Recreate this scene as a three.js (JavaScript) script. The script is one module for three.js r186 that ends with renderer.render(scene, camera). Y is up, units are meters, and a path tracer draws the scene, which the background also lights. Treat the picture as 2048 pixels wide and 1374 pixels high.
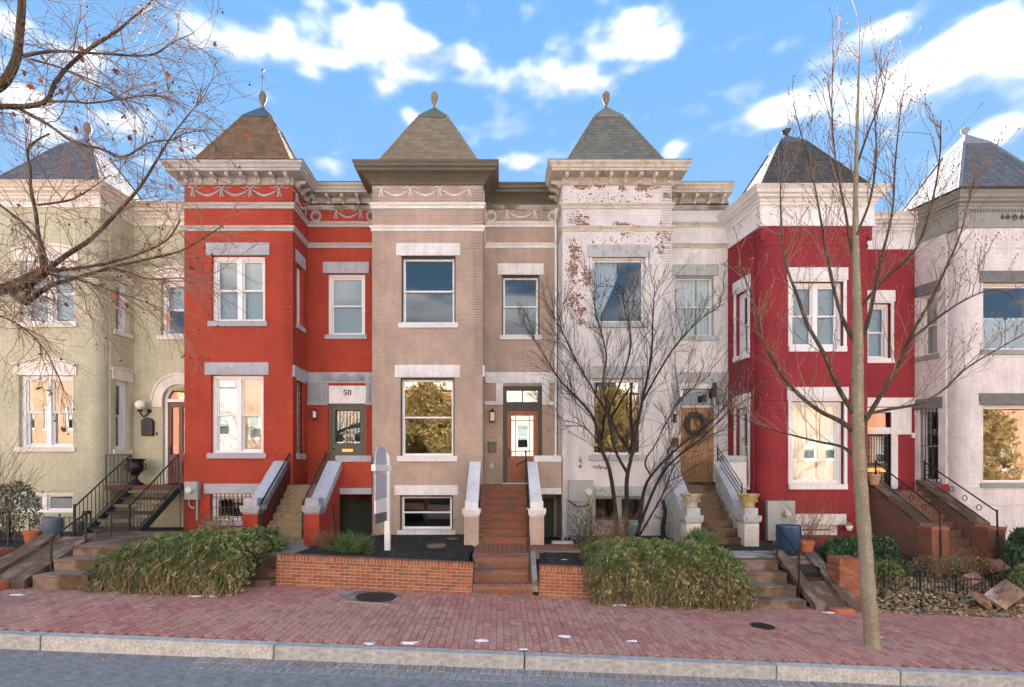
import * as THREE from 'three';
import { mergeGeometries, toCreasedNormals } from 'three/addons/utils/BufferGeometryUtils.js';
import { RoundedBoxGeometry } from 'three/addons/geometries/RoundedBoxGeometry.js';
import { TextGeometry } from 'three/addons/geometries/TextGeometry.js';
import { FontLoader } from 'three/addons/loaders/FontLoader.js';

// ---------- camera, sky, sun, exposure ----------
const EXPOSURE = 9.5;
const scene = new THREE.Scene();
const EYE = 2.4, F = 1050;                       // eye height in metres; focal length in pixels of the 2048 wide photograph
const camera = new THREE.PerspectiveCamera(2 * Math.atan(687 / F) * 180 / Math.PI, 2048 / 1374, 0.1, 400);
camera.position.set(0, EYE, 0);
camera.lookAt(0, EYE, -10);
camera.setViewOffset(2048, 1374, 24, -258, 2048, 1374);   // shift lens: verticals stay upright
const sunDir = new THREE.Vector3(-0.06, Math.tan(20 * Math.PI / 180), -1).normalize();
const sun = new THREE.DirectionalLight(0xfff4ea, 5);
sun.position.copy(sunDir).multiplyScalar(60);
sun.castShadow = true;
Object.assign(sun.shadow.camera, { left: -40, right: 40, top: 30, bottom: -30, near: 1, far: 140 });
sun.shadow.mapSize.set(2048, 2048);
scene.add(sun, sun.target);

// seeded random numbers
function rng(seed) { let a = seed >>> 0; return () => { a = (a + 0x6d2b79f5) | 0; let t = Math.imul(a ^ (a >>> 15), 1 | a); t = (t + Math.imul(t ^ (t >>> 7), 61 | t)) ^ t; return ((t ^ (t >>> 14)) >>> 0) / 4294967296; }; }
const R = rng(11), rr = (a, b) => a + (b - a) * R();
const lerp = (a, b, t) => a + (b - a) * t, clamp = (x, a = 0, b = 1) => Math.min(b, Math.max(a, x)), smooth = (x, a, b) => { const t = clamp((x - a) / (b - a)); return t * t * (3 - 2 * t); };
// periodic value noise
const LAT = (() => { const r = rng(5), a = new Float32Array(65536); for (let i = 0; i < a.length; i++) a[i] = r(); return a; })();
function vnoise(x, y, per = 256) {
  const x0 = Math.floor(x), y0 = Math.floor(y), fx = x - x0, fy = y - y0, s = fx * fx * (3 - 2 * fx), t = fy * fy * (3 - 2 * fy);
  const g = (i, j) => LAT[((((j % per) + per) % per) * 256 + (((i % per) + per) % per)) & 65535];
  return lerp(lerp(g(x0, y0), g(x0 + 1, y0), s), lerp(g(x0, y0 + 1), g(x0 + 1, y0 + 1), s), t);
}
function fbm(x, y, per, oct = 4) { let s = 0, a = 0.5, n = 0; for (let i = 0; i < oct; i++) { s += a * vnoise(x + i * 17, y + i * 31, per); n += a; a *= 0.5; x *= 2; y *= 2; per = Math.min(256, per * 2); } return s / n; }

// the sky: blue air with drifting white clouds, all round
{
  const W = 2048, H = 1024, data = new Float32Array(W * H * 4);
  const seenClouds = [[470, 98, 110, 32], [600, 90, 120, 40], [740, 55, 105, 55], [800, 95, 110, 45], [930, 118, 65, 30], [760, 172, 42, 18], [825, 232, 36, 22], [1240, 72, 140, 40], [1330, 88, 65, 36], [1090, 165, 100, 40], [1200, 168, 80, 36],
    [1230, 245, 60, 14], [1345, 300, 36, 20], [1640, 195, 130, 40], [1780, 200, 115, 42], [1540, 235, 60, 22], [1960, 60, 90, 46], [1890, 115, 110, 40], [2040, 100, 80, 55], [1800, 42, 60, 18], [660, 335, 60, 24], [1040, 330, 60, 28], [1990, 272, 55, 24],
    [170, 135, 60, 36], [60, 200, 60, 26], [110, 275, 60, 26], [255, 250, 70, 34], [20, 50, 60, 26], [-160, 110, 120, 40], [2230, 190, 120, 40], [500, -110, 160, 50], [1500, -140, 170, 60], [1000, -260, 150, 60]];
  const blobs = seenClouds.map(([x, y, a, b]) => { const d = new THREE.Vector3((x - 1000) / F, (945 - y) / F, -1), l = Math.hypot(d.x, d.z), az = Math.atan2(d.z, d.x), el = Math.atan2(d.y, l); return [az, el, a / F / 1.75, b / F / 1.6]; });
  const r = rng(77);
  for (let i = 0; i < 70; i++) { const az = -Math.PI / 2 + 0.95 + r() * (2 * Math.PI - 1.9), el = 0.12 + r() * 0.75; const n = 2 + Math.floor(r() * 3); for (let k = 0; k < n; k++) blobs.push([az + (r() - 0.5) * 0.22, el + (r() - 0.5) * 0.05, 0.05 + r() * 0.08, 0.02 + r() * 0.025]); }
  for (let j = 0; j < H; j++) {
    const up = ((j + 0.5) / H - 0.5) * Math.PI, e = Math.max(0, up);
    const near = blobs.filter((b) => Math.abs(b[1] - up) < b[3] * 3.2);
    const t = Math.pow(clamp(Math.sin(e) / 0.75), 0.8);
    const blue = [lerp(0.52, 0.19, t), lerp(0.76, 0.5, t), lerp(1.04, 1.0, t)];
    for (let i = 0; i < W; i++) {
      const az = ((i + 0.5) / W - 0.5) * 2 * Math.PI;
      let d = 0, sh = 0;
      if (up > 0) {
        for (const b of near) {
          let da = az - b[0]; if (da > Math.PI) da -= 2 * Math.PI; if (da < -Math.PI) da += 2 * Math.PI;
          da *= Math.cos(b[1]);
          const q = (da / b[2]) ** 2 + ((up - b[1]) / b[3]) ** 2;
          if (q < 10) { const g = Math.exp(-q * 0.9); d += g; sh += g * clamp((up - b[1]) / b[3]); }
        }
      }
      const u = az / (2 * Math.PI) * 64, v = up * 22;
      const n = fbm(u * 2, v * 2.2, 128, 6), w = fbm(u * 0.5 + 9, v * 0.7, 32, 4);
      const cov = smooth(d * 1.2 + (n - 0.5) * 1.9, 0.08, 1.4), wisp = smooth(w + (n - 0.5) * 0.5, 0.56, 0.85) * 0.35 * smooth(up, 0.02, 0.15);
      const a = up > 0 ? clamp(Math.pow(cov, 1.6) * 0.97 + wisp * (1 - cov)) : 0;
      const lit = 1.3 + 0.85 * clamp(sh * 1.4 + (n - 0.5) * 1.2, -0.3, 1);
      const cl = [0.93 * lit, 0.95 * lit, 1.0 * lit], o = (j * W + i) * 4;
      for (let c = 0; c < 3; c++) data[o + c] = (up > 0 ? lerp(blue[c], cl[c], a) : lerp(blue[c], [0.25, 0.24, 0.23][c], smooth(-up, 0, 0.12))) / EXPOSURE;
      data[o + 3] = 1;
    }
  }
  const sky = new THREE.DataTexture(data, W, H, THREE.RGBAFormat, THREE.FloatType);
  sky.mapping = THREE.EquirectangularReflectionMapping; sky.magFilter = sky.minFilter = THREE.LinearFilter; sky.wrapS = THREE.RepeatWrapping; sky.needsUpdate = true;
  scene.background = sky; scene.environment = sky;
}

// ---------- helpers ----------
// a point of the place from where it shows in the photograph and how many metres in front of the lens it stands
const X = (px, Z) => (px - 1000) * Z / F, Y = (py, Z) => EYE - (py - 945) * Z / F;
const ZF = 15, ZR = 16.13;                        // bay fronts and recessed entrance walls
const slope = (x) => -0.041 * x;                 // the street falls towards the right
const V3 = (x, y, z) => new THREE.Vector3(x, y, z);
const taken = new Map();
function numbered(name) { const n = taken.get(name) ?? 0; taken.set(name, n + 1); return n ? name + '_' + String(n).padStart(3, '0') : name; }
function tag(o, label, category, group) { o.userData.label = label; if (category) o.userData.category = category; if (group) o.userData.group = group; return o; }
function thing(name, label, category, [x, y, z] = [0, 0, 0], turn = 0, group) { const o = new THREE.Group(); o.name = numbered(name); o.position.set(x, y, z); o.rotation.y = turn; scene.add(o); return tag(o, label, category, group); }
function boxUV(g, s = 1) {
  const p = g.attributes.position, n = g.attributes.normal, uv = new Float32Array(p.count * 2);
  for (let i = 0; i < p.count; i++) {
    const ax = Math.abs(n.getX(i)), ay = Math.abs(n.getY(i)), az = Math.abs(n.getZ(i));
    let u, v;
    if (az >= ax && az >= ay) { u = p.getX(i); v = p.getY(i); } else if (ax >= ay) { u = p.getZ(i); v = p.getY(i); } else { u = p.getX(i); v = p.getZ(i); }
    uv[2 * i] = u * s; uv[2 * i + 1] = v * s;
  }
  g.setAttribute('uv', new THREE.BufferAttribute(uv, 2));
  return g;
}
function clean(g) { g = g.index ? g.toNonIndexed() : g; for (const k of Object.keys(g.attributes)) if (!['position', 'normal'].includes(k)) g.deleteAttribute(k); g.morphAttributes = {}; return g; }
const merge = (list) => boxUV(list.length > 1 ? mergeGeometries(list.map(clean)) : clean(list[0]));
const at = (g, x = 0, y = 0, z = 0, rx = 0, ry = 0, rz = 0) => { if (rz) g.rotateZ(rz); if (rx) g.rotateX(rx); if (ry) g.rotateY(ry); return g.translate(x, y, z); };
const bx = (x0, x1, y0, y1, z0, z1) => new THREE.BoxGeometry(Math.abs(x1 - x0), Math.abs(y1 - y0), Math.abs(z1 - z0)).translate((x0 + x1) / 2, (y0 + y1) / 2, (z0 + z1) / 2);
const rbx = (x0, x1, y0, y1, z0, z1, r = 0.012) => new RoundedBoxGeometry(Math.abs(x1 - x0), Math.abs(y1 - y0), Math.abs(z1 - z0), 1, r).translate((x0 + x1) / 2, (y0 + y1) / 2, (z0 + z1) / 2);
function obj(name, geo, mat, parent, num = false) {
  const m = new THREE.Mesh(Array.isArray(geo) ? merge(geo) : geo, mat);
  m.name = num ? numbered(name) : name; m.castShadow = m.receiveShadow = true;
  parent.add(m); return m;
}
function top(name, geo, mat, label, category, group) { const m = obj(name, geo, mat, scene, true); return tag(m, label, category, group); }
function structure(name, geo, mat, parent = scene) { const m = obj(name, geo, mat, parent, parent === scene); if (parent === scene) m.userData.kind = 'structure'; return m; }
function lathe(pts, seg = 20) { return new THREE.LatheGeometry(pts.map(([r, y]) => new THREE.Vector2(Math.max(r, 0.0005), y)), seg); }
// bar between two points
function bar(a, b, r, seg = 6, r2 = r) {
  const A = V3(...a), B = V3(...b), d = B.clone().sub(A), g = new THREE.CylinderGeometry(r2, r, d.length(), seg, 1);
  return g.applyQuaternion(new THREE.Quaternion().setFromUnitVectors(V3(0, 1, 0), d.normalize())).translate((A.x + B.x) / 2, (A.y + B.y) / 2, (A.z + B.z) / 2);
}
function sqbar(a, b, w) { const A = V3(...a), B = V3(...b), d = B.clone().sub(A), l = d.length(); const g = new THREE.BoxGeometry(w, l, w); return g.applyQuaternion(new THREE.Quaternion().setFromUnitVectors(V3(0, 1, 0), d.normalize())).translate((A.x + B.x) / 2, (A.y + B.y) / 2, (A.z + B.z) / 2); }
// tapered tube along points with radii
function limb(pts, r0, r1, sides = 6) {
  const curve = new THREE.CatmullRomCurve3(pts, false, 'centripetal'), n = Math.max(2, Math.min(28, pts.length * 4)), pos = [], idx = [];
  const P = curve.getPoints(n); let up = V3(0.31, 0.2, 0.93).normalize();
  for (let i = 0; i <= n; i++) {
    const t = P[Math.min(i + 1, n)].clone().sub(P[Math.max(i - 1, 0)]).normalize(), b = t.clone().cross(up).normalize(), c = b.clone().cross(t).normalize(), r = lerp(r0, r1, i / n); up = c;
    for (let k = 0; k < sides; k++) { const a = k / sides * 2 * Math.PI; pos.push(P[i].x + r * (Math.cos(a) * b.x + Math.sin(a) * c.x), P[i].y + r * (Math.cos(a) * b.y + Math.sin(a) * c.y), P[i].z + r * (Math.cos(a) * b.z + Math.sin(a) * c.z)); }
  }
  for (let i = 0; i < n; i++) for (let k = 0; k < sides; k++) { const a = i * sides + k, b = i * sides + (k + 1) % sides, c = a + sides, d = b + sides; idx.push(a, b, c, b, d, c); }
  const g = new THREE.BufferGeometry(); g.setAttribute('position', new THREE.Float32BufferAttribute(pos, 3)); g.setIndex(idx); g.computeVertexNormals(); g.userData.points = P;
  return g;
}
// a moulding: profile of [out, y] carried along a plan polyline of [x, z], outward to the right-hand side when walking it
function sweep(path, profile, closedEnds = true) {
  const n = path.length, nor = [];
  for (let i = 0; i < n; i++) {
    const d = (a, b) => { const x = b[0] - a[0], z = b[1] - a[1], l = Math.hypot(x, z); return [-z / l, x / l]; };
    const a = i > 0 ? d(path[i - 1], path[i]) : d(path[0], path[1]), b = i < n - 1 ? d(path[i], path[i + 1]) : a;
    const mx = a[0] + b[0], mz = a[1] + b[1], k = 2 / (mx * mx + mz * mz); nor.push([mx * k, mz * k]);
  }
  const pos = [], quad = (A, B, C, D) => pos.push(...A, ...B, ...C, ...A, ...C, ...D);
  const pt = (i, j) => [path[i][0] + nor[i][0] * profile[j][0], profile[j][1], path[i][1] + nor[i][1] * profile[j][0]];
  for (let i = 0; i < n - 1; i++) for (let j = 0; j < profile.length; j++) { const k = (j + 1) % profile.length; quad(pt(i, j), pt(i + 1, j), pt(i + 1, k), pt(i, k)); }
  if (closedEnds) {
    const tri = THREE.ShapeUtils.triangulateShape(profile.map(([a, b]) => new THREE.Vector2(a, b)), []);
    for (const [a, b, c] of tri) { pos.push(...pt(0, a), ...pt(0, b), ...pt(0, c)); pos.push(...pt(n - 1, a), ...pt(n - 1, c), ...pt(n - 1, b)); }
  }
  const g = new THREE.BufferGeometry(); g.setAttribute('position', new THREE.Float32BufferAttribute(pos, 3)); g.computeVertexNormals();
  return g;
}
// ---------- textures and materials ----------
function texture(size, metres, fn, srgb = true) {
  const d = new Uint8Array(size * size * 4);
  for (let j = 0; j < size; j++) for (let i = 0; i < size; i++) { const c = fn(i / size, j / size), o = (j * size + i) * 4; for (let k = 0; k < 3; k++) d[o + k] = clamp(Array.isArray(c) ? c[k] : c) * 255; d[o + 3] = 255; }
  const t = new THREE.DataTexture(d, size, size); t.wrapS = t.wrapT = THREE.RepeatWrapping; t.magFilter = t.minFilter = THREE.LinearFilter; t.repeat.set(1 / metres, 1 / metres); if (srgb) t.colorSpace = THREE.SRGBColorSpace; t.needsUpdate = true; return t;
}
const again = (t, metres) => { const c = t.clone(); c.repeat.set(1 / metres, 1 / metres); c.needsUpdate = true; return c; };
const tPaint = texture(512, 3.7, (u, v) => { const a = fbm(u * 8, v * 8, 8, 6), b = fbm(u * 64, v * 64, 64, 2), s = fbm(u * 40, v * 3, 40, 3); return 0.95 + 0.16 * (a - 0.5) + 0.09 * (b - 0.5) + 0.09 * (s - 0.5); });
const tGrain = texture(512, 0.9, (u, v) => 0.92 + 0.42 * (fbm(u * 48, v * 48, 48, 4) - 0.5) + 0.2 * (fbm(u * 6, v * 6, 6, 3) - 0.5));
const tSpeck = texture(512, 0.6, (u, v) => { const n = vnoise(u * 170, v * 170, 170), m = fbm(u * 12, v * 12, 12, 4); return 0.82 + (n > 0.78 ? 0.18 : n < 0.2 ? -0.3 : 0) + 0.3 * (m - 0.5); });
const tStain = texture(512, 2.3, (u, v) => { const a = fbm(u * 7, v * 7, 7, 6), b = fbm(u * 30 + 3, v * 30, 30, 4), k = smooth(a, 0.36, 0.66); return [0.7 + 0.3 * k + 0.2 * (b - 0.5), 0.66 + 0.33 * k + 0.2 * (b - 0.5), 0.58 + 0.4 * k + 0.2 * (b - 0.5)]; });
const tWorn = texture(512, 2.9, (u, v) => { const a = fbm(u * 9, v * 6, 6, 6), b = fbm(u * 40 + 3, v * 40, 40, 3), k = smooth(a, 0.6, 0.74), c = smooth(fbm(u * 20 + 8, v * 20, 20, 4), 0.62, 0.7); return [0.96 - 0.05 * k - 0.09 * c + 0.12 * (b - 0.5), 0.95 - 0.1 * k - 0.1 * c + 0.12 * (b - 0.5), 0.94 - 0.18 * k - 0.12 * c + 0.12 * (b - 0.5)]; });
const tWood = texture(256, 0.8, (u, v) => 0.84 + 0.3 * (fbm(u * 40, v * 3, 40, 4) - 0.5) + 0.1 * (fbm(u * 6, v * 6, 6) - 0.5));
const tBark = texture(256, 0.35, (u, v) => { const a = fbm(u * 14, v * 5, 14, 5), b = fbm(u * 5 + 7, v * 5, 5, 3); return [0.55 + 0.7 * (a - 0.45), 0.55 + 0.65 * (a - 0.45) + 0.12 * (b - 0.5), 0.52 + 0.6 * (a - 0.45)]; });
const bFine = texture(512, 0.7, (u, v) => fbm(u * 60, v * 60, 60, 4), false), bCoarse = texture(512, 1.2, (u, v) => fbm(u * 24, v * 24, 24, 5), false);
const lin = (r, g, b) => new THREE.Color().setRGB(r, g, b);
function mat(c, o = {}) { const { bump, ...rest } = o; const m = new THREE.MeshStandardMaterial({ color: lin(...c), roughness: 0.8, ...rest }); if (bump) { m.bumpMap = bump[0]; m.bumpScale = bump[1]; } return m; }
const M = {
  red: mat([0.43, 0.06, 0.03], { map: tPaint, roughness: 0.85, bump: [bFine, 0.003] }), tan: mat([0.5, 0.385, 0.315], { map: tPaint, roughness: 0.75, bump: [bFine, 0.003] }),
  white: mat([0.8, 0.79, 0.78], { map: tPaint, roughness: 0.65, bump: [bFine, 0.003] }), maroon: mat([0.31, 0.027, 0.037], { map: tPaint, roughness: 0.8, bump: [bFine, 0.003] }),
  green: mat([0.54, 0.53, 0.385], { map: tPaint, roughness: 0.7, bump: [bFine, 0.003] }), white2: mat([0.76, 0.72, 0.72], { map: tPaint, roughness: 0.65, bump: [bFine, 0.003] }),
  trimWhite: mat([0.82, 0.81, 0.79], { map: tPaint, roughness: 0.5 }), trimGray: mat([0.46, 0.45, 0.43], { map: tPaint, roughness: 0.6 }), trimOld: mat([0.6, 0.58, 0.52], { map: tWorn, roughness: 0.8 }), trimDark: mat([0.13, 0.115, 0.085], { map: tPaint, roughness: 0.6 }),  trimDark2: mat([0.035, 0.03, 0.024], { roughness: 0.5 }),
  trimSage: mat([0.3, 0.32, 0.29], { map: tPaint, roughness: 0.6 }), cream: mat([0.76, 0.72, 0.64], { map: tPaint, roughness: 0.6 }),
  stoneGray: mat([0.44, 0.45, 0.49], { map: tPaint, bump: [bCoarse, 0.009], roughness: 0.85 }), stoneWhite: mat([0.8, 0.79, 0.78], { map: tPaint, bump: [bCoarse, 0.008] }), stoneOld: mat([0.47, 0.51, 0.53], { map: tWorn, bump: [bCoarse, 0.009] }), stoneDark: mat([0.2, 0.21, 0.2], { map: tGrain, bump: [bCoarse, 0.03] }),
  plaster: mat([0.6, 0.59, 0.57], { map: tPaint }), room: mat([0.28, 0.25, 0.22]), floorWood: mat([0.2, 0.13, 0.08]),
  vinyl: mat([0.8, 0.8, 0.8], { roughness: 0.4 }), darkFrame: mat([0.035, 0.03, 0.025], { roughness: 0.5 }), greyFrame: mat([0.33, 0.33, 0.32], { roughness: 0.6 }),
  blind: mat([0.55, 0.55, 0.54], { roughness: 0.6 }), curtain: new THREE.MeshPhysicalMaterial({ color: lin(0.8, 0.78, 0.78), roughness: 1, transmission: 0.3, thickness: 0 }),
  iron: mat([0.018, 0.018, 0.02], { roughness: 0.45, metalness: 0.3 }), ironRust: mat([0.05, 0.03, 0.025], { map: tGrain, roughness: 0.7 }), ironGreen: mat([0.02, 0.032, 0.026], { roughness: 0.5 }), galv: mat([0.42, 0.44, 0.45], { roughness: 0.5, metalness: 0.3 }),
  concrete: mat([0.42, 0.37, 0.3], { map: tSpeck, bump: [bFine, 0.006] }), concreteSand: mat([0.5, 0.36, 0.21], { map: tSpeck, bump: [bFine, 0.008] }), concreteBrown: mat([0.2, 0.13, 0.085], { map: tStain, bump: [bFine, 0.008] }), concreteGrey: mat([0.4, 0.39, 0.37], { map: tStain, bump: [bFine, 0.006] }),
  sandstone: mat([0.26, 0.19, 0.15], { map: tStain, bump: [bCoarse, 0.025] }), granite: mat([0.6, 0.61, 0.6], { map: tSpeck, bump: [bFine, 0.006] }), oldPaint: mat([0.52, 0.54, 0.56], { map: tWorn, bump: [bFine, 0.006] }),
  asphalt: mat([0.37, 0.38, 0.385], { map: tSpeck, bump: [bFine, 0.012], roughness: 0.9 }), mortar: mat([0.52, 0.44, 0.34], { map: tGrain }), mortarGrey: mat([0.24, 0.2, 0.17], { map: tGrain }), sandJoint: mat([0.34, 0.22, 0.18], { map: tGrain }),
  soil: mat([0.045, 0.036, 0.028], { map: tGrain, bump: [bCoarse, 0.05], roughness: 1 }), mulch: mat([0.022, 0.02, 0.018], { map: tGrain, bump: [bCoarse, 0.06], roughness: 1 }), turf: mat([0.05, 0.06, 0.03], { map: tGrain, bump: [bCoarse, 0.05], roughness: 1 }),
  snow: mat([0.85, 0.87, 0.9], { roughness: 0.7 }), brass: mat([0.62, 0.42, 0.13], { roughness: 0.35, metalness: 0.7 }), lampGlass: mat([0.85, 0.82, 0.76], { roughness: 0.25 }), amber: mat([0.6, 0.38, 0.16], { roughness: 0.2 }),
  doorOrange: mat([0.42, 0.11, 0.035], { map: tWood, roughness: 0.45 }), doorTan: mat([0.52, 0.28, 0.11], { map: tWood, roughness: 0.55 }), doorRed: mat([0.16, 0.03, 0.02], { map: tWood, roughness: 0.4 }), doorGreen: mat([0.05, 0.06, 0.05], { roughness: 0.6 }), doorOlive: mat([0.09, 0.085, 0.06], { roughness: 0.5 }),
  terracotta: mat([0.52, 0.17, 0.075], { map: tGrain }), blueGlaze: mat([0.03, 0.08, 0.16], { roughness: 0.25, map: tGrain }), teal: mat([0.06, 0.3, 0.3], { roughness: 0.4 }), stoneUrn: mat([0.5, 0.46, 0.36], { map: tStain, bump: [bCoarse, 0.015] }),
  bark: mat([0.3, 0.24, 0.18], { map: tBark, bump: [tBark, 0.01], roughness: 0.95 }), barkPale: mat([0.34, 0.3, 0.205], { map: tGrain, bump: [tBark, 0.006], roughness: 0.95 }), barkDark: mat([0.085, 0.068, 0.055], { map: tBark, bump: [tBark, 0.008] }), twig: mat([0.26, 0.18, 0.13], { roughness: 0.9 }), twigDark: mat([0.075, 0.055, 0.05], { roughness: 0.7 }), twigDry: mat([0.3, 0.17, 0.09]),
  box: mat([0.34, 0.36, 0.37], { roughness: 0.6 }), signWhite: mat([0.8, 0.8, 0.8], { roughness: 0.45 }), signGrey: mat([0.42, 0.45, 0.5], { roughness: 0.4 }), signDark: mat([0.1, 0.11, 0.12], { roughness: 0.4 }), yellow: mat([0.75, 0.45, 0.02], { roughness: 0.5 }), redPlastic: mat([0.6, 0.05, 0.03], { roughness: 0.5 }), black: mat([0.015, 0.015, 0.015], { roughness: 0.5 }), lime: mat([0.25, 0.6, 0.05]),
};
const brickTones = [[0.36, 0.115, 0.055], [0.4, 0.14, 0.07], [0.32, 0.1, 0.05], [0.28, 0.115, 0.07], [0.2, 0.12, 0.085], [0.42, 0.17, 0.09]].map((c) => mat(c, { map: tGrain, bump: [bFine, 0.006], roughness: 0.85 }));
const paverTones = [[0.54, 0.26, 0.21], [0.5, 0.22, 0.18], [0.58, 0.31, 0.25], [0.53, 0.3, 0.245], [0.47, 0.25, 0.205]].map((c) => mat(c, { map: tGrain, bump: [bFine, 0.006], roughness: 0.85 }));
const pick = (a, r = R) => a[Math.floor(r() * a.length)];
const leafMat = (c, t = 0.25) => new THREE.MeshPhysicalMaterial({ color: lin(...c), roughness: 0.75, transmission: t, thickness: 0, side: THREE.DoubleSide });
const glassOf = (ior, tint = [0.9, 0.95, 0.95]) => new THREE.MeshPhysicalMaterial({ color: lin(...tint), transmission: 1, thickness: 0, roughness: 0.015, ior });
const GL = { coated: glassOf(1.85), plain: glassOf(1.65), old: glassOf(1.6) };
const font = await new FontLoader().loadAsync('fonts/droid/droid_serif_bold.typeface.json'), fontSans = await new FontLoader().loadAsync('fonts/droid/droid_sans_bold.typeface.json');
function lettering(s, size, depth, f = font) { const g = new TextGeometry(s, { font: f, size, depth, curveSegments: 5, bevelEnabled: false }); g.computeBoundingBox(); const b = g.boundingBox; return g.translate(-(b.min.x + b.max.x) / 2, -(b.min.y + b.max.y) / 2, 0); }
// ---------- walls of painted brick ----------
const CH = 0.0725, BL = 0.215;                    // course height and brick length with joint
function brickFaces(w, h, holes, v0 = 0, proud = 0.013, joint = 0.0145) {
  const pos = [], nor = [], q = (a, b, c, d, n) => { pos.push(...a, ...b, ...c, ...a, ...c, ...d); for (let i = 0; i < 6; i++) nor.push(...n); };
  const e = 0.003, ex = 0.007;
  for (let k = 0, y = v0; y < h - 0.02; k++, y += CH) {
    const ya = y + joint / 2, yb = Math.min(y + CH - joint / 2, h), ym = (ya + yb) / 2;
    if (yb - ya < 0.02) continue;
    let free = [[0, w]];
    for (const o of holes) { if (ya < o.v1 && yb > o.v0) free = free.flatMap(([a, b]) => [[a, Math.min(b, o.u0)], [Math.max(a, o.u1), b]].filter(([s, t]) => t - s > 0.02)); }
    for (const [s, t] of free) for (let x = Math.floor(s / BL) * BL - (k % 2 ? BL / 2 : 0); x < t; x += BL) {
      const xa = Math.max(x + 0.0005, s), xb = Math.min(x + BL - 0.0005, t); if (xb - xa < 0.015) continue;
      const z = proud + (((k * 7919 + Math.round(x * 50) * 104729) >>> 0) % 97 / 97 - 0.5) * 0.003;
      q([xa + ex, ya + e, z], [xb - ex, ya + e, z], [xb - ex, yb - e, z], [xa + ex, yb - e, z], [0, 0, 1]);
      q([xa, yb, 0], [xa + ex, yb - e, z], [xb - ex, yb - e, z], [xb, yb, 0], [0, 0.9, 0.43]); q([xa, ya, 0], [xb, ya, 0], [xb - ex, ya + e, z], [xa + ex, ya + e, z], [0, -0.9, 0.43]);
      q([xa, ya, 0], [xa + ex, ya + e, z], [xa + ex, yb - e, z], [xa, yb, 0], [-0.55, 0, 0.83]); q([xb, ya, 0], [xb, yb, 0], [xb - ex, yb - e, z], [xb - ex, ya + e, z], [0.55, 0, 0.83]);
    }
  }
  const g = new THREE.BufferGeometry(); g.setAttribute('position', new THREE.Float32BufferAttribute(pos, 3)); g.setAttribute('normal', new THREE.Float32BufferAttribute(nor, 3)); return boxUV(g);
}
// wall between plan points A and B (outside on the camera's side when A is at the left), y0..y1, with openings in [distance along, world height]
const frameOf = (A, B) => ({ A, ang: Math.atan2(-(B[1] - A[1]), B[0] - A[0]), w: Math.hypot(B[0] - A[0], B[1] - A[1]) });
function place(o, f, y = 0) { o.position.set(f.A[0], y, f.A[1]); o.rotation.y = f.ang; return o; }
function wall(parent, f, y0, y1, m, holes = [], { thick = 0.28, brick = true, name = 'wall' } = {}) {
  const s = new THREE.Shape([[0, y0], [f.w, y0], [f.w, y1], [0, y1]].map((p) => new THREE.Vector2(...p)));
  for (const o of holes) { const pts = o.pts ?? [[o.u0, o.v0], [o.u0, o.v1], [o.u1, o.v1], [o.u1, o.v0]]; s.holes.push(new THREE.Path(pts.map((p) => new THREE.Vector2(...p)))); }
  const body = obj(name, boxUV(clean(new THREE.ExtrudeGeometry(s, { depth: thick, bevelEnabled: false }).translate(0, 0, -thick))), m, parent);
  place(body, f);
  if (brick) { const b = obj('brickwork', brickFaces(f.w, y1, holes, y0), m, body); b.userData.kind = 'stuff'; }
  return body;
}
// quarter-round brick corner: arc of radius r about (cx, cz) from angle a0 to a1 (plan angle, x = cos, z = sin)
function roundCorner(parent, cx, cz, r, a0, a1, y0, y1, m) {
  const n = 6, pts = []; for (let i = 0; i <= n; i++) { const a = lerp(a0, a1, i / n); pts.push([cx + r * Math.cos(a), cz + r * Math.sin(a)]); }
  const body = obj('corner_wall', sweep(pts, [[0, y0], [0, y1], [-0.2, y1], [-0.2, y0]]), m, parent), list = [];
  boxUV(body.geometry);
  let k = 0; const w = Math.abs(a1 - a0) * r, nb = Math.max(3, Math.round(w / 0.11));
  for (let y = y0; y < y1 - 0.03; y += CH, k++) for (let i = 0; i < nb; i++) {
    const a = lerp(a0, a1, (i + 0.5 + (k % 2 ? 0.25 : -0.25)) / nb), b = new THREE.BoxGeometry(w / nb - 0.011, CH - 0.011, 0.03);
    list.push(b.rotateY(Math.PI / 2 - a).translate(cx + (r - 0.006) * Math.cos(a), y + CH / 2, cz + (r - 0.006) * Math.sin(a)));
  }
  const b = obj('brickwork', list, m, body); b.userData.kind = 'stuff'; return body;
}
// rock-faced stone block in a wall's own axes
function rock(u0, u1, v0, v1, z0, z1, seed = 1, amp = 0.022) {
  const nx = Math.max(6, Math.round((u1 - u0) / 0.05)), ny = Math.max(3, Math.round((v1 - v0) / 0.05)), g = new THREE.BoxGeometry(u1 - u0, v1 - v0, z1 - z0, nx, ny, 1), p = g.attributes.position;
  for (let i = 0; i < p.count; i++) if (p.getZ(i) > 0) {
    const x = p.getX(i), y = p.getY(i), edge = Math.min(1, 10 * Math.min((u1 - u0) / 2 - Math.abs(x), (v1 - v0) / 2 - Math.abs(y)));
    p.setZ(i, p.getZ(i) + edge * amp * (2.2 * fbm(x * 6 + seed * 13.7, y * 9 + seed * 3.1, 256, 4) - 0.6));
  }
  const n = g.toNonIndexed(); n.deleteAttribute('uv'); n.computeVertexNormals(); return boxUV(n.translate((u0 + u1) / 2, (v0 + v1) / 2, (z0 + z1) / 2));
}
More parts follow.
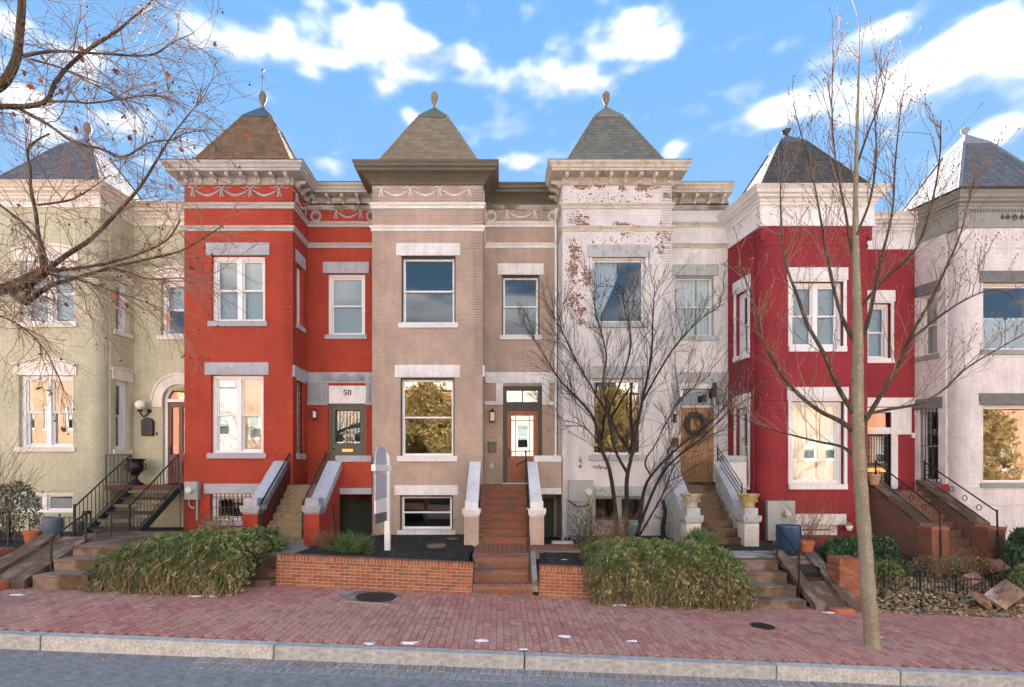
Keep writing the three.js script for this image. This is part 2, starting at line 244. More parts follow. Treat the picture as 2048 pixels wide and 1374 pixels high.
function wavy(w, h, folds, amp, gather = 1, tie = 0) {   // hanging cloth, top at y = 0; gathered towards one side lower down when tie > 0
  const nx = folds * 8, ny = 14, g = new THREE.PlaneGeometry(w, h, nx, ny), p = g.attributes.position;
  for (let i = 0; i < p.count; i++) { let x = p.getX(i) / w + 0.5, y = p.getY(i) - h / 2; const t = tie ? Math.pow(clamp(-y / h / 0.85), 1.4) : 0; p.setZ(i, Math.sin(x * folds * 6.28) * amp); p.setX(i, (x * lerp(1, 1 - tie, t)) * w); p.setY(i, y); }
  g.computeVertexNormals(); return g;
}
// ---------- windows ----------
function windowIn(parent, f, u0, u1, v0, v1, o = {}) {
  const { panes = 1, sashes = 2, frame = M.vinyl, sash = M.vinyl, glass = GL.plain, back = 0.11, fw = 0.065, sw = 0.045, blind, lintel, sill, bars, outer, split = 0.5, casing } = o;
  const g = new THREE.Group(); g.name = 'window'; parent.add(g); place(g, f);
  if (o.label) g.userData.label = o.label;
  const fr = [], z0 = -back - 0.12, z1 = -back;
  fr.push(bx(u0, u0 + fw, v0, v1, z0, z1), bx(u1 - fw, u1, v0, v1, z0, z1), bx(u0 + fw, u1 - fw, v1 - fw, v1, z0, z1), bx(u0 + fw, u1 - fw, v0, v0 + fw * 0.7, z0, z1));
  const mull = panes > 1 ? 0.13 : 0, iu0 = u0 + fw, iu1 = u1 - fw, iv0 = v0 + fw * 0.7, iv1 = v1 - fw, pw = (iu1 - iu0 - mull * (panes - 1)) / panes;
  for (let i = 1; i < panes; i++) fr.push(bx(iu0 + i * pw + (i - 1) * mull, iu0 + i * (pw + mull), iv0, iv1, z0, z1 + 0.01));
  obj('frame', fr, frame, g);
  if (outer) obj('casing', [bx(u0 - 0.002, u0 + 0.035, v0, v1, z1 + 0.001, -0.02), bx(u1 - 0.035, u1 + 0.002, v0, v1, z1 + 0.001, -0.02), bx(u0 + 0.035, u1 - 0.035, v1 - 0.05, v1 + 0.002, z1 + 0.001, -0.02)], outer, g);
  if (casing) obj('casing', [rbx(u0 - 0.09, u0, v0, v1 + 0.05, -0.05, 0.035), rbx(u1, u1 + 0.09, v0, v1 + 0.05, -0.05, 0.035), rbx(u0, u1, v1, v1 + 0.05, -0.05, 0.032)], casing, g);
  for (let i = 0; i < panes; i++) {
    const a = iu0 + i * (pw + mull), b = a + pw, vm = lerp(iv0, iv1, split);
    const parts = sashes === 2 ? [[vm - 0.02, iv1, z1 - 0.045], [iv0, vm + 0.02, z1 - 0.085]] : [[iv0, iv1, z1 - 0.05]];
    for (const [s0, s1, zz] of parts) {
      obj('sash', [bx(a, a + sw, s0, s1, zz - 0.035, zz), bx(b - sw, b, s0, s1, zz - 0.035, zz), bx(a + sw, b - sw, s1 - sw, s1, zz - 0.035, zz), bx(a + sw, b - sw, s0, s0 + sw, zz - 0.035, zz)], sash, g);
      obj('pane', [bx(a + sw - 0.004, b - sw + 0.004, s0 + sw - 0.004, s1 - sw + 0.004, zz - 0.021, zz - 0.015)], glass, g);
    }
    if (blind === 'slats') { const l = []; for (let y = iv0 + 0.05; y < iv1 - 0.02; y += 0.05) l.push(at(new THREE.BoxGeometry(pw - 0.03, 0.046, 0.003), (a + b) / 2, y, z1 - 0.17, 0.5)); l.push(bx(a + 0.01, b - 0.01, iv1 - 0.04, iv1, z1 - 0.2, z1 - 0.15)); obj('blind', l, M.blind, g); }
    if (blind === 'shade') obj('shade', [bx(a + 0.01, b - 0.01, lerp(iv0, iv1, o.drop ?? 0.5), iv1, z1 - 0.17, z1 - 0.165)], M.blind, g);
    if (blind === 'halfSlats') { const l = []; for (let y = lerp(iv0, iv1, o.drop ?? 0.5); y < iv1 - 0.02; y += 0.05) l.push(at(new THREE.BoxGeometry(pw - 0.03, 0.046, 0.003), (a + b) / 2, y, z1 - 0.17, 0.5)); obj('blind', l, M.blind, g); }
    if (blind === 'curtains') { obj('curtain', clean2(wavy(pw * 0.56, iv1 - iv0, 5, 0.025, 1, 0.72).translate(a + 0.02, iv1, z1 - 0.2)), M.curtain, g); obj('curtain', clean2(wavy(pw * 0.56, iv1 - iv0, 5, 0.025, 1, 0.72).scale(-1, 1, 1).translate(b - 0.02, iv1, z1 - 0.2)), M.curtain, g); }
    if (blind === 'drape') { obj('curtain', clean2(wavy(pw * 0.6, iv1 - iv0, 6, 0.02).translate(a, iv1, z1 - 0.19)), M.curtain, g); obj('curtain', clean2(wavy(pw * 0.36, iv1 - iv0, 4, 0.02).translate(a + pw * 0.64, iv1, z1 - 0.18)), M.curtain, g); }
    if (blind === 'shutters') for (const s of [0, 1]) { const l = [], c = a + (s + 0.5) * pw / 2, hw = pw / 4 - 0.02, t = lerp(iv0, iv1, 0.52); l.push(bx(c - hw, c - hw + 0.05, iv0, t, z1 - 0.17, z1 - 0.14), bx(c + hw - 0.05, c + hw, iv0, t, z1 - 0.17, z1 - 0.14), bx(c - hw, c + hw, t - 0.06, t, z1 - 0.17, z1 - 0.14)); for (let y = iv0 + 0.06; y < t - 0.06; y += 0.055) l.push(at(new THREE.BoxGeometry(hw * 2 - 0.08, 0.05, 0.006), c, y, z1 - 0.155, 0.6)); obj('shutter', l, M.vinyl, g); }
  }
  if (bars) { const l = []; for (let x = u0 + 0.05; x <= u1 - 0.03; x += bars) l.push(bx(x - 0.008, x + 0.008, v0, v1, -0.035, -0.019)); for (const y of [v0 + 0.1, (v0 + v1) / 2, v1 - 0.1]) l.push(bx(u0, u1, y - 0.008, y + 0.008, -0.018, -0.008)); if (o.scrolls) for (let y = v0 + 0.2; y < v1 - 0.15; y += 0.24) l.push(at(new THREE.TorusGeometry(0.05, 0.008, 5, 12), (u0 + u1) / 2, y, -0.03)); obj('security_bars', l, M.iron, g); }
  if (lintel) obj('lintel', rock(u0 - lintel.over, u1 + lintel.over, v1 + (lintel.gap ?? 0), v1 + (lintel.gap ?? 0) + lintel.h, -0.02, 0.045, (u0 + v0) * 3, lintel.smooth ? 0.002 : 0.02), lintel.mat, g);
  if (sill) obj('sill', [rbx(u0 - sill.over, u1 + sill.over, v0 - sill.h, v0, -0.16, 0.07, 0.008)], sill.mat, g);
  return g;
}
const clean2 = (g) => boxUV(clean(g));
// ---------- pyramid roofs ----------
function roof(house, cx, cz, half, y0, yc, yt, o) {
  const { m, tones, capMat, scale, w = 0.185, exp = 0.145 } = o;
  const capR = half * (1 - (yc - y0) / (o.apex - y0));
  const pyr = (a, b, ya, yb) => { const g = new THREE.CylinderGeometry(b * Math.SQRT2, a * Math.SQRT2, yb - ya, 4, 1).rotateY(Math.PI / 4).translate(cx, (ya + yb) / 2, cz); const n = g.toNonIndexed(); n.computeVertexNormals(); return n; };
  const body = obj('roof', [pyr(half, capR, y0, yc)], m, house);
  const c2 = obj('roof_cap', [pyr(capR + 0.07, capR + 0.04, yc - 0.06, yc + 0.02), pyr(capR + 0.04, 0.06, yc + 0.02, yt)], capMat, body);
  const len = Math.hypot(half - capR, yc - y0), tilt = Math.atan2(yc - y0, half - capR);
  const plate = scale ? (() => { const s = new THREE.Shape(); s.moveTo(-0.5, 1); s.lineTo(-0.5, 0.42); for (let i = 0; i <= 6; i++) { const a = Math.PI + i / 6 * Math.PI; s.lineTo(0.5 * Math.cos(a), 0.42 + 0.42 * Math.sin(a)); } s.lineTo(0.5, 1); return boxUV(clean(new THREE.ExtrudeGeometry(s, { depth: 1, bevelEnabled: false }).translate(0, -0.42, -0.5))); })() : boxUV(clean(new THREE.BoxGeometry(1, 1, 1).translate(0, 0.5, 0)));
  const r = rng(Math.round(cx * 100) + 9), rows = Math.floor(len / exp);
  for (let face = 0; face < 4; face++) {
    const merged = [];
    const basis = new THREE.Matrix4().makeRotationY(face * Math.PI / 2).setPosition(cx, y0, cz).multiply(new THREE.Matrix4().makeTranslation(0, 0, half)).multiply(new THREE.Matrix4().makeRotationX(-(Math.PI / 2 - tilt)));
    for (let k = 0; k < rows; k++) {
      const hw = lerp(half, capR, (k * exp + exp * 0.5) / len) - 0.03, n = Math.ceil(2 * hw / w) + 1;
      for (let i = 0; i < n; i++) {
        let a = -hw + (i - (k % 2 ? 0.5 : 0)) * w, b = a + w; a = Math.max(a, -hw); b = Math.min(b, hw); if (b - a < 0.03) continue;
        const mm = basis.clone().multiply(new THREE.Matrix4().makeTranslation((a + b) / 2, k * exp, 0.012 + r() * 0.005)).multiply(new THREE.Matrix4().makeRotationX(-0.055)).multiply(new THREE.Matrix4().makeScale(b - a - 0.01, exp * (scale ? 1.7 : 1.22), scale ? 0.022 : 0.013));
        if (face === 0) { const s = obj('shingle', plate, pick(tones, r), body); s.applyMatrix4(mm); } else if (face !== 2) merged.push(plate.clone().applyMatrix4(mm));
      }
    }
    if (merged.length) { const s = obj('side_shingles', merged, tones[0], body); s.userData.kind = 'stuff'; }
  }
  for (const [sx, sz] of [[1, 1], [-1, 1], [1, -1], [-1, -1]]) { const A = V3(cx + sx * half, y0, cz + sz * half), B = V3(cx + sx * capR, yc, cz + sz * capR); const n = Math.floor(A.distanceTo(B) / 0.2), l = []; for (let i = 0; i < n; i++) l.push(bar(A.clone().lerp(B, i / n).toArray(), A.clone().lerp(B, (i + 1.15) / n).toArray(), 0.062, 5, 0.05)); obj('hip_ridge', l, o.hipMat ?? tones[0], body); }
  const fin = o.finial === 'vane' ? [[0, 0], [0.07, 0.02], [0.045, 0.12], [0.06, 0.2], [0.11, 0.3], [0.12, 0.42], [0.07, 0.55], [0.02, 0.58], [0, 0.6]] : [[0, 0], [0.07, 0.01], [0.045, 0.1], [0.04, 0.17], [0.09, 0.27], [0.12, 0.38], [0.11, 0.5], [0.06, 0.55], [0.02, 0.6], [0, 0.64]];
  const fg = [lathe(fin.map(([a, b]) => [a, b * (o.fh ?? 1)]), 12).translate(cx, yt - 0.04, cz)];
  if (o.finial === 'vane') fg.push(bar([cx, yt + 0.5, cz], [cx, yt + 1.25, cz], 0.013), bar([cx - 0.1, yt + 1.0, cz], [cx + 0.1, yt + 1.0, cz], 0.009), bar([cx, yt + 0.98, cz - 0.1], [cx, yt + 0.98, cz + 0.1], 0.009), at(new THREE.ConeGeometry(0.05, 0.12, 5), cx + 0.03, yt + 1.22, cz, 0, 0, -1.2));
  if (o.finial === 'knob') { fg.length = 0; fg.push(at(new RoundedBoxGeometry(0.16, 0.2, 0.12, 1, 0.03), cx - 0.02, yt + 0.16, cz, 0, 0, -0.45), bar([cx, yt - 0.05, cz], [cx - 0.01, yt + 0.1, cz], 0.07, 7, 0.04), at(new THREE.SphereGeometry(0.07, 8, 6), cx - 0.08, yt + 0.17, cz), at(new THREE.SphereGeometry(0.06, 8, 6), cx + 0.07, yt + 0.22, cz)); }
  obj('finial', fg, o.finMat ?? capMat, body);
  return body;
}
// closed body of a house behind its front: party walls, back, flat roof and floors, so that its rooms are dark
function shell(house, x0, x2, zFront, yTop, floors, outMat = M.concreteGrey) {
  const zb = -ZR - 8, l = [bx(x0, x0 + 0.15, -0.3, yTop - 0.25, zb, -ZR - 0.282), bx(x2 - 0.15, x2, -0.3, yTop - 0.25, zb, -ZR - 0.282), bx(x0 + 0.15, x2 - 0.15, -0.3, yTop - 0.25, zb, zb + 0.2)];
  obj('party_walls', l, M.room, house);
  obj('flat_roof', [bx(x0, x2, yTop - 0.25, yTop, zb, -ZR + 0.05)], outMat, house);
  for (const y of floors) obj('floor', [bx(x0 + 0.15, x2 - 0.15, y - 0.2, y, zb + 0.2, -ZR - 0.285)], M.floorWood, house);
}
// garlands of the frieze in a wall's own axes
function bow(u, y, s = 1) { const l = []; for (const k of [-1, 1]) { l.push(limb([V3(u, y, 0.02), V3(u + k * 0.09 * s, y + 0.05 * s, 0.03), V3(u + k * 0.17 * s, y + 0.01 * s, 0.02), V3(u + k * 0.27 * s, y + 0.045 * s, 0.012)], 0.026 * s, 0.009 * s, 5), limb([V3(u, y, 0.02), V3(u + k * 0.02, y - 0.1 * s, 0.025), V3(u + k * 0.045 * s, y - 0.24 * s, 0.012)], 0.022 * s, 0.024 * s, 5)); } l.push(new THREE.SphereGeometry(0.035 * s, 6, 5).translate(u, y, 0.025)); return l; }
function swag(u0, u1, y, d) { const l = []; const n = Math.round((u1 - u0) / 0.048); for (let i = 0; i <= n; i++) { const t = i / n, s = 0.75 + 0.5 * Math.sin(t * Math.PI); l.push(new THREE.IcosahedronGeometry(0.034 * s, 0).translate(lerp(u0, u1, t), y - d * Math.sin(t * Math.PI) - (i % 2) * 0.01, 0.018)); } return l; }
function wreathOn(u, y, r) { const l = []; for (let i = 0; i < 16; i++) { const a = i / 16 * 6.283; l.push(new THREE.IcosahedronGeometry(0.045, 0).translate(u + r * Math.cos(a), y + r * Math.sin(a), 0.02)); } return [...l, ...bow(u, y + r + 0.03, 0.55)]; }
function frieze(house, f, bows, y, wreaths, m, swags = []) {
  bows.forEach((u, i) => { place(obj('ribbon_bow', bow(u, y), m, house), f); });
  (swags.length ? swags : bows.slice(1).map((u, i) => [bows[i], u])).forEach(([a, b]) => place(obj('garland', swag(a + 0.05, b - 0.05, y - 0.02, 0.17), m, house), f));
  wreaths.forEach((u) => place(obj('wreath_relief', wreathOn(u, y - 0.16, 0.14), m, house), f));
}
const PI2 = Math.PI / 2;
// three houses of one design, each a bay with a pyramid roof and a recessed entrance
const HT = (h) => EYE + h;
function sisterHouse(o) {
  const house = thing('row_house', o.label, 'house', [0, 0, 0], 0, 'row houses along the street');
  const { x0, x1, x2, m, trim, stone } = o, yTop = HT(8.3), y0 = -0.2;
  const fF = frameOf([x0, -ZF], [x1, -ZF]), fR = frameOf([x1, -ZR], [x2, -ZR]), fL = frameOf([x0, -ZR], [x0, -ZF]), fS = frameOf([x1, -ZF], [x1, -ZR]);
  const U = (px) => X(px, ZF) - x0, UR = (px) => X(px, ZR) - x1;
  const hole = (u0, u1, v0, v1) => ({ u0, u1, v0, v1 });
  const w2 = hole(U(o.w2[0]), U(o.w2[1]), Y(o.w2[3], ZF), Y(o.w2[2], ZF)), w1 = hole(U(o.w1[0]), U(o.w1[1]), Y(o.w1[3], ZF), Y(o.w1[2], ZF)), wb = hole(U(o.wb[0]), U(o.wb[1]), Y(o.wb[3], ZF), Y(o.wb[2], ZF));
  const r2 = hole(UR(o.r2[0]), UR(o.r2[1]), Y(o.r2[3], ZR), Y(o.r2[2], ZR)), dr = hole(UR(o.door[0]), UR(o.door[1]), 2.02, Y(o.door[2], ZR)), bd = hole(UR(o.door[0]) + 0.2, fR.w - 0.1, 0.2, 1.6);
  const s2 = hole(0.28, 0.8, Y(o.w2[3], ZF) + 0.02, Y(o.w2[2], ZF) - 0.1), s1 = hole(0.3, 0.8, Y(o.w1[3], ZF), Y(o.w1[2], ZF) - 0.1), sides = o.sideWindows ? [s2, s1] : [];
  obj('threshold', [rbx(x1 + dr.u0 - 0.05, x1 + dr.u1 + 0.05, 2.0, 2.09, -ZR - 0.2, -ZR + 0.12, 0.01)], o.sillMat ?? stone, house);
  wall(house, fF, y0, HT(8.24), o.frontMat ?? m, [w2, w1, wb]);
  wall(house, fR, y0, HT(8.24), m, [r2, dr, bd]);
  wall(house, fL, y0, HT(8.24), m); wall(house, fS, y0, HT(8.24), m, sides);
  shell(house, x0, x2, -ZF, yTop, [0.25, 2.05, 5.45]);
  obj('bay_ceiling', [bx(x0 + 0.28, x1 - 0.28, HT(7.9), HT(8.1), -ZR, -ZF - 0.28)], M.room, house);
  windowIn(house, fF, w2.u0, w2.u1, w2.v0, w2.v1, { ...o.win, ...o.win2, lintel: { mat: stone, h: 0.35, over: 0.14, smooth: o.smoothStone }, sill: { mat: o.sillMat ?? stone, h: 0.15, over: 0.08 } });
  windowIn(house, fF, w1.u0, w1.u1, w1.v0, w1.v1, { ...o.win, ...o.win1, lintel: { mat: stone, h: 0.35, over: 0.16, smooth: o.smoothStone }, sill: { mat: o.sillMat ?? stone, h: 0.16, over: 0.09 } });
  windowIn(house, fF, wb.u0, wb.u1, wb.v0, wb.v1, { ...o.win, ...o.winb, blind: undefined, lintel: { mat: o.sillMat ?? stone, h: 0.28, over: 0.15, smooth: true }, sill: { mat: o.sillMat ?? stone, h: 0.13, over: 0.08 } });
  windowIn(house, fR, r2.u0, r2.u1, r2.v0, r2.v1, { ...o.win, panes: 1, ...o.winr, lintel: { mat: stone, h: 0.34, over: 0.13, smooth: o.smoothStone }, sill: { mat: o.sillMat ?? stone, h: 0.14, over: 0.07 } });
  if (o.sideWindows) { windowIn(house, fS, s2.u0, s2.u1, s2.v0, s2.v1, { ...o.win, panes: 1, lintel: { mat: stone, h: 0.35, over: 0.1 }, sill: { mat: stone, h: 0.14, over: 0.06 } }); windowIn(house, fS, s1.u0, s1.u1, s1.v0, s1.v1, { ...o.win, panes: 1, bars: 0.13, scrolls: true, lintel: { mat: stone, h: 0.35, over: 0.1 }, sill: { mat: stone, h: 0.16, over: 0.06 } }); }
  // mouldings
  const path = [[x0, -ZR], [x0, -ZF], [x1, -ZF], [x1, -ZR], [x2, -ZR]];
  const str = (a, b, d) => [[0, a], [d * 0.45, a], [d * 0.5, lerp(a, b, 0.4)], [d * 0.8, lerp(a, b, 0.55)], [d, lerp(a, b, 0.75)], [d, b - 0.015], [0, b]];
  obj('string_course', [sweep(path, str(HT(7.53), HT(7.69), 0.09))], o.stringMat ?? trim, house); obj('string_course', [sweep(path, str(HT(6.89), HT(7.04), 0.08))], o.stringMat ?? trim, house);
  const a = HT(8.2), crown = o.cove
    ? [[0, a], [0.05, a], [0.07, a + 0.05], [0.14, a + 0.13], [0.24, a + 0.2], [0.36, a + 0.24], [0.37, a + 0.3], [0.42, a + 0.33], [0.43, a + 0.4], [0.46, a + 0.44], [0.46, a + 0.48], [-0.1, a + 0.5], [-0.1, a]]
    : [[0, a], [0.05, a], [0.05, a + 0.04], [0.03, a + 0.05], [0.03, a + 0.22], [0.34, a + 0.24], [0.34, a + 0.31], [0.37, a + 0.32], [0.38, a + 0.38], [0.43, a + 0.43], [0.44, a + 0.48], [-0.1, a + 0.5], [-0.1, a]];
  obj('cornice', [sweep(path, crown)], o.cornice, house);
  if (!o.cove) {
    const runs = [[fL, 3], [fF, 8], [fS, 3], [fR, Math.max(4, Math.round(fR.w / 0.42))]];
    for (const [f, n] of runs) for (let i = 0; i < n; i++) { const u = f === fF ? lerp(0.1, f.w - 0.1, i / (n - 1)) : (i + 0.5) * f.w / n; const s = new THREE.Shape(); s.moveTo(0, 0.01); s.lineTo(0, 0.21); s.lineTo(0.28, 0.21); s.quadraticCurveTo(0.29, 0.12, 0.2, 0.11); s.quadraticCurveTo(0.08, 0.1, 0.07, 0.0); s.closePath(); const b = obj('bracket', boxUV(clean(new THREE.ExtrudeGeometry(s, { depth: 0.09, bevelEnabled: false }).translate(0, 0, -0.045).rotateY(-PI2).translate(u, a + 0.01, 0.03))), o.cornice, house); place(b, f); }
    const l = []; for (const f of [fF, fR]) for (let u = 0.03; u < f.w - 0.02; u += 0.075) { const q = bx(u, u + 0.04, a + 0.045, a + 0.085, 0.03, 0.055); q.rotateY(f.ang).translate(f.A[0], 0, f.A[1]); l.push(q); } const dn = obj('dentils', l, o.cornice, house); dn.userData.kind = 'stuff';
  }
  if (o.flashing) obj('flashing', [sweep(path, [[-0.1, a + 0.505], [0.445, a + 0.485], [0.45, a + 0.5], [-0.1, a + 0.53]])], o.flashing, house);
  const cx = (x0 + x1) / 2, half = (x1 - x0) / 2 - 0.02;
  obj('bay_roof', [bx(x0 - 0.05, x1 + 0.05, a + 0.3, a + 0.48, -ZF - 2 * half, -ZF + 0.02)], M.concreteGrey, house);
  roof(house, cx, -ZF - half, half, a + 0.482, HT(10.95), HT(11.45), { apex: HT(11.75), ...o.roof });
  if (o.garland) { frieze(house, fF, [0.25, 1.09, 1.92, 2.76].map((k) => k / 3.14 * fF.w), HT(8.1), [], o.garland); frieze(house, fR, [UR(o.gr[1]), UR(o.gr[2])], HT(8.02), [UR(o.gr[0]), UR(o.gr[3])], o.garland); frieze(house, fS, [0.2, 0.95], HT(8.05), [], o.garland); }
  // entrance surround
  const sb = HT(2.74), st = HT(3.07), bh = o.band ?? stone, du0 = dr.u0, du1 = dr.u1;
  place(obj('stone_band', rock(-0.02, fR.w, sb, st, -0.02, 0.05, x0, o.bandSmooth ? 0.004 : 0.014), bh, house), fR); place(obj('stone_band', rock(0, fS.w, sb, st, -0.02, 0.05, x0 + 2, 0.012), bh, house), fS);
  const led = HT(2.06), pil = (a2, b2) => { const l = []; if (b2 - a2 > 0.05) { l.push(rbx(a2, b2, led, led + 0.12, 0, 0.07, 0.01)); if (o.flutes) { l.push(bx(a2, b2, led + 0.12, sb, 0, 0.03)); for (let u = a2 + 0.1; u < b2 - 0.04; u += 0.12) l.push(bar([u, led + 0.13, 0.035], [u, sb - 0.01, 0.035], 0.035, 8)); } else l.push(bx(a2 > du0 ? a2 : b2 - 0.22, a2 > du0 ? a2 + 0.22 : b2, led + 0.12, sb, 0, 0.04)); } return l; };
  for (const [p, q] of [[0.02, du0], [du1, fR.w - 0.01]]) { const l = pil(p, q); if (l.length) place(obj('entrance_block', l, bh, house), fR); }
  if (o.doorBuild) o.doorBuild(house, fR, du0, du1, 2.05, dr.v1);
  place(obj('basement_door', [bx(bd.u0, bd.u1, bd.v0, bd.v1, -0.14, -0.1)], M.doorGreen, house), fR);
  return { house, fF, fR, fL, fS, du0, du1, U, UR };
}
// ---------- the houses ----------
const shT = (cs) => cs.map((c) => mat(c, { map: tGrain, bump: [bFine, 0.006], roughness: 0.85 }));
const capDark = mat([0.1, 0.11, 0.13], { roughness: 0.5, metalness: 0.2 });
// loose pieces fixed to a wall of a house
const onWall = (name, geos, m, house, f) => place(obj(name, geos, m, house), f);
function doorGroup(house, f, label) { const g = new THREE.Group(); g.name = 'door'; if (label) g.userData.label = label; house.add(g); place(g, f); return g; }
function paneled(u0, u1, v0, v1, z, d, cells) { // stiles and rails around sunk cells given as fractions
  const s = new THREE.Shape([[u0, v0], [u1, v0], [u1, v1], [u0, v1]].map((p) => new THREE.Vector2(...p))), W = u1 - u0, H = v1 - v0;
  for (const [a, b, c, e] of cells) s.holes.push(new THREE.Path([[u0 + a * W, v0 + c * H], [u0 + a * W, v0 + e * H], [u0 + b * W, v0 + e * H], [u0 + b * W, v0 + c * H]].map((p) => new THREE.Vector2(...p))));
  return new THREE.ExtrudeGeometry(s, { depth: d, bevelEnabled: true, bevelSize: 0.006, bevelThickness: 0.006, bevelSegments: 1 }).translate(0, 0, z - d);
}
function lantern(house, f, u, v, s = 1, lit = M.lampGlass) {
  const g = new THREE.Group(); g.name = 'wall_lantern'; house.add(g); place(g, f);
  obj('bracket', [rbx(u - 0.05 * s, u + 0.05 * s, v - 0.1 * s, v + 0.12 * s, 0, 0.03, 0.008), bar([u, v + 0.14 * s, 0.01], [u, v + 0.19 * s, 0.12 * s], 0.012), bar([u, v + 0.19 * s, 0.12 * s], [u, v + 0.13 * s, 0.12 * s], 0.012)], M.black, g);
  obj('cage', [lathe([[0, 0.17 * s], [0.03 * s, 0.16 * s], [0.08 * s, 0.1 * s], [0.085 * s, 0.09 * s], [0, 0.09 * s]], 8).translate(u, v, 0.12 * s), bx(u - 0.075 * s, u + 0.075 * s, v - 0.17 * s, v - 0.15 * s, 0.045 * s, 0.195 * s), ...[[-1, -1], [1, -1], [-1, 1], [1, 1]].map(([a, b]) => bar([u + a * 0.068 * s, v - 0.16 * s, 0.12 * s + b * 0.068 * s], [u + a * 0.068 * s, v + 0.1 * s, 0.12 * s + b * 0.068 * s], 0.008))], M.black, g);
  obj('lamp_glass', [bx(u - 0.055 * s, u + 0.055 * s, v - 0.148 * s, v + 0.088 * s, 0.12 * s - 0.055 * s, 0.12 * s + 0.055 * s)], lit, g);
}
// red house, number 50
const h50 = sisterHouse({
  label: 'orange red painted brick row house with grey lintels and number 50 over its door', x0: X(369, ZF), x1: X(585.5, ZF), x2: X(745, ZF), m: M.red, trim: M.trimGray, stone: M.stoneGray, cornice: M.trimGray, garland: M.stoneGray, flashing: mat([0.1, 0.03, 0.025]),
  w2: [423, 530, 511, 643], w1: [422, 527, 750, 906], wb: [420, 522, 987, 1042], r2: [655, 730, 547, 670], door: [657, 732, 771], gr: [632, 672, 722, 744], sideWindows: true, flutes: true,
  win: { panes: 2, blind: 'slats', fw: 0.1, glass: GL.coated }, winb: { panes: 1, sashes: 1, bars: 0.12 },
  roof: { m: mat([0.12, 0.08, 0.05]), tones: shT([[0.27, 0.165, 0.085], [0.3, 0.19, 0.1], [0.24, 0.15, 0.08], [0.21, 0.135, 0.075]]), capMat: capDark, finial: 'vane', finMat: mat([0.17, 0.15, 0.13]) },
  doorBuild(house, f, u0, u1, v0, v1) {
    const g = doorGroup(house, f, 'olive iron security door with brass letter slot'), yp = Y(807, ZR);
    obj('number_panel', [bx(u0, u1, yp + 0.03, v1, -0.1, -0.02), bx(u0, u1, yp, yp + 0.03, -0.1, 0.0)], M.trimWhite, g);
    obj('house_number', [lettering('50', 0.17, 0.012).translate((u0 + u1) / 2, yp + 0.34, -0.018)], M.black, g);
    obj('frame', [bx(u0, u0 + 0.08, v0, yp, -0.14, -0.04), bx(u1 - 0.08, u1, v0, yp, -0.14, -0.04), bx(u0 + 0.08, u1 - 0.08, yp - 0.07, yp, -0.14, -0.04)], M.doorOlive, g);
    const a = u0 + 0.09, b = u1 - 0.09, t = yp - 0.08, H = t - v0;
    obj('leaf', [paneled(a, b, v0 + 0.02, t, -0.06, 0.03, [[0.1, 0.9, 0.52, 0.95], [0.1, 0.9, 0.06, 0.32]])], M.doorOlive, g);
    const l = []; for (let u = a + 0.12; u < b - 0.1; u += 0.105) l.push(bx(u - 0.008, u + 0.008, v0 + 0.02 + H * 0.52, v0 + H * 0.95, -0.082, -0.068), bx(u - 0.008, u + 0.008, v0 + 0.02 + H * 0.06, v0 + H * 0.32, -0.082, -0.068));
    for (let u = a + 0.15; u < b - 0.1; u += 0.15) l.push(at(new THREE.TorusGeometry(0.055, 0.009, 5, 12), u, v0 + H * 0.2, -0.07), at(new THREE.TorusGeometry(0.05, 0.009, 5, 12), u, v0 + H * 0.58, -0.07), at(new THREE.TorusGeometry(0.035, 0.008, 5, 10), u + 0.05, v0 + H * 0.66, -0.07));
    obj('ironwork', l, M.iron, g);
    obj('pane', [bx(a, b, v0 + 0.02, t, -0.135, -0.13)], GL.plain, g);
    obj('inner_door', [paneled(a, b, v0 + 0.02, t, -0.17, 0.03, [[0.12, 0.45, 0.1, 0.4], [0.55, 0.88, 0.1, 0.4]])], M.darkFrame, g);
    obj('letter_slot', [rbx((a + b) / 2 - 0.17, (a + b) / 2 + 0.17, v0 + H * 0.41, v0 + H * 0.41 + 0.1, -0.056, -0.03, 0.008)], M.brass, g);
    obj('handle', [at(new THREE.SphereGeometry(0.03, 10, 8), a + 0.06, v0 + H * 0.45, -0.02)], M.iron, g);
    lantern(house, f, UR50(632), Y(828, ZR), 0.85);
    // fan-shaped shell carving over the entrance
    const sh = []; for (const c of [0.3, 0.5, 0.7, 0.92]) for (let i = -4; i <= 4; i++) sh.push(bar([c * f.w, HT(2.79), 0.06], [c * f.w + Math.sin(i * 0.34) * 0.22, HT(2.79) + Math.cos(i * 0.34) * 0.24, 0.065], 0.008, 5, 0.02));
    onWall('shell_carving', sh, M.stoneGray, house, f);
  },
});
function UR50(px) { return X(px, ZR) - X(585.5, ZF); }
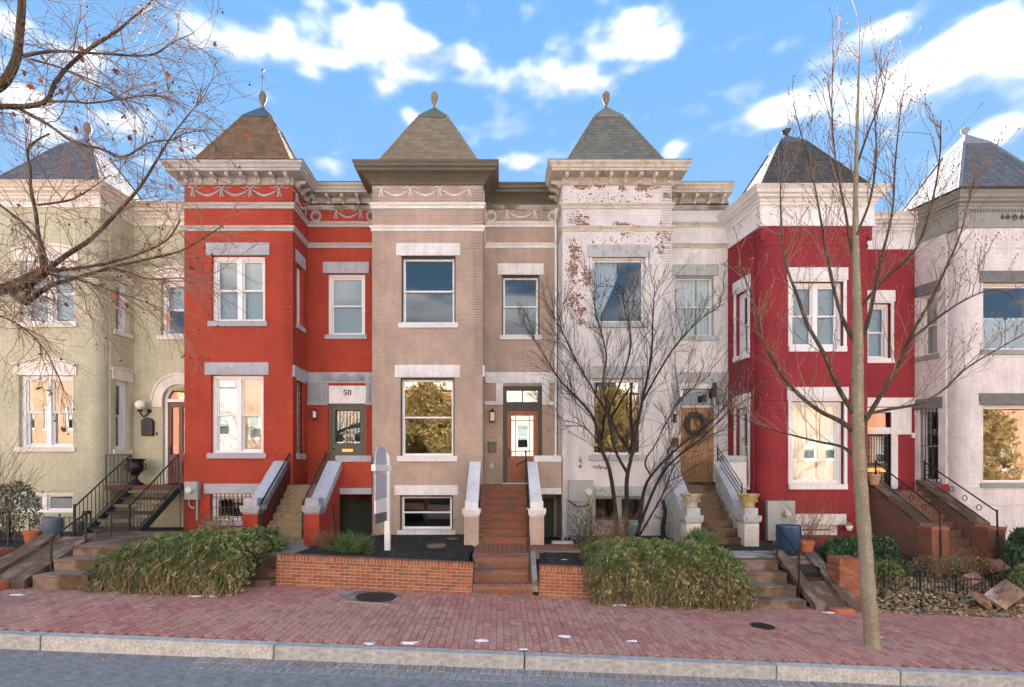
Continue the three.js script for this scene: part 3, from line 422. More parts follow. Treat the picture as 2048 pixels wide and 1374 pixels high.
// beige house, number 52
const h52 = sisterHouse({
  label: 'beige painted brick row house with white lintels, dark cornice and orange door', x0: X(745, ZF), x1: X(965.5, ZF), x2: X(1123, ZF), m: M.tan, trim: M.trimWhite, stone: M.stoneWhite, stringMat: M.trimWhite, cornice: M.trimDark, cove: true, garland: M.stoneWhite,
  w2: [803, 911, 512, 646], w1: [801, 909, 755, 912], wb: [800, 906, 990, 1060], r2: [1004, 1079, 550, 671], door: [1006, 1084, 772], gr: [982, 1014, 1070, 1107],
  win: { panes: 1, glass: GL.coated, outer: M.darkFrame, fw: 0.05, frame: M.vinyl }, winb: { sashes: 2 },
  roof: { m: mat([0.16, 0.13, 0.09]), tones: shT([[0.36, 0.28, 0.19], [0.33, 0.255, 0.17], [0.39, 0.31, 0.21], [0.3, 0.24, 0.16]]), capMat: mat([0.17, 0.18, 0.12], { map: tGrain }), finMat: mat([0.3, 0.25, 0.17], { map: tGrain }) },
  doorBuild(house, f, u0, u1, v0, v1) {
    const g = doorGroup(house, f, 'orange wooden door with divided glass under a transom'), k = 0.115;
    obj('frame', [bx(u0, u0 + k, v0, v1, -0.16, 0.03), bx(u1 - k, u1, v0, v1, -0.16, 0.03), bx(u0 + k, u1 - k, v1 - k, v1, -0.16, 0.028), bx(u0 + k, u1 - k, Y(820, ZR), Y(804, ZR), -0.16, 0.0)], M.trimDark2, g);
    obj('transom_pane', [bx(u0 + k, u1 - k, Y(804, ZR), v1 - k, -0.1, -0.094)], GL.coated, g);
    obj('transom_bar', [bx((u0 + u1) / 2 - 0.015, (u0 + u1) / 2 + 0.015, Y(804, ZR), v1 - k, -0.092, -0.08)], M.trimDark2, g);
    const a = u0 + k + 0.005, b = u1 - k - 0.005, t = Y(820, ZR) - 0.005, H = t - v0 - 0.06;
    obj('leaf', [paneled(a, b, v0 + 0.06, t, -0.06, 0.045, [[0.14, 0.86, 0.36, 0.93], [0.14, 0.48, 0.07, 0.28], [0.52, 0.86, 0.07, 0.28]]), bx(a + 0.05, b - 0.05, v0 + 0.1, v0 + 0.06 + H * 0.3, -0.1, -0.075)], M.doorOrange, g);
    const W = b - a, y0 = v0 + 0.06 + H * 0.36, y1 = v0 + 0.06 + H * 0.93;
    obj('pane', [bx(a + W * 0.13, b - W * 0.13, y0 - 0.01, y1 + 0.01, -0.09, -0.084)], GL.coated, g);
    obj('glazing_bar', [bx(a + W * 0.27, a + W * 0.29, y0, y1, -0.083, -0.06), bx(b - W * 0.29, b - W * 0.27, y0, y1, -0.083, -0.06), bx(a + W * 0.14, b - W * 0.14, y1 - 0.16, y1 - 0.14, -0.082, -0.061), bx(a + W * 0.14, b - W * 0.14, y0 + 0.14, y0 + 0.16, -0.082, -0.061)], M.doorOrange, g);
    obj('handle', [rbx(a + 0.035, a + 0.085, v0 + H * 0.36, v0 + H * 0.5, -0.06, -0.045, 0.006), bar([a + 0.06, v0 + H * 0.42, -0.045], [a + 0.06, v0 + H * 0.42, -0.005], 0.012), bar([a + 0.06, v0 + H * 0.42, -0.005], [a + 0.17, v0 + H * 0.42, -0.005], 0.012)], M.iron, g);
    const U = (px) => X(px, ZR) - X(965.5, ZF);
    lantern(house, f, U(985), Y(832, ZR), 1.15, M.amber);
    onWall('house_number', [lettering('5', 0.14, 0.015, fontSans).translate(U(979), Y(867, ZR), 0.02), lettering('2', 0.14, 0.015, fontSans).translate(U(990), Y(867, ZR), 0.02)], mat([0.34, 0.24, 0.17], { metalness: 0.5, roughness: 0.4 }), house, f);
    onWall('letter_box', [rbx(U(977), U(992.5), Y(904, ZR), Y(886, ZR), 0.01, 0.1, 0.012), rbx(U(976), U(993.5), Y(888, ZR), Y(884, ZR), 0.01, 0.115, 0.008)], mat([0.13, 0.13, 0.06], { roughness: 0.5 }), house, f);
    onWall('outlet_cover', [rbx(U(979), U(987), Y(937, ZR), Y(926, ZR), 0.005, 0.07, 0.01)], M.galv, house, f);
    onWall('doorbell', [rbx(U(1000), U(1002), Y(878, ZR), Y(873, ZR), 0.005, 0.03, 0.004)], M.vinyl, house, f);
    onWall('downspout', [rbx(f.w - 0.085, f.w - 0.015, 2.1, HT(8.1), 0.02, 0.08, 0.012), rbx(f.w - 0.1, f.w - 0.003, 2.9, 2.96, 0.0, 0.09, 0.005), rbx(f.w - 0.1, f.w - 0.003, 5.5, 5.56, 0.0, 0.09, 0.005)], M.vinyl, house, f);
  },
});
// white house with flaking paint, number 54
const peel = (() => { // flaking paint over brick, where the photograph shows it
  const W = 512, H = 1024, d = new Uint8Array(W * H * 4), x0 = X(1125, ZF), spots = [[1165, 372, 14, 6, 1.2], [1200, 372, 10, 5, 1], [1245, 377, 7, 6, 1], [1286, 375, 14, 8, 1.3], [1312, 376, 8, 4, 0.9], [1298, 392, 8, 4, .8], [1335, 392, 8, 8, .9], [1160, 440, 22, 14, .75], [1165, 450, 14, 5, 1], [1245, 450, 18, 5, .95], [1150, 505, 12, 24, .85], [1145, 540, 10, 22, 1.0], [1173, 555, 9, 18, 1.05], [1148, 600, 14, 16, .95], [1160, 620, 12, 14, .9], [1163, 645, 12, 8, .9], [1325, 470, 16, 20, .7], [1320, 500, 14, 14, .7], [1255, 470, 14, 6, .8], [1190, 395, 60, 12, .45], [1230, 400, 90, 16, .42], [1200, 935, 18, 4, .85], [1160, 925, 4, 12, .8], [1150, 560, 26, 90, .35], [1240, 480, 100, 20, .35]];
  for (let j = 0; j < H; j++) for (let i = 0; i < W; i++) {
    const x = i / W * 3.3 + x0, y = j / H * 11.2 - 0.3, px = 1000 + x * F / ZF, py = 945 - (y - EYE) * F / ZF; let s = 0;
    for (const [a, b, c, e, k] of spots) { const q = ((px - a) / c) ** 2 + ((py - b) / e) ** 2; if (q < 6) s = Math.max(s, k * Math.exp(-q * 0.6)); }
    const n = fbm(i / 7, j / 3.4, 256, 4), c = fbm(i / 40, j / 55, 256, 4), t = smooth(s * 0.75 + (n - 0.5) * 1.15, 0.42, 0.5), dirt = 0.93 + 0.14 * (c - 0.5), o = (j * W + i) * 4, v = 0.75 + 0.5 * fbm(i / 4, j / 2, 256, 2);
    const bare = n > 0.62 ? [0.56 * v, 0.3 * v, 0.24 * v] : [0.6 * v, 0.5 * v, 0.42 * v], pa = [dirt * 0.98, dirt * 0.97, dirt * 0.97];
    for (let k = 0; k < 3; k++) d[o + k] = clamp(lerp(pa[k], bare[k], t)) * 255; d[o + 3] = 255;
  }
  const t = new THREE.DataTexture(d, W, H); t.magFilter = t.minFilter = THREE.LinearFilter; t.colorSpace = THREE.SRGBColorSpace; t.repeat.set(1 / 3.3, 1 / 11.2); t.offset.set(0, 0.3 / 11.2); t.wrapS = t.wrapT = THREE.RepeatWrapping; t.needsUpdate = true; return t;
})();
const h54 = sisterHouse({
  label: 'white painted brick row house with flaking paint and grey lintels', x0: X(1125, ZF), x1: X(1343, ZF), x2: X(1456, ZR), m: M.white, frontMat: mat([0.82, 0.81, 0.8], { map: peel, roughness: 0.7, bump: [bFine, 0.003] }), trim: M.trimOld, stone: M.stoneOld, cornice: M.trimOld, flashing: mat([0.2, 0.24, 0.24]), smoothStone: true, bandSmooth: true,
  w2: [1184, 1291, 515, 645], w1: [1184, 1287, 757, 910], wb: [1187, 1290, 992, 1046], r2: [1351, 1428, 552, 672], door: [1357, 1431, 772],
  win: { panes: 1, sashes: 1, fw: 0.045, sw: 0.04, glass: GL.coated, frame: M.cream, back: 0.08 }, win2: { blind: 'curtains' }, winr: { sashes: 2, blind: 'drape', outer: M.greyFrame, glass: GL.plain, frame: M.vinyl }, winb: { panes: 2, frame: M.greyFrame, sash: M.greyFrame },
  roof: { m: mat([0.12, 0.12, 0.1]), tones: shT([[0.25, 0.245, 0.2], [0.23, 0.23, 0.185], [0.28, 0.27, 0.22], [0.2, 0.205, 0.17]]), capMat: mat([0.27, 0.25, 0.19], { map: tGrain }), finMat: mat([0.26, 0.2, 0.15], { map: tGrain }) },
  doorBuild(house, f, u0, u1, v0, v1) {
    const g = doorGroup(house, f, 'tan panelled door under a transom'), k = 0.06, U = (px) => X(px, ZR) - X(1343, ZF), t = Y(815, ZR);
    obj('frame', [bx(u0, u0 + k, v0, v1, -0.16, 0.02), bx(u1 - k, u1, v0, v1, -0.16, 0.02), bx(u0 + k, u1 - k, v1 - 0.08, v1, -0.16, 0.02), bx(u0 + k, u1 - k, t, t + 0.06, -0.16, 0.0)], M.cream, g);
    obj('transom_pane', [bx(u0 + k, u1 - k, t + 0.06, v1 - 0.08, -0.09, -0.084)], GL.coated, g);
    const a = u0 + k, b = u1 - k;
    obj('leaf', [paneled(a, b, v0 + 0.02, t, -0.06, 0.04, [[0.13, 0.46, 0.06, 0.28], [0.54, 0.87, 0.06, 0.28], [0.13, 0.46, 0.34, 0.68], [0.54, 0.87, 0.34, 0.68], [0.13, 0.46, 0.75, 0.93], [0.54, 0.87, 0.75, 0.93]]), bx(a + 0.02, b - 0.02, v0 + 0.03, t - 0.02, -0.11, -0.085)], M.doorTan, g);
    obj('handle', [at(new THREE.SphereGeometry(0.03, 10, 8), a + 0.08, v0 + 0.95, -0.02)], M.brass, g);
    onWall('flood_lamp', [rbx(U(1424), U(1431), Y(795, ZR), Y(766, ZR), 0.03, 0.1, 0.01), rbx(U(1402), U(1410), Y(803, ZR), Y(790, ZR), 0.03, 0.14, 0.02), bar([U(1406), Y(797, ZR), 0.03], [U(1428), Y(770, ZR), 0.03], 0.01)], M.black, house, f);
    onWall('letter_box', [rbx(U(1344), U(1355), Y(895, ZR), Y(876, ZR), 0.005, 0.09, 0.01)], mat([0.32, 0.16, 0.09]), house, f);
    onWall('conduit', [bar([U(1434), 2.1, 0.03], [U(1434), Y(810, ZR), 0.03], 0.015), bar([U(1434), Y(810, ZR), 0.03], [U(1431), Y(795, ZR), 0.05], 0.015)], M.galv, house, f);
    onWall('doorbell', [rbx(U(1346), U(1352), Y(846, ZR), Y(828, ZR), 0.005, 0.06, 0.01)], M.black, house, f);
  },
});
{ // dried wreath hanging on the tan door
  const w = thing('door_wreath', 'round dried green wreath hanging on the tan door', 'wreath', [X(1391, ZR), Y(848, ZR), -ZR + 0.0]), l = [], r = rng(3);
  for (let i = 0; i < 420; i++) { const a = r() * 6.283, q = (r() - 0.5) * 0.17, z = (r() - 0.5) * 0.1, x = Math.cos(a) * (0.29 + q), y = Math.sin(a) * (0.29 + q); l.push(at(new THREE.ConeGeometry(0.012, 0.11, 3), x, y, z, r() * 2, r() * 3, a + r())); }
  obj('needles', l, leafMat([0.085, 0.095, 0.035], 0.1), w).userData.kind = 'stuff'; obj('ring', [new THREE.TorusGeometry(0.29, 0.045, 6, 24)], M.twigDark, w); obj('hook', [bar([0, 0.33, 0], [0, 0.52, 0.02], 0.008)], M.iron, w);
}
// ---------- the houses with round-cornered bays ----------
function roundHouse(o) {
  const house = thing('row_house', o.label, 'house', [0, 0, 0], 0, 'row houses along the street'), { m, zf, r = 0.32 } = o;
  const [bl, fl, fr, br, x2] = [[o.bl, -ZR], [o.fl, -zf], [o.fr, -zf], [o.br, -ZR], o.x2], y0 = -0.6;
  const toward = (A, B, d) => { const l = Math.hypot(B[0] - A[0], B[1] - A[1]); return [A[0] + (B[0] - A[0]) * d / l, A[1] + (B[1] - A[1]) * d / l]; };
  const fL = frameOf(bl, toward(fl, bl, r)), fF = frameOf([fl[0] + r, -zf], [fr[0] - r, -zf]), fS = frameOf(toward(fr, br, r), br), fR = frameOf(br, [x2, -ZR]);
  const yW = HT(o.friezeBottom + 0.05), hole = (f, [a, b, c, d]) => ({ u0: a, u1: b, v0: HT(d), v1: HT(c) });
  const hs = (f) => (o.windows ?? []).filter((w) => w.on === f), frames = { L: fL, F: fF, S: fS, R: fR };
  const holes = { L: [], F: [], S: [], R: [] };
  for (const w of o.windows) { w.hole = hole(null, w.box); holes[w.on].push(w.hole); }
  if (o.doorHole) holes.R.push(o.doorHole);
  wall(house, fL, y0, yW, m, holes.L); wall(house, fF, y0, yW, m, holes.F); wall(house, fS, y0, yW, m, holes.S); wall(house, fR, y0, yW, m, holes.R);
  const aL = Math.atan2(fl[1] - bl[1], fl[0] - bl[0]), aS = Math.atan2(br[1] - fr[1], br[0] - fr[0]);
  const cl = [fl[0] + r, -zf - r], cr = [fr[0] - r, -zf - r];
  roundCorner(house, cl[0], cl[1], r, Math.PI, PI2, y0, yW, m); roundCorner(house, cr[0], cr[1], r, PI2, 0, y0, yW, m);
  shell(house, Math.min(o.bl, o.fl), x2, -zf, HT(o.top - 0.1), [0.2, 2.0, 5.3]);
  obj('bay_ceiling', [bx(o.fl + 0.3, o.fr - 0.3, yW - 0.2, yW, -ZR, -zf - 0.3)], M.room, house);
  for (const w of o.windows) windowIn(house, frames[w.on], w.hole.u0, w.hole.u1, w.hole.v0, w.hole.v1, w.o);
  // rounded string courses
  const arc = (c, a0, a1) => Array.from({ length: 6 }, (_, i) => { const a = lerp(a0, a1, i / 5); return [c[0] + r * Math.cos(a), c[1] + r * Math.sin(a)]; });
  const path = [bl, ...arc(cl, Math.PI, PI2), ...arc(cr, PI2, 0), br, [x2, -ZR]];
  for (const [h, t, d] of o.strings) {
    const l = [], prof = [[0, HT(h)], [d, HT(h) + 0.01], [d, HT(h + t) - 0.01], [0, HT(h + t)]]; l.push(sweep(arc(cl, Math.PI, PI2), prof), sweep(arc(cr, PI2, 0), prof));
    for (const k of 'LFSR') { const f = frames[k]; let free = [[0, f.w]]; for (const q of holes[k]) if (HT(h) < q.v1 + 0.06 && HT(h + t) > q.v0 - 0.15) free = free.flatMap(([a, b]) => [[a, Math.min(b, q.u0 - 0.1)], [Math.max(a, q.u1 + 0.1), b]].filter(([a2, b2]) => b2 - a2 > 0.03)); const P = (u) => [f.A[0] + Math.cos(f.ang) * u, f.A[1] - Math.sin(f.ang) * u]; for (const [a, b] of free) l.push(sweep([P(a), P(b)], prof)); }
    for (const q of l) obj('string_course', [q], o.stringMat ?? m, house);
  }
  const sq = [bl, fl, fr, br, [x2, -ZR]], fb = HT(o.friezeBottom), ct = HT(o.crownBottom), tp = HT(o.top);
  // corbelled brick corners under the frieze
  const cb = []; for (const [cx2, sx] of [[fl[0], 1], [fr[0], -1]]) for (let k = 0; k < 5; k++) cb.push(bx(cx2 + sx * 0.005, cx2 + sx * (0.05 + 0.055 * (4 - k) * 0 + 0.06 * (k + 1)), fb - (5 - k) * CH, fb - (4 - k) * CH - 0.008, -zf - 0.06 * (k + 1) - 0.02, -zf - 0.005)); obj('corbel', cb, m, house);
  obj('frieze_board', [sweep(sq, [[0, fb], [0.05, fb], [0.05, fb + 0.05], [0.03, fb + 0.06], [0.03, ct], [-0.1, ct], [-0.1, fb]])], o.friezeMat, house);
  obj('cornice', [sweep(sq, [[0, ct], [0.06, ct], [0.06, ct + 0.06], [0.1, ct + 0.09], [0.1, ct + 0.14], [0.2, ct + 0.17], [0.2, ct + 0.22], [0.27, ct + 0.25], [0.29, lerp(ct + 0.25, tp, 0.4)], [0.35, lerp(ct + 0.25, tp, 0.75)], [0.38, tp - 0.02], [0.38, tp], [-0.1, tp + 0.01], [-0.1, ct]])], o.cornice, house);
  const l = []; for (const f of [fL, fF, fS, fR]) for (let u = 0.0; u < f.w - 0.02; u += 0.09) l.push(bx(u, u + 0.045, ct - 0.07, ct - 0.005, 0.03, 0.065).rotateY(f.ang).translate(f.A[0], 0, f.A[1])); obj('dentils', l, o.cornice, house).userData.kind = 'stuff';
  if (o.flashing) obj('gutter', [sweep(sq, [[0.2, tp + 0.012], [0.4, tp + 0.002], [0.42, tp + 0.05], [0.2, tp + 0.06]])], o.flashing, house);
  // stepped brick pattern under the frieze
  if (o.zigzag) { const z = []; for (const f of [fF, fL]) { let i = 0; for (let u = 0.02; u < f.w - 0.1; u += 0.108, i++) { const k = [0, 1, 2, 1][i % 4]; z.push(bx(u, u + 0.1, HT(o.zigzag) + k * CH, HT(o.zigzag) + (k + 1) * CH, 0, 0.03).rotateY(f.ang).translate(f.A[0], 0, f.A[1]), bx(u, u + 0.1, HT(o.zigzag) + (k + 2) * CH, HT(o.zigzag) + (k + 3) * CH - 0.01, 0, 0.022).rotateY(f.ang).translate(f.A[0], 0, f.A[1])); } } obj('stepped_brick_band', z, m, house).userData.kind = 'stuff'; }
  const half = (o.fr - o.fl) / 2 + 0.05;
  obj('bay_roof', [bx(o.fl - 0.05, o.fr + 0.05, tp - 0.15, tp - 0.02, -zf - 2 * half, -zf + 0.03)], M.concreteGrey, house);
  roof(house, (o.fl + o.fr) / 2, -zf - half + 0.08, half, tp - 0.015, HT(o.cap), HT(o.apexH), { apex: HT(o.apexH + 0.25), ...o.roof });
  return { house, fL, fF, fS, fR };
}
// arched lintel of brick in a wall's own axes
function archLintel(house, f, u0, u1, v, rise, h, m, name = 'arched_lintel') {
  const s = new THREE.Shape(), n = 10, c = (u0 + u1) / 2, w = (u1 - u0) / 2, y = (t, k) => v + k * rise * (1 - t * t);
  s.moveTo(u0 - 0.13, v - 0.02); for (let i = 0; i <= n; i++) { const t = -1 + 2 * i / n; s.lineTo(c + t * (w + 0.13), y(t, 1) + h * 0.86); } s.lineTo(u1 + 0.13, v - 0.02); for (let i = n; i >= 0; i--) { const t = -1 + 2 * i / n; s.lineTo(c + t * w, y(t, 1)); } s.closePath();
  const cap = new THREE.Shape(); for (let i = 0; i <= n; i++) { const t = -1 + 2 * i / n; cap[i ? 'lineTo' : 'moveTo'](c + t * (w + 0.17), y(t, 1) + h * 0.86 + 0.002); } for (let i = n; i >= 0; i--) { const t = -1 + 2 * i / n; cap.lineTo(c + t * (w + 0.17), y(t, 1) + h * 0.86 + 0.06); }
  const low = new THREE.Shape(); low.moveTo(u0, v - 0.001); for (let i = 0; i <= n; i++) { const t = -1 + 2 * i / n; low.lineTo(c + t * w, y(t, 1) - 0.001); } low.lineTo(u1, v - 0.001);
  onWall(name, [new THREE.ExtrudeGeometry(s, { depth: 0.05, bevelEnabled: false }).translate(0, 0, -0.003), new THREE.ExtrudeGeometry(cap, { depth: 0.09, bevelEnabled: false })], m, house, f);
  onWall('arch_panel', [new THREE.ExtrudeGeometry(low, { depth: 0.03, bevelEnabled: false }).translate(0, 0, -0.003)], M.vinyl, house, f);
}
const slateTones = shT([[0.17, 0.19, 0.22], [0.15, 0.17, 0.2], [0.2, 0.21, 0.24], [0.135, 0.155, 0.185]]);
// pale green house
const gl = X(-60, ZF), gr0 = -11.42;
const u48 = (px) => X(px, ZF) - (-14.6 + 0.32), uS48 = (Z) => Z - ZF - 0.32, uR48 = (px) => X(px, ZR) + 11.25;
const arch48 = [[uR48(326), 2.02], [uR48(326), Y(800, ZR)]]; { const c = uR48(357), w = uR48(357) - uR48(326); for (let i = 1; i <= 10; i++) { const a = Math.PI - i / 10 * Math.PI; arch48.push([c + w * Math.cos(a), Y(800, ZR) + w * 1.0 * Math.sin(a)]); } arch48.push([c + w, 2.02]); }
const winG = { panes: 2, glass: GL.coated, fw: 0.1, frame: M.vinyl, sill: { mat: M.cream, h: 0.13, over: 0.1 } };
const h48 = roundHouse({
  label: 'pale green painted brick row house with arched cream lintels', m: M.green, zf: ZF, bl: -14.75, fl: -14.6, fr: gr0, br: -11.25, x2: X(369, ZF) - 0.004, friezeBottom: 7.56, crownBottom: 7.8, top: 8.16, cap: 10.05, apexH: 10.5, friezeMat: M.cream, cornice: M.cream,
  strings: [[7.05, 0.05, 0.02], [5.9, 0.05, 0.02], [4.2, 0.05, 0.02], [2.0, 0.05, 0.02], [1.72, 0.05, 0.02], [0.12, 0.05, 0.02], [-0.62, 0.06, 0.03]],
  windows: [{ on: 'F', box: [u48(40), u48(149), 6.05, 4.27], o: { ...winG, blind: 'shade', drop: 0.05 } }, { on: 'F', box: [u48(38), u48(146), 2.78, 0.72], o: winG }, { on: 'F', box: [u48(20), u48(146), -0.55, -1.15], o: { ...winG, sashes: 1, sill: undefined } },
    { on: 'S', box: [uS48(15.5), uS48(15.95), 5.7, 4.2], o: { ...winG, panes: 1 } }, { on: 'S', box: [uS48(15.5), uS48(15.95), 2.75, 0.68], o: { ...winG, panes: 1 } }, { on: 'R', box: [uR48(322), uR48(322) + 0.95, 5.9, 4.2], o: { ...winG, panes: 1, blind: 'shade', drop: 0.5 } }],
  doorHole: { u0: uR48(326), u1: 2 * uR48(357) - uR48(326), v0: 2.02, v1: Y(800, ZR) + 0.25, pts: arch48 },
  roof: { m: mat([0.08, 0.09, 0.1]), tones: slateTones, scale: true, w: 0.27, exp: 0.16, capMat: mat([0.13, 0.15, 0.18], { roughness: 0.5 }), finial: 'vane', finMat: mat([0.2, 0.17, 0.14]) },
});
archLintel(h48.house, h48.fF, u48(40), u48(149), HT(6.05), 0.16, 0.3, M.cream); archLintel(h48.house, h48.fF, u48(38), u48(146), HT(2.78), 0.16, 0.3, M.cream);
archLintel(h48.house, h48.fS, uS48(15.5), uS48(15.95), HT(5.7), 0.08, 0.3, M.cream); archLintel(h48.house, h48.fS, uS48(15.5), uS48(15.95), HT(2.75), 0.08, 0.3, M.cream); archLintel(h48.house, h48.fR, uR48(322), uR48(322) + 0.95, HT(5.9), 0.12, 0.28, M.cream);
{ const f = h48.fR, g = doorGroup(h48.house, f, 'dark red door with two tall glass lights under a fanlight'), a = uR48(326), c = uR48(357), w = c - a, b = c + w, sp = Y(800, ZR);
  const ring = (r0, r1, z, d) => { const s = new THREE.Shape(); s.absarc(c, sp, r1, 0, Math.PI, false); s.absarc(c, sp, r0, Math.PI, 0, true); return new THREE.ExtrudeGeometry(s, { depth: d, bevelEnabled: false, curveSegments: 14 }).translate(0, 0, z); };
  obj('arch_surround', [ring(w, w + 0.3, -0.002, 0.05), bx(a - 0.3, a, sp - 0.22, sp, 0, 0.05), bx(b, b + 0.2, sp - 0.22, sp, 0, 0.05), ring(w + 0.28, w + 0.34, 0, 0.08)], M.cream, g);
  obj('frame', [ring(w - 0.09, w - 0.001, -0.2, 0.12), bx(a, a + 0.09, 2.05, sp, -0.2, -0.08), bx(b - 0.09, b, 2.05, sp, -0.2, -0.08), bx(a + 0.09, b - 0.09, sp - 0.05, sp + 0.04, -0.2, -0.07)], M.vinyl, g);
  const s = new THREE.Shape(); s.absarc(c, sp, w - 0.08, 0, Math.PI, false); obj('fanlight_pane', [new THREE.ExtrudeGeometry(s, { depth: 0.006, bevelEnabled: false }).translate(0, 0, -0.16)], GL.coated, g);
  obj('house_number', [lettering('48', 0.16, 0.006).translate(c - 0.06, sp + 0.2, -0.152)], M.brass, g);
  obj('leaf', [paneled(a + 0.09, b - 0.09, 2.06, sp - 0.05, -0.12, 0.04, [[0.13, 0.43, 0.36, 0.94], [0.57, 0.87, 0.36, 0.94], [0.13, 0.43, 0.07, 0.28], [0.57, 0.87, 0.07, 0.28]]), bx(a + 0.1, b - 0.1, 2.07, 2.06 + (sp - 2.1) * 0.3, -0.17, -0.14)], M.doorRed, g);
  obj('pane', [bx(a + 0.1, b - 0.1, 2.06 + (sp - 2.1) * 0.3, sp - 0.08, -0.155, -0.149)], GL.coated, g);
  obj('handle', [bar([a + 0.16, 2.95, -0.11], [a + 0.16, 3.2, -0.1], 0.018)], M.iron, g);
  const u = uR48(293), v = Y(812, ZR);
  const lp = new THREE.Group(); lp.name = 'globe_lamp'; h48.house.add(lp); place(lp, f); obj('globe', [new THREE.SphereGeometry(0.14, 18, 14).translate(u - 0.03, v, 0.25)], M.lampGlass, lp); obj('bracket', [lathe([[0.02, 0], [0.07, 0.03], [0.08, 0.07], [0.05, 0.09]], 10).translate(u - 0.03, v - 0.22, 0.25), limb([V3(u + 0.1, v - 0.2, 0.02), V3(u + 0.02, v - 0.34, 0.16), V3(u - 0.03, v - 0.22, 0.25)], 0.022, 0.02), at(new THREE.CylinderGeometry(0.07, 0.07, 0.03, 12), u + 0.1, v - 0.16, 0.015, PI2)], M.black, lp);
  onWall('letter_box', [rbx(uR48(287), uR48(310), Y(872, ZR), Y(846, ZR), 0.01, 0.12, 0.02), at(new THREE.CylinderGeometry(0.177, 0.177, 0.11, 16, 1, false, PI2, Math.PI), uR48(298.5), Y(847, ZR), 0.065, PI2)], M.black, h48.house, f);
  onWall('doorbell', [rbx(uR48(313), uR48(316), Y(871, ZR), Y(865, ZR), 0.005, 0.03, 0.004)], M.black, h48.house, f);
}
// dark red house, number 56
const Z6 = 14.6, u56 = (px) => X(px, Z6) - 7.25 - 0.32, uR56 = (px) => X(px, ZR) - 10.36, winW = { glass: GL.coated, fw: 0.1, lintel: { mat: M.stoneWhite, h: 0.34, over: 0.12, gap: 0.05 }, sill: { mat: M.trimWhite, h: 0.15, over: 0.08 }, casing: M.trimWhite };
const h56 = roundHouse({
  label: 'dark red painted brick row house with broad white cornice and white lintels', m: M.maroon, zf: Z6, bl: 7.0 + 0.006, fl: 7.25, fr: 10.36, br: 10.36, x2: 12.74, friezeBottom: 6.84, crownBottom: 7.42, top: 7.84, cap: 9.95, apexH: 10.3, friezeMat: M.trimWhite, cornice: M.trimWhite, zigzag: 6.5, stringMat: M.maroon,
  strings: [[6.32, 0.05, 0.03], [5.75, 0.04, 0.02], [3.4, 0.05, 0.025], [2.0, 0.05, 0.025], [-0.55, 0.05, 0.03]],
  windows: [{ on: 'F', box: [u56(1582), u56(1686), 5.3, 3.5], o: { ...winW, panes: 2, blind: 'slats' } }, { on: 'F', box: [u56(1582), u56(1687), 1.98, -0.32], o: { ...winW, sashes: 1, glass: GL.coated, blind: 'drape' } }, { on: 'F', box: [u56(1600), u56(1680), -1.45, -1.75], o: { ...winW, casing: undefined, sashes: 1, sill: undefined, lintel: { mat: M.trimWhite, h: 0.3, over: 0.15, smooth: true } } },
    { on: 'L', box: [0.42, 1.0, 5.3, 3.45], o: { ...winW, blind: 'slats' } }, { on: 'L', box: [0.42, 1.0, 1.9, -0.35], o: winW }, { on: 'R', box: [uR56(1735), uR56(1781), 5.2, 3.5], o: { ...winW, blind: 'slats' } }],
  doorHole: { u0: uR56(1733), u1: uR56(1781), v0: 1.9, v1: Y(822, ZR) },
  roof: { m: mat([0.04, 0.04, 0.04]), tones: shT([[0.1, 0.098, 0.09], [0.09, 0.088, 0.082], [0.12, 0.115, 0.105], [0.078, 0.077, 0.072]]), w: 0.3, exp: 0.14, capMat: capDark, finial: 'knob', finMat: mat([0.04, 0.045, 0.05]) },
});
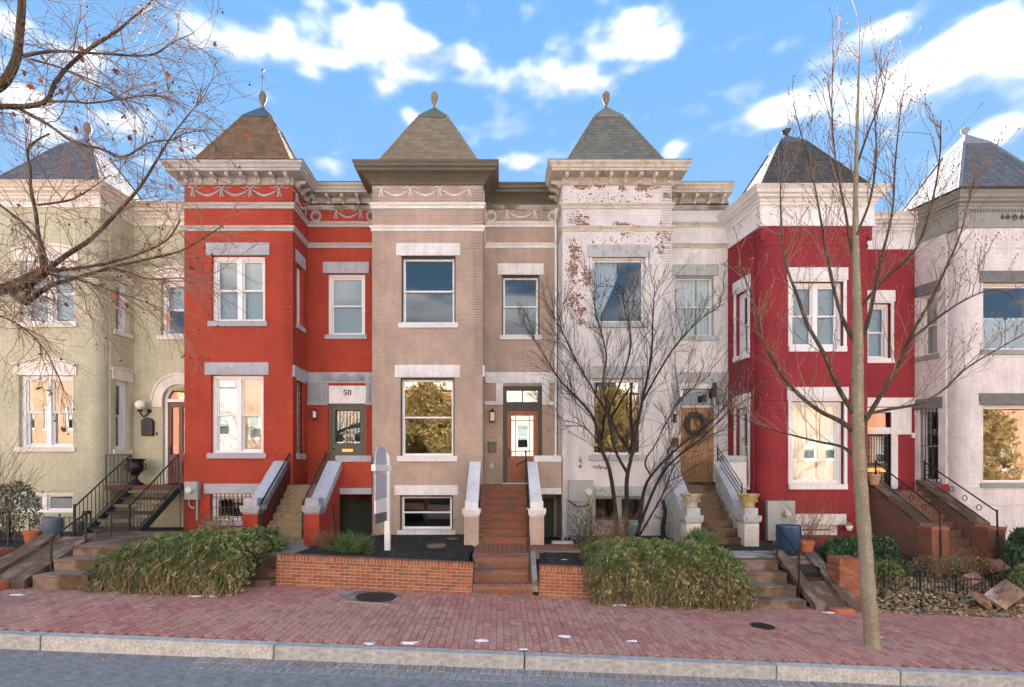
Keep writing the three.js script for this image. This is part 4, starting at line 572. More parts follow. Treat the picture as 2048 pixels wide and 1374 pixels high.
{ const f = h56.fR, g = doorGroup(h56.house, f, 'white framed entrance with black scrolled iron door'), a = uR56(1733), b = uR56(1781), t = Y(868, ZR), vt = Y(822, ZR);
  obj('frame', [bx(a - 0.12, a, 1.9, vt + 0.1, -0.05, 0.04), bx(b, b + 0.2, 1.9, vt + 0.1, -0.05, 0.04), bx(a, b, vt - 0.04, vt + 0.1, -0.1, 0.038), bx(a, b, t, Y(855, ZR), -0.12, 0.02)], M.trimWhite, g);
  obj('transom_pane', [bx(a, b, Y(855, ZR), vt - 0.04, -0.09, -0.084)], GL.coated, g);
  obj('house_number', [lettering('56', 0.12, 0.01, fontSans).translate(uR56(1741), Y(861, ZR), 0.022)], M.brass, g);
  const l = [bx(a, a + 0.07, 1.92, t, -0.09, -0.05), bx(b - 0.07, b, 1.92, t, -0.09, -0.05), bx(a + 0.07, b - 0.07, t - 0.07, t, -0.09, -0.05), bx(a + 0.07, b - 0.07, 2.6, 2.7, -0.09, -0.05)];
  for (let u = a + 0.12; u < b - 0.08; u += 0.08) l.push(bx(u - 0.006, u + 0.006, 1.92, t, -0.078, -0.066));
  for (let v = 2.0; v < t - 0.1; v += 0.13) for (const u of [a + 0.13, b - 0.13]) l.push(at(new THREE.TorusGeometry(0.045, 0.01, 5, 10), u, v, -0.06), at(new THREE.ConeGeometry(0.03, 0.08, 5), u, v + 0.065, -0.06));
  obj('ironwork', l, M.iron, g); obj('storm_pane', [bx(a, b, 1.92, t, -0.12, -0.114)], GL.plain, g); obj('inner_door', [paneled(a, b, 1.92, t, -0.16, 0.03, [[0.15, 0.85, 0.1, 0.4]])], mat([0.3, 0.3, 0.26]), g); obj('letter_slot', [rbx(a + 0.06, b - 0.12, Y(944, ZR), Y(936, ZR), -0.05, -0.03, 0.004)], M.brass, g);
  const sb = Y(820, ZR) + 0.1, st = Y(797, ZR) + 0.02; onWall('stone_band', [rock(-0.1, f.w, sb, st, -0.02, 0.05, 4, 0.006)], M.trimWhite, h56.house, f);
  onWall('entrance_block', [bx(b + 0.2, b + 0.62, Y(869, ZR), sb, 0, 0.035), bx(b + 0.62, f.w - 0.02, Y(876, ZR), Y(866, ZR), 0, 0.06), bx(b + 0.85, f.w - 0.02, Y(830, ZR), sb, 0, 0.03)], M.trimWhite, h56.house, f);
}
// pale house with grey green trim at the right edge
const u58 = (px) => X(px, ZF) - 13.1 - 0.32, winS = { glass: GL.coated, fw: 0.05, frame: M.cream, sashes: 1, lintel: { mat: M.stoneDark, h: 0.33, over: 0.12 }, sill: { mat: M.trimSage, h: 0.14, over: 0.1 } };
const h58 = roundHouse({
  label: 'pale pinkish white brick row house with dark grey lintels and fish scale slate roof', m: M.white2, zf: ZF, bl: 12.744, fl: 13.1, fr: 16.25, br: 16.3, x2: 18.4, friezeBottom: 6.98, crownBottom: 7.5, top: 7.9, cap: 10.15, apexH: 10.6, friezeMat: M.trimSage, cornice: M.trimSage, flashing: mat([0.05, 0.03, 0.03]), zigzag: 6.62,
  strings: [[6.38, 0.05, 0.025], [5.6, 0.04, 0.02], [3.28, 0.06, 0.03], [1.95, 0.05, 0.03], [-0.45, 0.07, 0.03], [-0.95, 0.06, 0.03]],
  windows: [{ on: 'F', box: [u58(1966), u58(1966) + 1.75, 5.42, 3.5], o: { ...winS, blind: 'shutters' } }, { on: 'F', box: [u58(1966), u58(1966) + 1.75, 1.93, -0.3], o: winS },
    { on: 'L', box: [0.14, 0.62, 5.35, 3.52], o: { ...winS, sashes: 2, blind: 'slats' } }, { on: 'L', box: [0.14, 0.66, 1.9, -0.28], o: { ...winS, sashes: 2, bars: 0.1, scrolls: true } }],
  roof: { m: mat([0.08, 0.09, 0.1]), tones: slateTones, scale: true, w: 0.27, exp: 0.16, capMat: mat([0.25, 0.26, 0.27], { roughness: 0.6 }), hipMat: mat([0.2, 0.24, 0.27]), finial: 'knob', finMat: mat([0.32, 0.32, 0.31]) },
});
[-0.35, -0.2, 0, 0.2, 0.35].forEach((d, i) => onWall('scroll_ornament', [at(new THREE.TorusGeometry(0.07 - 0.015 * Math.abs(i - 2), 0.014, 5, 12), 1.25 + d, HT(7.27), 0.04), at(new THREE.ConeGeometry(0.03, 0.14, 5), 1.25 + d, HT(7.33), 0.045)], M.stoneDark, h58.house, h58.fF));
// ---------- ground, road, kerb, pavement ----------
const walkY = (x, z) => slope(x) - 0.1 + 0.05 * clamp((-7.36 - z) / 3.1, 0, 1.2);
function sheet(x0, x1, z0, z1, nx, nz, fy) { // z0 nearer the houses
  const g = new THREE.PlaneGeometry(1, 1, nx, nz), p = g.attributes.position; g.rotateX(-PI2);
  for (let i = 0; i < p.count; i++) { const x = lerp(x0, x1, p.getX(i) + 0.5), z = lerp(z0, z1, p.getZ(i) + 0.5); p.setXYZ(i, x, fy(x, z), z); }
  g.computeVertexNormals(); return boxUV(clean(g));
}
structure('ground', sheet(-150, 150, -150, 150, 2, 2, (x) => slope(clamp(x, -1e3, 1e3)) - 0.75), M.soil);
structure('road', sheet(-60, 60, -7.3, 2.4, 2, 2, (x) => slope(x) - 0.3), M.asphalt);
structure('pavement', sheet(-60, 60, -16, -7.3, 2, 30, (x, z) => walkY(x, z) - 0.02), M.sandJoint).name = 'sidewalk';
structure('far_sidewalk', sheet(-60, 60, 2.3, 8, 2, 2, (x) => slope(x) - 0.12), paverTones[1]);
structure('far_kerb', [sweep([[-60, 2.3], [60, 2.3]], [[0, -3], [0, 3], [0.1, 3], [0.1, -3]])].length ? sheet(-60, 60, 2.25, 2.38, 2, 1, (x) => slope(x) - 0.11) : null, M.granite);
const graniteB = mat([0.56, 0.56, 0.53], { map: tGrain, bump: [bFine, 0.006] });
{ // kerb stones
  const kerb = new THREE.Group(); kerb.name = 'kerb'; kerb.userData.kind = 'structure'; scene.add(kerb);
  const cuts = [-40, -30, -22, -16, -12.5, -9.4, -6.3, -3.1, 0.34, 3.8, 5.5, 7.2, 9.1, 12, 16, 22, 30, 40];
  for (let i = 0; i < cuts.length - 1; i++) { const a = cuts[i] + 0.006, b = cuts[i + 1] - 0.006, c = (a + b) / 2; const g = rbx(-(b - a) / 2, (b - a) / 2, -0.26, 0, -7.36, -7.2, 0.012); const m = obj('kerb_stone', boxUV(clean(g)), i % 3 ? M.granite : graniteB, kerb); m.position.set(c, slope(c) - 0.095, 0); m.rotation.z = Math.atan(-0.041); }
  const gut = new THREE.Group(); gut.name = 'gutter'; gut.userData.kind = 'structure'; scene.add(gut); const geo = boxUV(clean(new RoundedBoxGeometry(0.098, 0.06, 0.2, 1, 0.008))), gm = [[0.34, 0.335, 0.335], [0.29, 0.288, 0.29], [0.38, 0.35, 0.34], [0.36, 0.3, 0.28]].map((c) => mat(c, { map: tGrain, roughness: 0.9 })), far = [];
  for (let i = -40; i < 70; i++) { const x = i * 0.108 + 0.3; const m = obj('paver', geo, pick(gm), gut); m.position.set(x, slope(x) - 0.32 + rr(0, 0.008), -7.095 + rr(-0.004, 0.004)); m.rotation.set(rr(-0.02, 0.02), rr(-0.02, 0.02), -0.041); }
  for (let i = -40; i < 70; i += 1) { const x = i * 0.108 + 0.354; far.push(geo.clone().translate(x, slope(x) - 0.327 + rr(0, 0.006), -6.885)); }
  obj('second_row', far, gm[0], gut).userData.kind = 'stuff';
}
{ // brick pavers of the sidewalk
  const walk = scene.children.find((c) => c.name === 'sidewalk'), geo = boxUV(clean(new THREE.BoxGeometry(0.098, 0.05, 0.203))), pos = [], nor = [], col = [], uvs = [];
  const base = geo.attributes.position, bn = geo.attributes.normal, buv = geo.attributes.uv, tones = paverTones.map((m) => m.color);
  const vm = new THREE.MeshStandardMaterial({ vertexColors: true, map: tGrain, roughness: 0.85, bumpMap: bFine, bumpScale: 0.006 });
  const q = new THREE.Quaternion(), mm = new THREE.Matrix4(), v = V3(0, 0, 0);
  for (let i = -130; i < 145; i++) for (let k = 0; k < 17; k++) {
    const x = i * 0.107, z = -7.47 - k * 0.213 - (i & 1 ? 0.106 : 0); if (z < -10.75 + (x < -5 ? 0.0 : 0)) continue;
    const y = walkY(x, z) - 0.022 + rr(-0.003, 0.004), e = new THREE.Euler(rr(-0.012, 0.012), rr(-0.02, 0.02), -0.041 + rr(-0.02, 0.02));
    const patch = fbm(x * 0.5 + 40, z * 0.6 + 40, 256, 3), ti = clamp(Math.floor((patch - 0.25) * 8 + rr(-1.2, 1.2)), 0, 4);
    if (k < 3 && i > -36 && i < 60) { const m = obj('paver', geo, paverTones[ti], walk); m.position.set(x, y, z); m.rotation.copy(e); continue; }
    mm.compose(V3(x, y, z), q.setFromEuler(e), V3(1, 1, 1));
    for (let j = 0; j < base.count; j++) { if (bn.getY(j) < -0.5) continue; v.fromBufferAttribute(base, j).applyMatrix4(mm); pos.push(v.x, v.y, v.z); nor.push(bn.getX(j), bn.getY(j), bn.getZ(j)); uvs.push(buv.getX(j) + x, buv.getY(j) + z); const c = tones[ti]; col.push(c.r, c.g, c.b); }
  }
  const g = new THREE.BufferGeometry(); g.setAttribute('position', new THREE.Float32BufferAttribute(pos, 3)); g.setAttribute('normal', new THREE.Float32BufferAttribute(nor, 3)); g.setAttribute('uv', new THREE.Float32BufferAttribute(uvs, 2)); g.setAttribute('color', new THREE.Float32BufferAttribute(col, 3));
  obj('distant_pavers', g, vm, walk).userData.kind = 'stuff';
}
{ // manhole in its concrete apron and a small round cover
  const a = thing('manhole_cover', 'round iron manhole cover set in a concrete apron by the brick wall', 'manhole', [X(752, 9.9), walkY(-2.3, -9.9), -9.9]); a.rotation.z = Math.atan(-0.041);
  const s = new THREE.Shape([[-1.05, 0.62], [0.5, 0.58], [0.36, -0.44], [-0.45, -0.36]].map((p) => new THREE.Vector2(...p)));
  obj('concrete_apron', [new THREE.ExtrudeGeometry(s, { depth: 0.03, bevelEnabled: false }).rotateX(-PI2).translate(0, -0.018, 0)], M.concreteGrey, a);
  const l = [new THREE.CylinderGeometry(0.34, 0.34, 0.02, 28).translate(0, 0.012, 0)]; for (let i = -4; i <= 4; i++) { const w = Math.sqrt(0.31 ** 2 - (i * 0.07) ** 2); l.push(bx(i * 0.07 - 0.012, i * 0.07 + 0.012, 0.0225, 0.029, -w, w)); }
  obj('lid', l, M.ironRust, a); obj('rim', [new THREE.TorusGeometry(0.36, 0.018, 6, 30).rotateX(PI2).translate(0, 0.012, 0)], M.iron, a);
  const b = thing('valve_cover', 'small round iron valve cover sunk in the brick sidewalk', 'valve cover', [X(1525, 9.06), walkY(4.53, -9.06) + 0.004, -9.06]); b.rotation.z = Math.atan(-0.041);
  obj('lid', [new THREE.CylinderGeometry(0.17, 0.17, 0.02, 24), ...[-0.08, 0, 0.08].map((x) => bx(x - 0.01, x + 0.01, 0.0105, 0.016, -0.12, 0.12))], M.iron, b); obj('rim', [new THREE.TorusGeometry(0.185, 0.014, 6, 24).rotateX(PI2)], M.ironRust, b);
}
// ---------- front gardens ----------
const notches = [[-9.75, -7.45], [-5.15, -4.5], [-0.62, 0.8], [4.72, 6.12]];
function yardY(x, z) {
  const Z = -z, wy = walkY(x, z), back = x < -9 ? 0.72 : x < 7 ? 0.6 : lerp(0.45, 0.15, clamp((x - 7) / 5));
  const walled = x > -4.5 && x < 1.86, front = walled ? slope(x) + 0.5 : lerp(wy, back, x > 7 ? 0.3 : 0.75), edge = x < -4.5 ? 9.75 : 10.55;
  let y = walled ? lerp(front, back, smooth(Z, 10.7, 13)) : lerp(wy - 0.03, lerp(front, back, smooth(Z, 11.3, 13.5)), smooth(Z, edge, edge + 0.9));
  if (walled && Z < 10.66) y = wy - 0.06;
  for (const [a, b] of notches) if (x > a && x < b && Z < 12.2) y = Math.min(y, wy - 0.05);
  if (x > 0.98 && x < 1.84 && Z > 12.6) y = Math.min(y, 0.42); if (x > -4.45 && x < -3.64 && Z > 13) y = Math.min(y, 0.3);
  return y + 0.03 * (fbm(x * 1.7 + 50, z * 1.7 + 50, 256, 3) - 0.5);
}
structure('garden_soil', sheet(-26, 26, -16.1, -9.7, 520, 80, (x, z) => yardY(x, z)), M.soil);
structure('mulch_bed', sheet(-4.3, -0.66, -14.98, -10.75, 60, 60, (x, z) => yardY(x, z) + 0.03 + (x < -3.4 && -z > 12.8 ? -0.4 : 0)), M.mulch);
structure('mulch_bed', sheet(0.98, 1.78, -12.0, -10.75, 20, 30, (x, z) => yardY(x, z) + 0.035), M.mulch);
// ---------- brick retaining walls, each brick a piece ----------
const brickGeo = boxUV(clean(new RoundedBoxGeometry(0.203, 0.057, 0.09, 1, 0.004))), rowGeo = boxUV(clean(new RoundedBoxGeometry(0.057, 0.1, 0.203, 1, 0.005)));
const tone = (r) => brickTones[r() < 0.72 ? Math.floor(r() * 3) : r() < 0.6 ? 5 : r() < 0.6 ? 3 : 4];
function retaining(label, x0, x1, z, rows, seed) {
  const c = (x0 + x1) / 2, w = x1 - x0, g = thing('retaining_wall', label, 'wall', [c, slope(c) - 0.075, z], 0, 'low brick garden walls'), r = rng(seed); g.rotation.z = Math.atan(-0.045);
  const H = rows * 0.0675; obj('core', [bx(-w / 2 + 0.006, w / 2 - 0.006, -0.15, H + 0.09, -0.2, -0.006)], M.mortar, g);
  for (let k = 0; k < rows; k++) for (let x = -w / 2 - (k % 2 ? 0.1065 : 0); x < w / 2 - 0.01; x += 0.213) {
    const a = Math.max(x, -w / 2), b = Math.min(x + 0.203, w / 2); if (b - a < 0.03) continue;
    const m = obj('brick', brickGeo, tone(r), g); m.position.set((a + b) / 2, k * 0.0675 + 0.034, -0.045 + (r() - 0.5) * 0.004); m.scale.x = (b - a) / 0.203;
    if (a === -w / 2 || b === w / 2) { const e = obj('brick', brickGeo, tone(r), g); e.rotation.y = PI2; e.position.set(a === -w / 2 ? -w / 2 + 0.044 : w / 2 - 0.044, k * 0.0675 + 0.034, -0.145); e.scale.x = 0.48; }
  }
  for (let x = -w / 2 + 0.033; x < w / 2; x += 0.067) { const m = obj('brick', rowGeo, tone(r), g); m.position.set(x, H + 0.052 + (r() - 0.5) * 0.004, -0.1 + (r() - 0.5) * 0.004); }
  return g;
}
retaining('long low orange brick garden wall in front of the beige house', X(550, 10.5), X(944, 10.5), -10.5, 8, 21);
retaining('short low orange brick garden wall beside the brick steps', X(1077, 10.5), X(1183, 10.5), -10.5, 8, 22);
// ---------- flights of steps ----------
function cheek(x0, x1, zb, zt, yBase, yb, yt) { const s = new THREE.Shape([[zb, yBase], [zb, yb], [zt, yt], [zt, yBase]].map(([z, y]) => new THREE.Vector2(-z, y))); return new THREE.ExtrudeGeometry(s, { depth: x1 - x0, bevelEnabled: false }).rotateY(PI2).translate(x0, 0, 0).scale(1, 1, 1); }
// ExtrudeGeometry in the (z, y) plane: after rotateY(90 deg) shape x becomes -z
function slab(x0, x1, zb, zt, yb, yt, th) { const s = new THREE.Shape([[zb, yb], [zb, yb + th], [zt, yt + th], [zt, yt]].map(([z, y]) => new THREE.Vector2(-z, y))); return new THREE.ExtrudeGeometry(s, { depth: x1 - x0, bevelEnabled: true, bevelSize: 0.008, bevelThickness: 0.008, bevelSegments: 1 }).rotateY(PI2).translate(x0, 0, 0); }
function flight(g, x0, x1, zb, zt, y0, y1, n, m, { name = 'step', nose = 0.02, base = y0 } = {}) {
  const dz = (zt - zb) / n, dy = (y1 - y0) / n;   // zb nearer (less negative)
  for (let i = 0; i < n; i++) obj(name, [rbx(x0, x1, base - 0.05 - 0.001 * i, y0 + dy * (i + 1) - 0.04, zb + dz * (i + 1) + (i === n - 1 ? 0 : -0.05), zb + dz * i, 0.004), rbx(x0 + 0.002, x1 - 0.002, y0 + dy * (i + 1) - 0.045, y0 + dy * (i + 1), zb + dz * (i + 1) - 0.01, zb + dz * i + nose, 0.012)], m, g);
}
function capital(x, y, z, w, m, g, m2 = m) { // carved flared capital with a block on top
  const l = [rbx(x - w * 0.52, x + w * 0.52, y, y + 0.05, z - w * 0.52, z + w * 0.52, 0.01)], s = new THREE.Shape(); s.moveTo(-w * 0.52, 0.05); s.quadraticCurveTo(-w * 0.66, 0.1, -w * 0.64, 0.2); s.lineTo(w * 0.64, 0.2); s.quadraticCurveTo(w * 0.66, 0.1, w * 0.52, 0.05);
  l.push(new THREE.ExtrudeGeometry(s, { depth: w * 1.2, bevelEnabled: true, bevelSize: 0.01, bevelThickness: 0.03, bevelSegments: 2 }).translate(x, y, z - w * 0.6), rbx(x - w * 0.48, x + w * 0.48, y + 0.2, y + 0.4, z - w * 0.5, z + w * 0.5, 0.012));
  for (let i = 0; i < 14; i++) l.push(new THREE.SphereGeometry(0.018, 5, 4).translate(x - w * 0.5 + w * (i % 7) / 6, y + 0.1 + 0.05 * Math.floor(i / 7) + 0.02 * Math.sin(i * 2.1), z + w * 0.6 + 0.03));
  obj('capital', l, m, g);
}
function ironRail(g, pts, h, m, { pitch = 0.13, r = 0.014, name = 'handrail', low = 0.08, scroll } = {}) { // rail above a polyline of foot points
  const top = pts.map(([x, y, z]) => [x, y + h, z]); for (let i = 0; i < pts.length - 1; i++) { obj(name, [sqbar(top[i], top[i + 1], r * 2.2), sqbar([pts[i][0], pts[i][1] + low, pts[i][2]], [pts[i + 1][0], pts[i + 1][1] + low, pts[i + 1][2]], r * 1.5)], m, g);
    const A = V3(...pts[i]), B = V3(...pts[i + 1]), n = Math.max(1, Math.round(A.distanceTo(B) / pitch)); for (let k = 0; k <= n; k++) { const p = A.clone().lerp(B, k / n), end = k === 0 || k === n; obj(end ? 'post' : 'baluster', [sqbar([p.x, p.y + (end ? 0 : low), p.z], [p.x, p.y + h, p.z], end ? r * 2 : r)], m, g); } 
    if (scroll) { const l = []; for (let k = 0; k < n; k++) { const p = A.clone().lerp(B, (k + 0.5) / n); l.push(new THREE.TorusGeometry(0.05, 0.008, 5, 12).rotateY(PI2).translate(p.x, p.y + h * 0.5, p.z)); } obj('scrollwork', l, m, g); } }
}
function landing(g, x1, x2, xs, m, capM, o = {}) { // entrance landing: slab between bay and next house, parapet from xs to x2 over the basement passage
  obj('landing', [bx(x1 + 0.012, x2 - 0.012, 1.86, 2.045, -ZR + 0.012, -ZF - 0.02)], o.floor ?? M.concreteGrey, g);
  const f = frameOf([xs, -ZF + 0.1], [x2 - 0.01, -ZF + 0.1]); wall(g, f, 1.96, 2.7, m, [], { thick: 0.2, name: 'parapet' });
  obj('parapet_cap', [rbx(xs - 0.04, x2 - 0.012, 2.7, 2.88, -ZF - 0.14, -ZF + 0.15, 0.012)], capM, g); obj('passage_lintel', [rbx(xs + 0.03, x2 - 0.012, 1.78, 1.96, -ZF - 0.1, -ZF + 0.12, 0.008)], capM, g);
}
{ // steps of the red house
  const g = thing('front_steps', 'sandy concrete steps with slanting grey capped red walls at number 50', 'steps'), zb = -13.25, m = M.concreteSand;
  flight(g, -6.02, -4.9, zb, -ZF - 0.02, 0.6, 2.045, 8, m); obj('bottom_slab', [rbx(-6.6, -4.75, 0.42, 0.6, -13.26, -12.5, 0.02)], M.concrete, g);
  landing(g, X(585.5, ZF), X(745, ZF), -4.62, M.red, M.stoneGray, { floor: M.concreteSand });
  for (const [a, b] of [[-6.42, -6.04], [-4.88, -4.5]]) {
    obj('cheek_wall', [boxUV(clean(cheek(a + 0.04, b - 0.04, zb - 0.2, -ZF + 0.115, 0.3, 1.45, 2.45)))], M.red, g); obj('cheek_cap', [slab(a, b, zb - 0.25, -ZF + 0.1, 1.46, 2.5, 0.22)], mat([0.5, 0.52, 0.58], { map: tPaint, roughness: 0.6 }), g);
    const f = frameOf([a - 0.0, zb + 0.17], [b, zb + 0.17]); wall(g, f, 0.35, 1.36, M.red, [], { thick: 0.38, name: 'pillar' }); capital((a + b) / 2, 1.36, zb - 0.02, 0.36, M.stoneGray, g);
  }
  ironRail(g, [[-6.0, 0.75, zb + 0.1], [-6.0, 2.1, -ZF]], 0.86, M.iron, { scroll: true }); ironRail(g, [[-4.95, 0.75, zb + 0.1], [-4.95, 2.1, -ZF]], 0.86, M.iron, { scroll: true });
}
const stepBrick = (r) => brickTones[r() < 0.5 ? 3 : r() < 0.6 ? 0 : r() < 0.5 ? 4 : 2];
function brickFlight(g, x0, x1, zb, n, dz, y0, dy, seed, tones = stepBrick) {
  const r = rng(seed), w = x1 - x0;
  for (let i = 0; i < n; i++) {
    const z = zb - i * dz, y = y0 + i * dy; obj('step', [bx(x0 + 0.004, x1 - 0.004, y0 - 0.3, y + dy - 0.012, z - dz - 0.1, z - 0.012)], M.mortarGrey, g);
    for (let x = x0 + 0.05; x < x1 - 0.02; x += 0.104) { const m = obj('brick', rowGeo, tones(r), g); m.rotation.set(0, 0, PI2); m.position.set(x, y + dy - 0.03 + r() * 0.004, z - 0.1); m.scale.set(1, 0.93, 1); }
    const rows = Math.max(1, Math.round((dy - 0.065) / 0.066)); for (let q = 0; q < rows; q++) for (let x = x0 + (q % 2 ? 0 : 0.1); x < x1; x += 0.213) { const a = Math.max(x, x0), b = Math.min(x + 0.203, x1); if (b - a < 0.04) continue; const m = obj('brick', brickGeo, tones(r), g); m.position.set((a + b) / 2, y + 0.032 + q * 0.066, z - 0.045); m.scale.x = (b - a) / 0.203; }
  }
}
{ // brick steps of the beige house: a lower flight from the sidewalk, a brick path and the flight to the door
  const g = thing('front_steps', 'reddish brick steps between white capped walls leading to the orange door', 'steps');
  const g2 = thing('garden_steps', 'short brick flight from the sidewalk up between the two garden walls', 'steps');
  brickFlight(g, -0.54, 0.74, -13.02, 8, 0.25, 0.62, 0.178, 31);
  brickFlight(g2, -0.55, 0.66, -10.5, 3, 0.34, -0.06, 0.225, 32);
  obj('edging', [slab(0.665, 0.76, -10.5, -11.5, 0.02, 0.58, 0.1)], M.concreteGrey, g2);
  const p = new THREE.Group(); p.name = 'brick_path'; p.userData.kind = 'structure'; scene.add(p); const r = rng(33);
  obj('bedding', [bx(-0.6, 0.86, 0.3, 0.605, -13.05, -11.5), bx(0.86, 1.9, 0.3, 0.6, -13.1, -12.05)], M.mortarGrey, p);
  const flat = boxUV(clean(new RoundedBoxGeometry(0.1, 0.05, 0.203, 1, 0.006)));
  for (let i = 0; i < 24; i++) for (let k = 0; k < 8; k++) { const x = -0.53 + i * 0.106, z = -11.5 - 0.106 - k * 0.213 - (i % 2 ? 0.1 : 0); if (z < -13.0 || (x > 0.84 && (z > -12.15 || x > 1.88))) continue; const m = obj('brick', flat, stepBrick(r), p); m.position.set(x, 0.602 + r() * 0.006, z); m.rotation.set((r() - 0.5) * 0.02, 0, (r() - 0.5) * 0.02); }
  landing(g, X(965.5, ZF), X(1123, ZF), 1.0, M.tan, M.stoneWhite, { floor: brickTones[3] });
  for (const [a, b] of [[-0.85, -0.55], [0.75, 1.05]]) {
    obj('cheek_wall', [boxUV(clean(cheek(a + 0.03, b - 0.03, -13.2, -ZF + 0.115, 0.3, 1.5, 2.5)))], M.tan, g); obj('cheek_cap', [slab(a, b, -13.15, -ZF + 0.11, 1.5, 2.5, 0.2)], M.stoneWhite, g);
    obj('pillar', [rbx(a - 0.03, b + 0.03, 0.4, 1.3, -13.2, -12.84, 0.01)], M.tan, g); capital((a + b) / 2, 1.3, -13.02, 0.34, M.stoneWhite, g);
  }
  obj('handrail', [bar([0.72, 1.62, -12.9], [0.72, 3.0, -14.7], 0.025), bar([0.72, 1.62, -12.9], [0.72, 0.62, -12.9], 0.02), bar([0.72, 3.0, -14.7], [0.72, 2.1, -14.7], 0.02), bar([0.72, 2.75, -14.4], [0.45, 2.6, -14.7], 0.02)], M.ironGreen, g);
  obj('handrail', [bar([0.6, 0.95, -10.7], [0.62, 1.55, -11.9], 0.022), bar([0.6, 0.95, -10.7], [0.6, 0.1, -10.7], 0.02), bar([0.62, 1.55, -11.9], [0.62, 0.6, -11.9], 0.02)], M.ironRust, g2);
  obj('cellar_step', [rbx(1.3, 1.82, 0.6, 0.68, -13.3, -13.05, 0.01)], M.stoneGray, g);
}
{ // brown steps of the white house
  const g = thing('front_steps', 'brown stone steps with flaking grey cheek walls leading to the tan door', 'steps'), zb = -13.2;
  flight(g, 5.0, 6.05, zb, -ZF - 0.02, 0.56, 2.0, 7, M.concreteBrown); obj('doorstep', [rbx(5.3, 6.6, 2.046, 2.12, -ZR + 0.02, -ZR + 0.4, 0.01)], M.concreteBrown, g);
  landing(g, X(1343, ZF), X(1456, ZR), 6.36, M.white, M.stoneOld, { floor: M.concreteBrown });
  for (const [a, b] of [[4.62, 4.99], [6.06, 6.42]]) {
    obj('cheek_wall', [boxUV(clean(cheek(a + 0.05, b - 0.03, zb - 0.2, -ZF + 0.115, 0.3, 1.25, 2.5)))], M.oldPaint, g); obj('cheek_cap', [slab(a, b, zb - 0.2, -ZF + 0.11, 1.25, 2.5, 0.2)], M.stoneOld, g);
    const f = frameOf([a, zb + 0.19], [b, zb + 0.19]); wall(g, f, 0.3, 1.12, M.cream, [], { thick: 0.36, name: 'pillar' }); capital((a + b) / 2, 1.12, zb, 0.35, M.stoneOld, g);
    const u = thing('stone_planter', a < 5 ? 'weathered pale stone planter bowl on the pillar left of the brown steps' : 'mossy yellowish stone planter bowl on the pillar right of the brown steps', 'planter', [(a + b) / 2, 1.52, zb], 0, 'stone planters on the step pillars');
    obj('bowl', [lathe([[0.001, 0], [0.15, 0], [0.16, 0.03], [0.14, 0.06], [0.19, 0.2], [0.25, 0.3], [0.27, 0.31], [0.27, 0.35], [0.23, 0.35], [0.2, 0.28], [0.001, 0.27]], 24), ...Array.from({ length: 12 }, (_, i) => at(new THREE.TorusGeometry(0.045, 0.012, 5, 10), Math.sin(i * 0.5236) * 0.205, 0.19, Math.cos(i * 0.5236) * 0.205, -0.3, i * 0.5236))], a < 5 ? M.stoneUrn : mat([0.5, 0.42, 0.2], { map: tStain, bump: [bCoarse, 0.015] }), u); obj('soil', [new THREE.CylinderGeometry(0.2, 0.2, 0.02, 16).translate(0, 0.29, 0)], M.soil, u);
  }
  for (let k = 0; k < 4; k++) obj('handrail', [bar([6.2, 1.72 + k * 0.13, -13.45], [6.2, 2.72 + k * 0.13, -14.95], 0.012)], M.iron, g);
  obj('post', [bar([6.2, 1.55, -13.45], [6.2, 2.13, -13.45], 0.018), bar([6.2, 2.6, -14.95], [6.2, 3.15, -14.95], 0.018)], M.iron, g);
  // lower flight to the sidewalk with its own handrail and slanting stone slabs
  const g2 = thing('garden_steps', 'worn sandstone steps from the sidewalk towards the white house', 'steps'); flight(g2, 4.8, 6.04, -10.35, -11.75, -0.33, 0.5, 4, M.sandstone, { base: -0.35 }); obj('top_slab', [rbx(4.7, 7.0, 0.38, 0.52, -13.18, -11.76, 0.02)], M.concreteGrey, g2);
  obj('handrail', [bar([6.1, 1.22, -11.55], [6.12, 0.72, -10.75], 0.02), bar([6.1, 1.22, -11.55], [6.1, 0.45, -11.55], 0.02), bar([6.12, 0.72, -10.75], [6.12, -0.3, -10.75], 0.02)], M.iron, g2);
  const s = thing('stone_slab_bank', 'slanting weathered sandstone slabs beside the worn steps', 'stone slabs', [0, 0, 0]);
  obj('slab', [slab(6.2, 6.42, -10.3, -11.9, -0.35, 0.5, 0.14)], M.sandstone, s); obj('slab', [slab(6.43, 6.86, -10.35, -11.9, -0.42, 0.43, 0.12)], M.sandstone, s); obj('slab', [slab(6.87, 7.12, -10.3, -11.9, -0.36, 0.48, 0.14)], M.sandstone, s); obj('slab', [rbx(6.45, 6.85, -0.5, -0.24, -10.34, -10.1, 0.03)], M.terracotta, s);
}
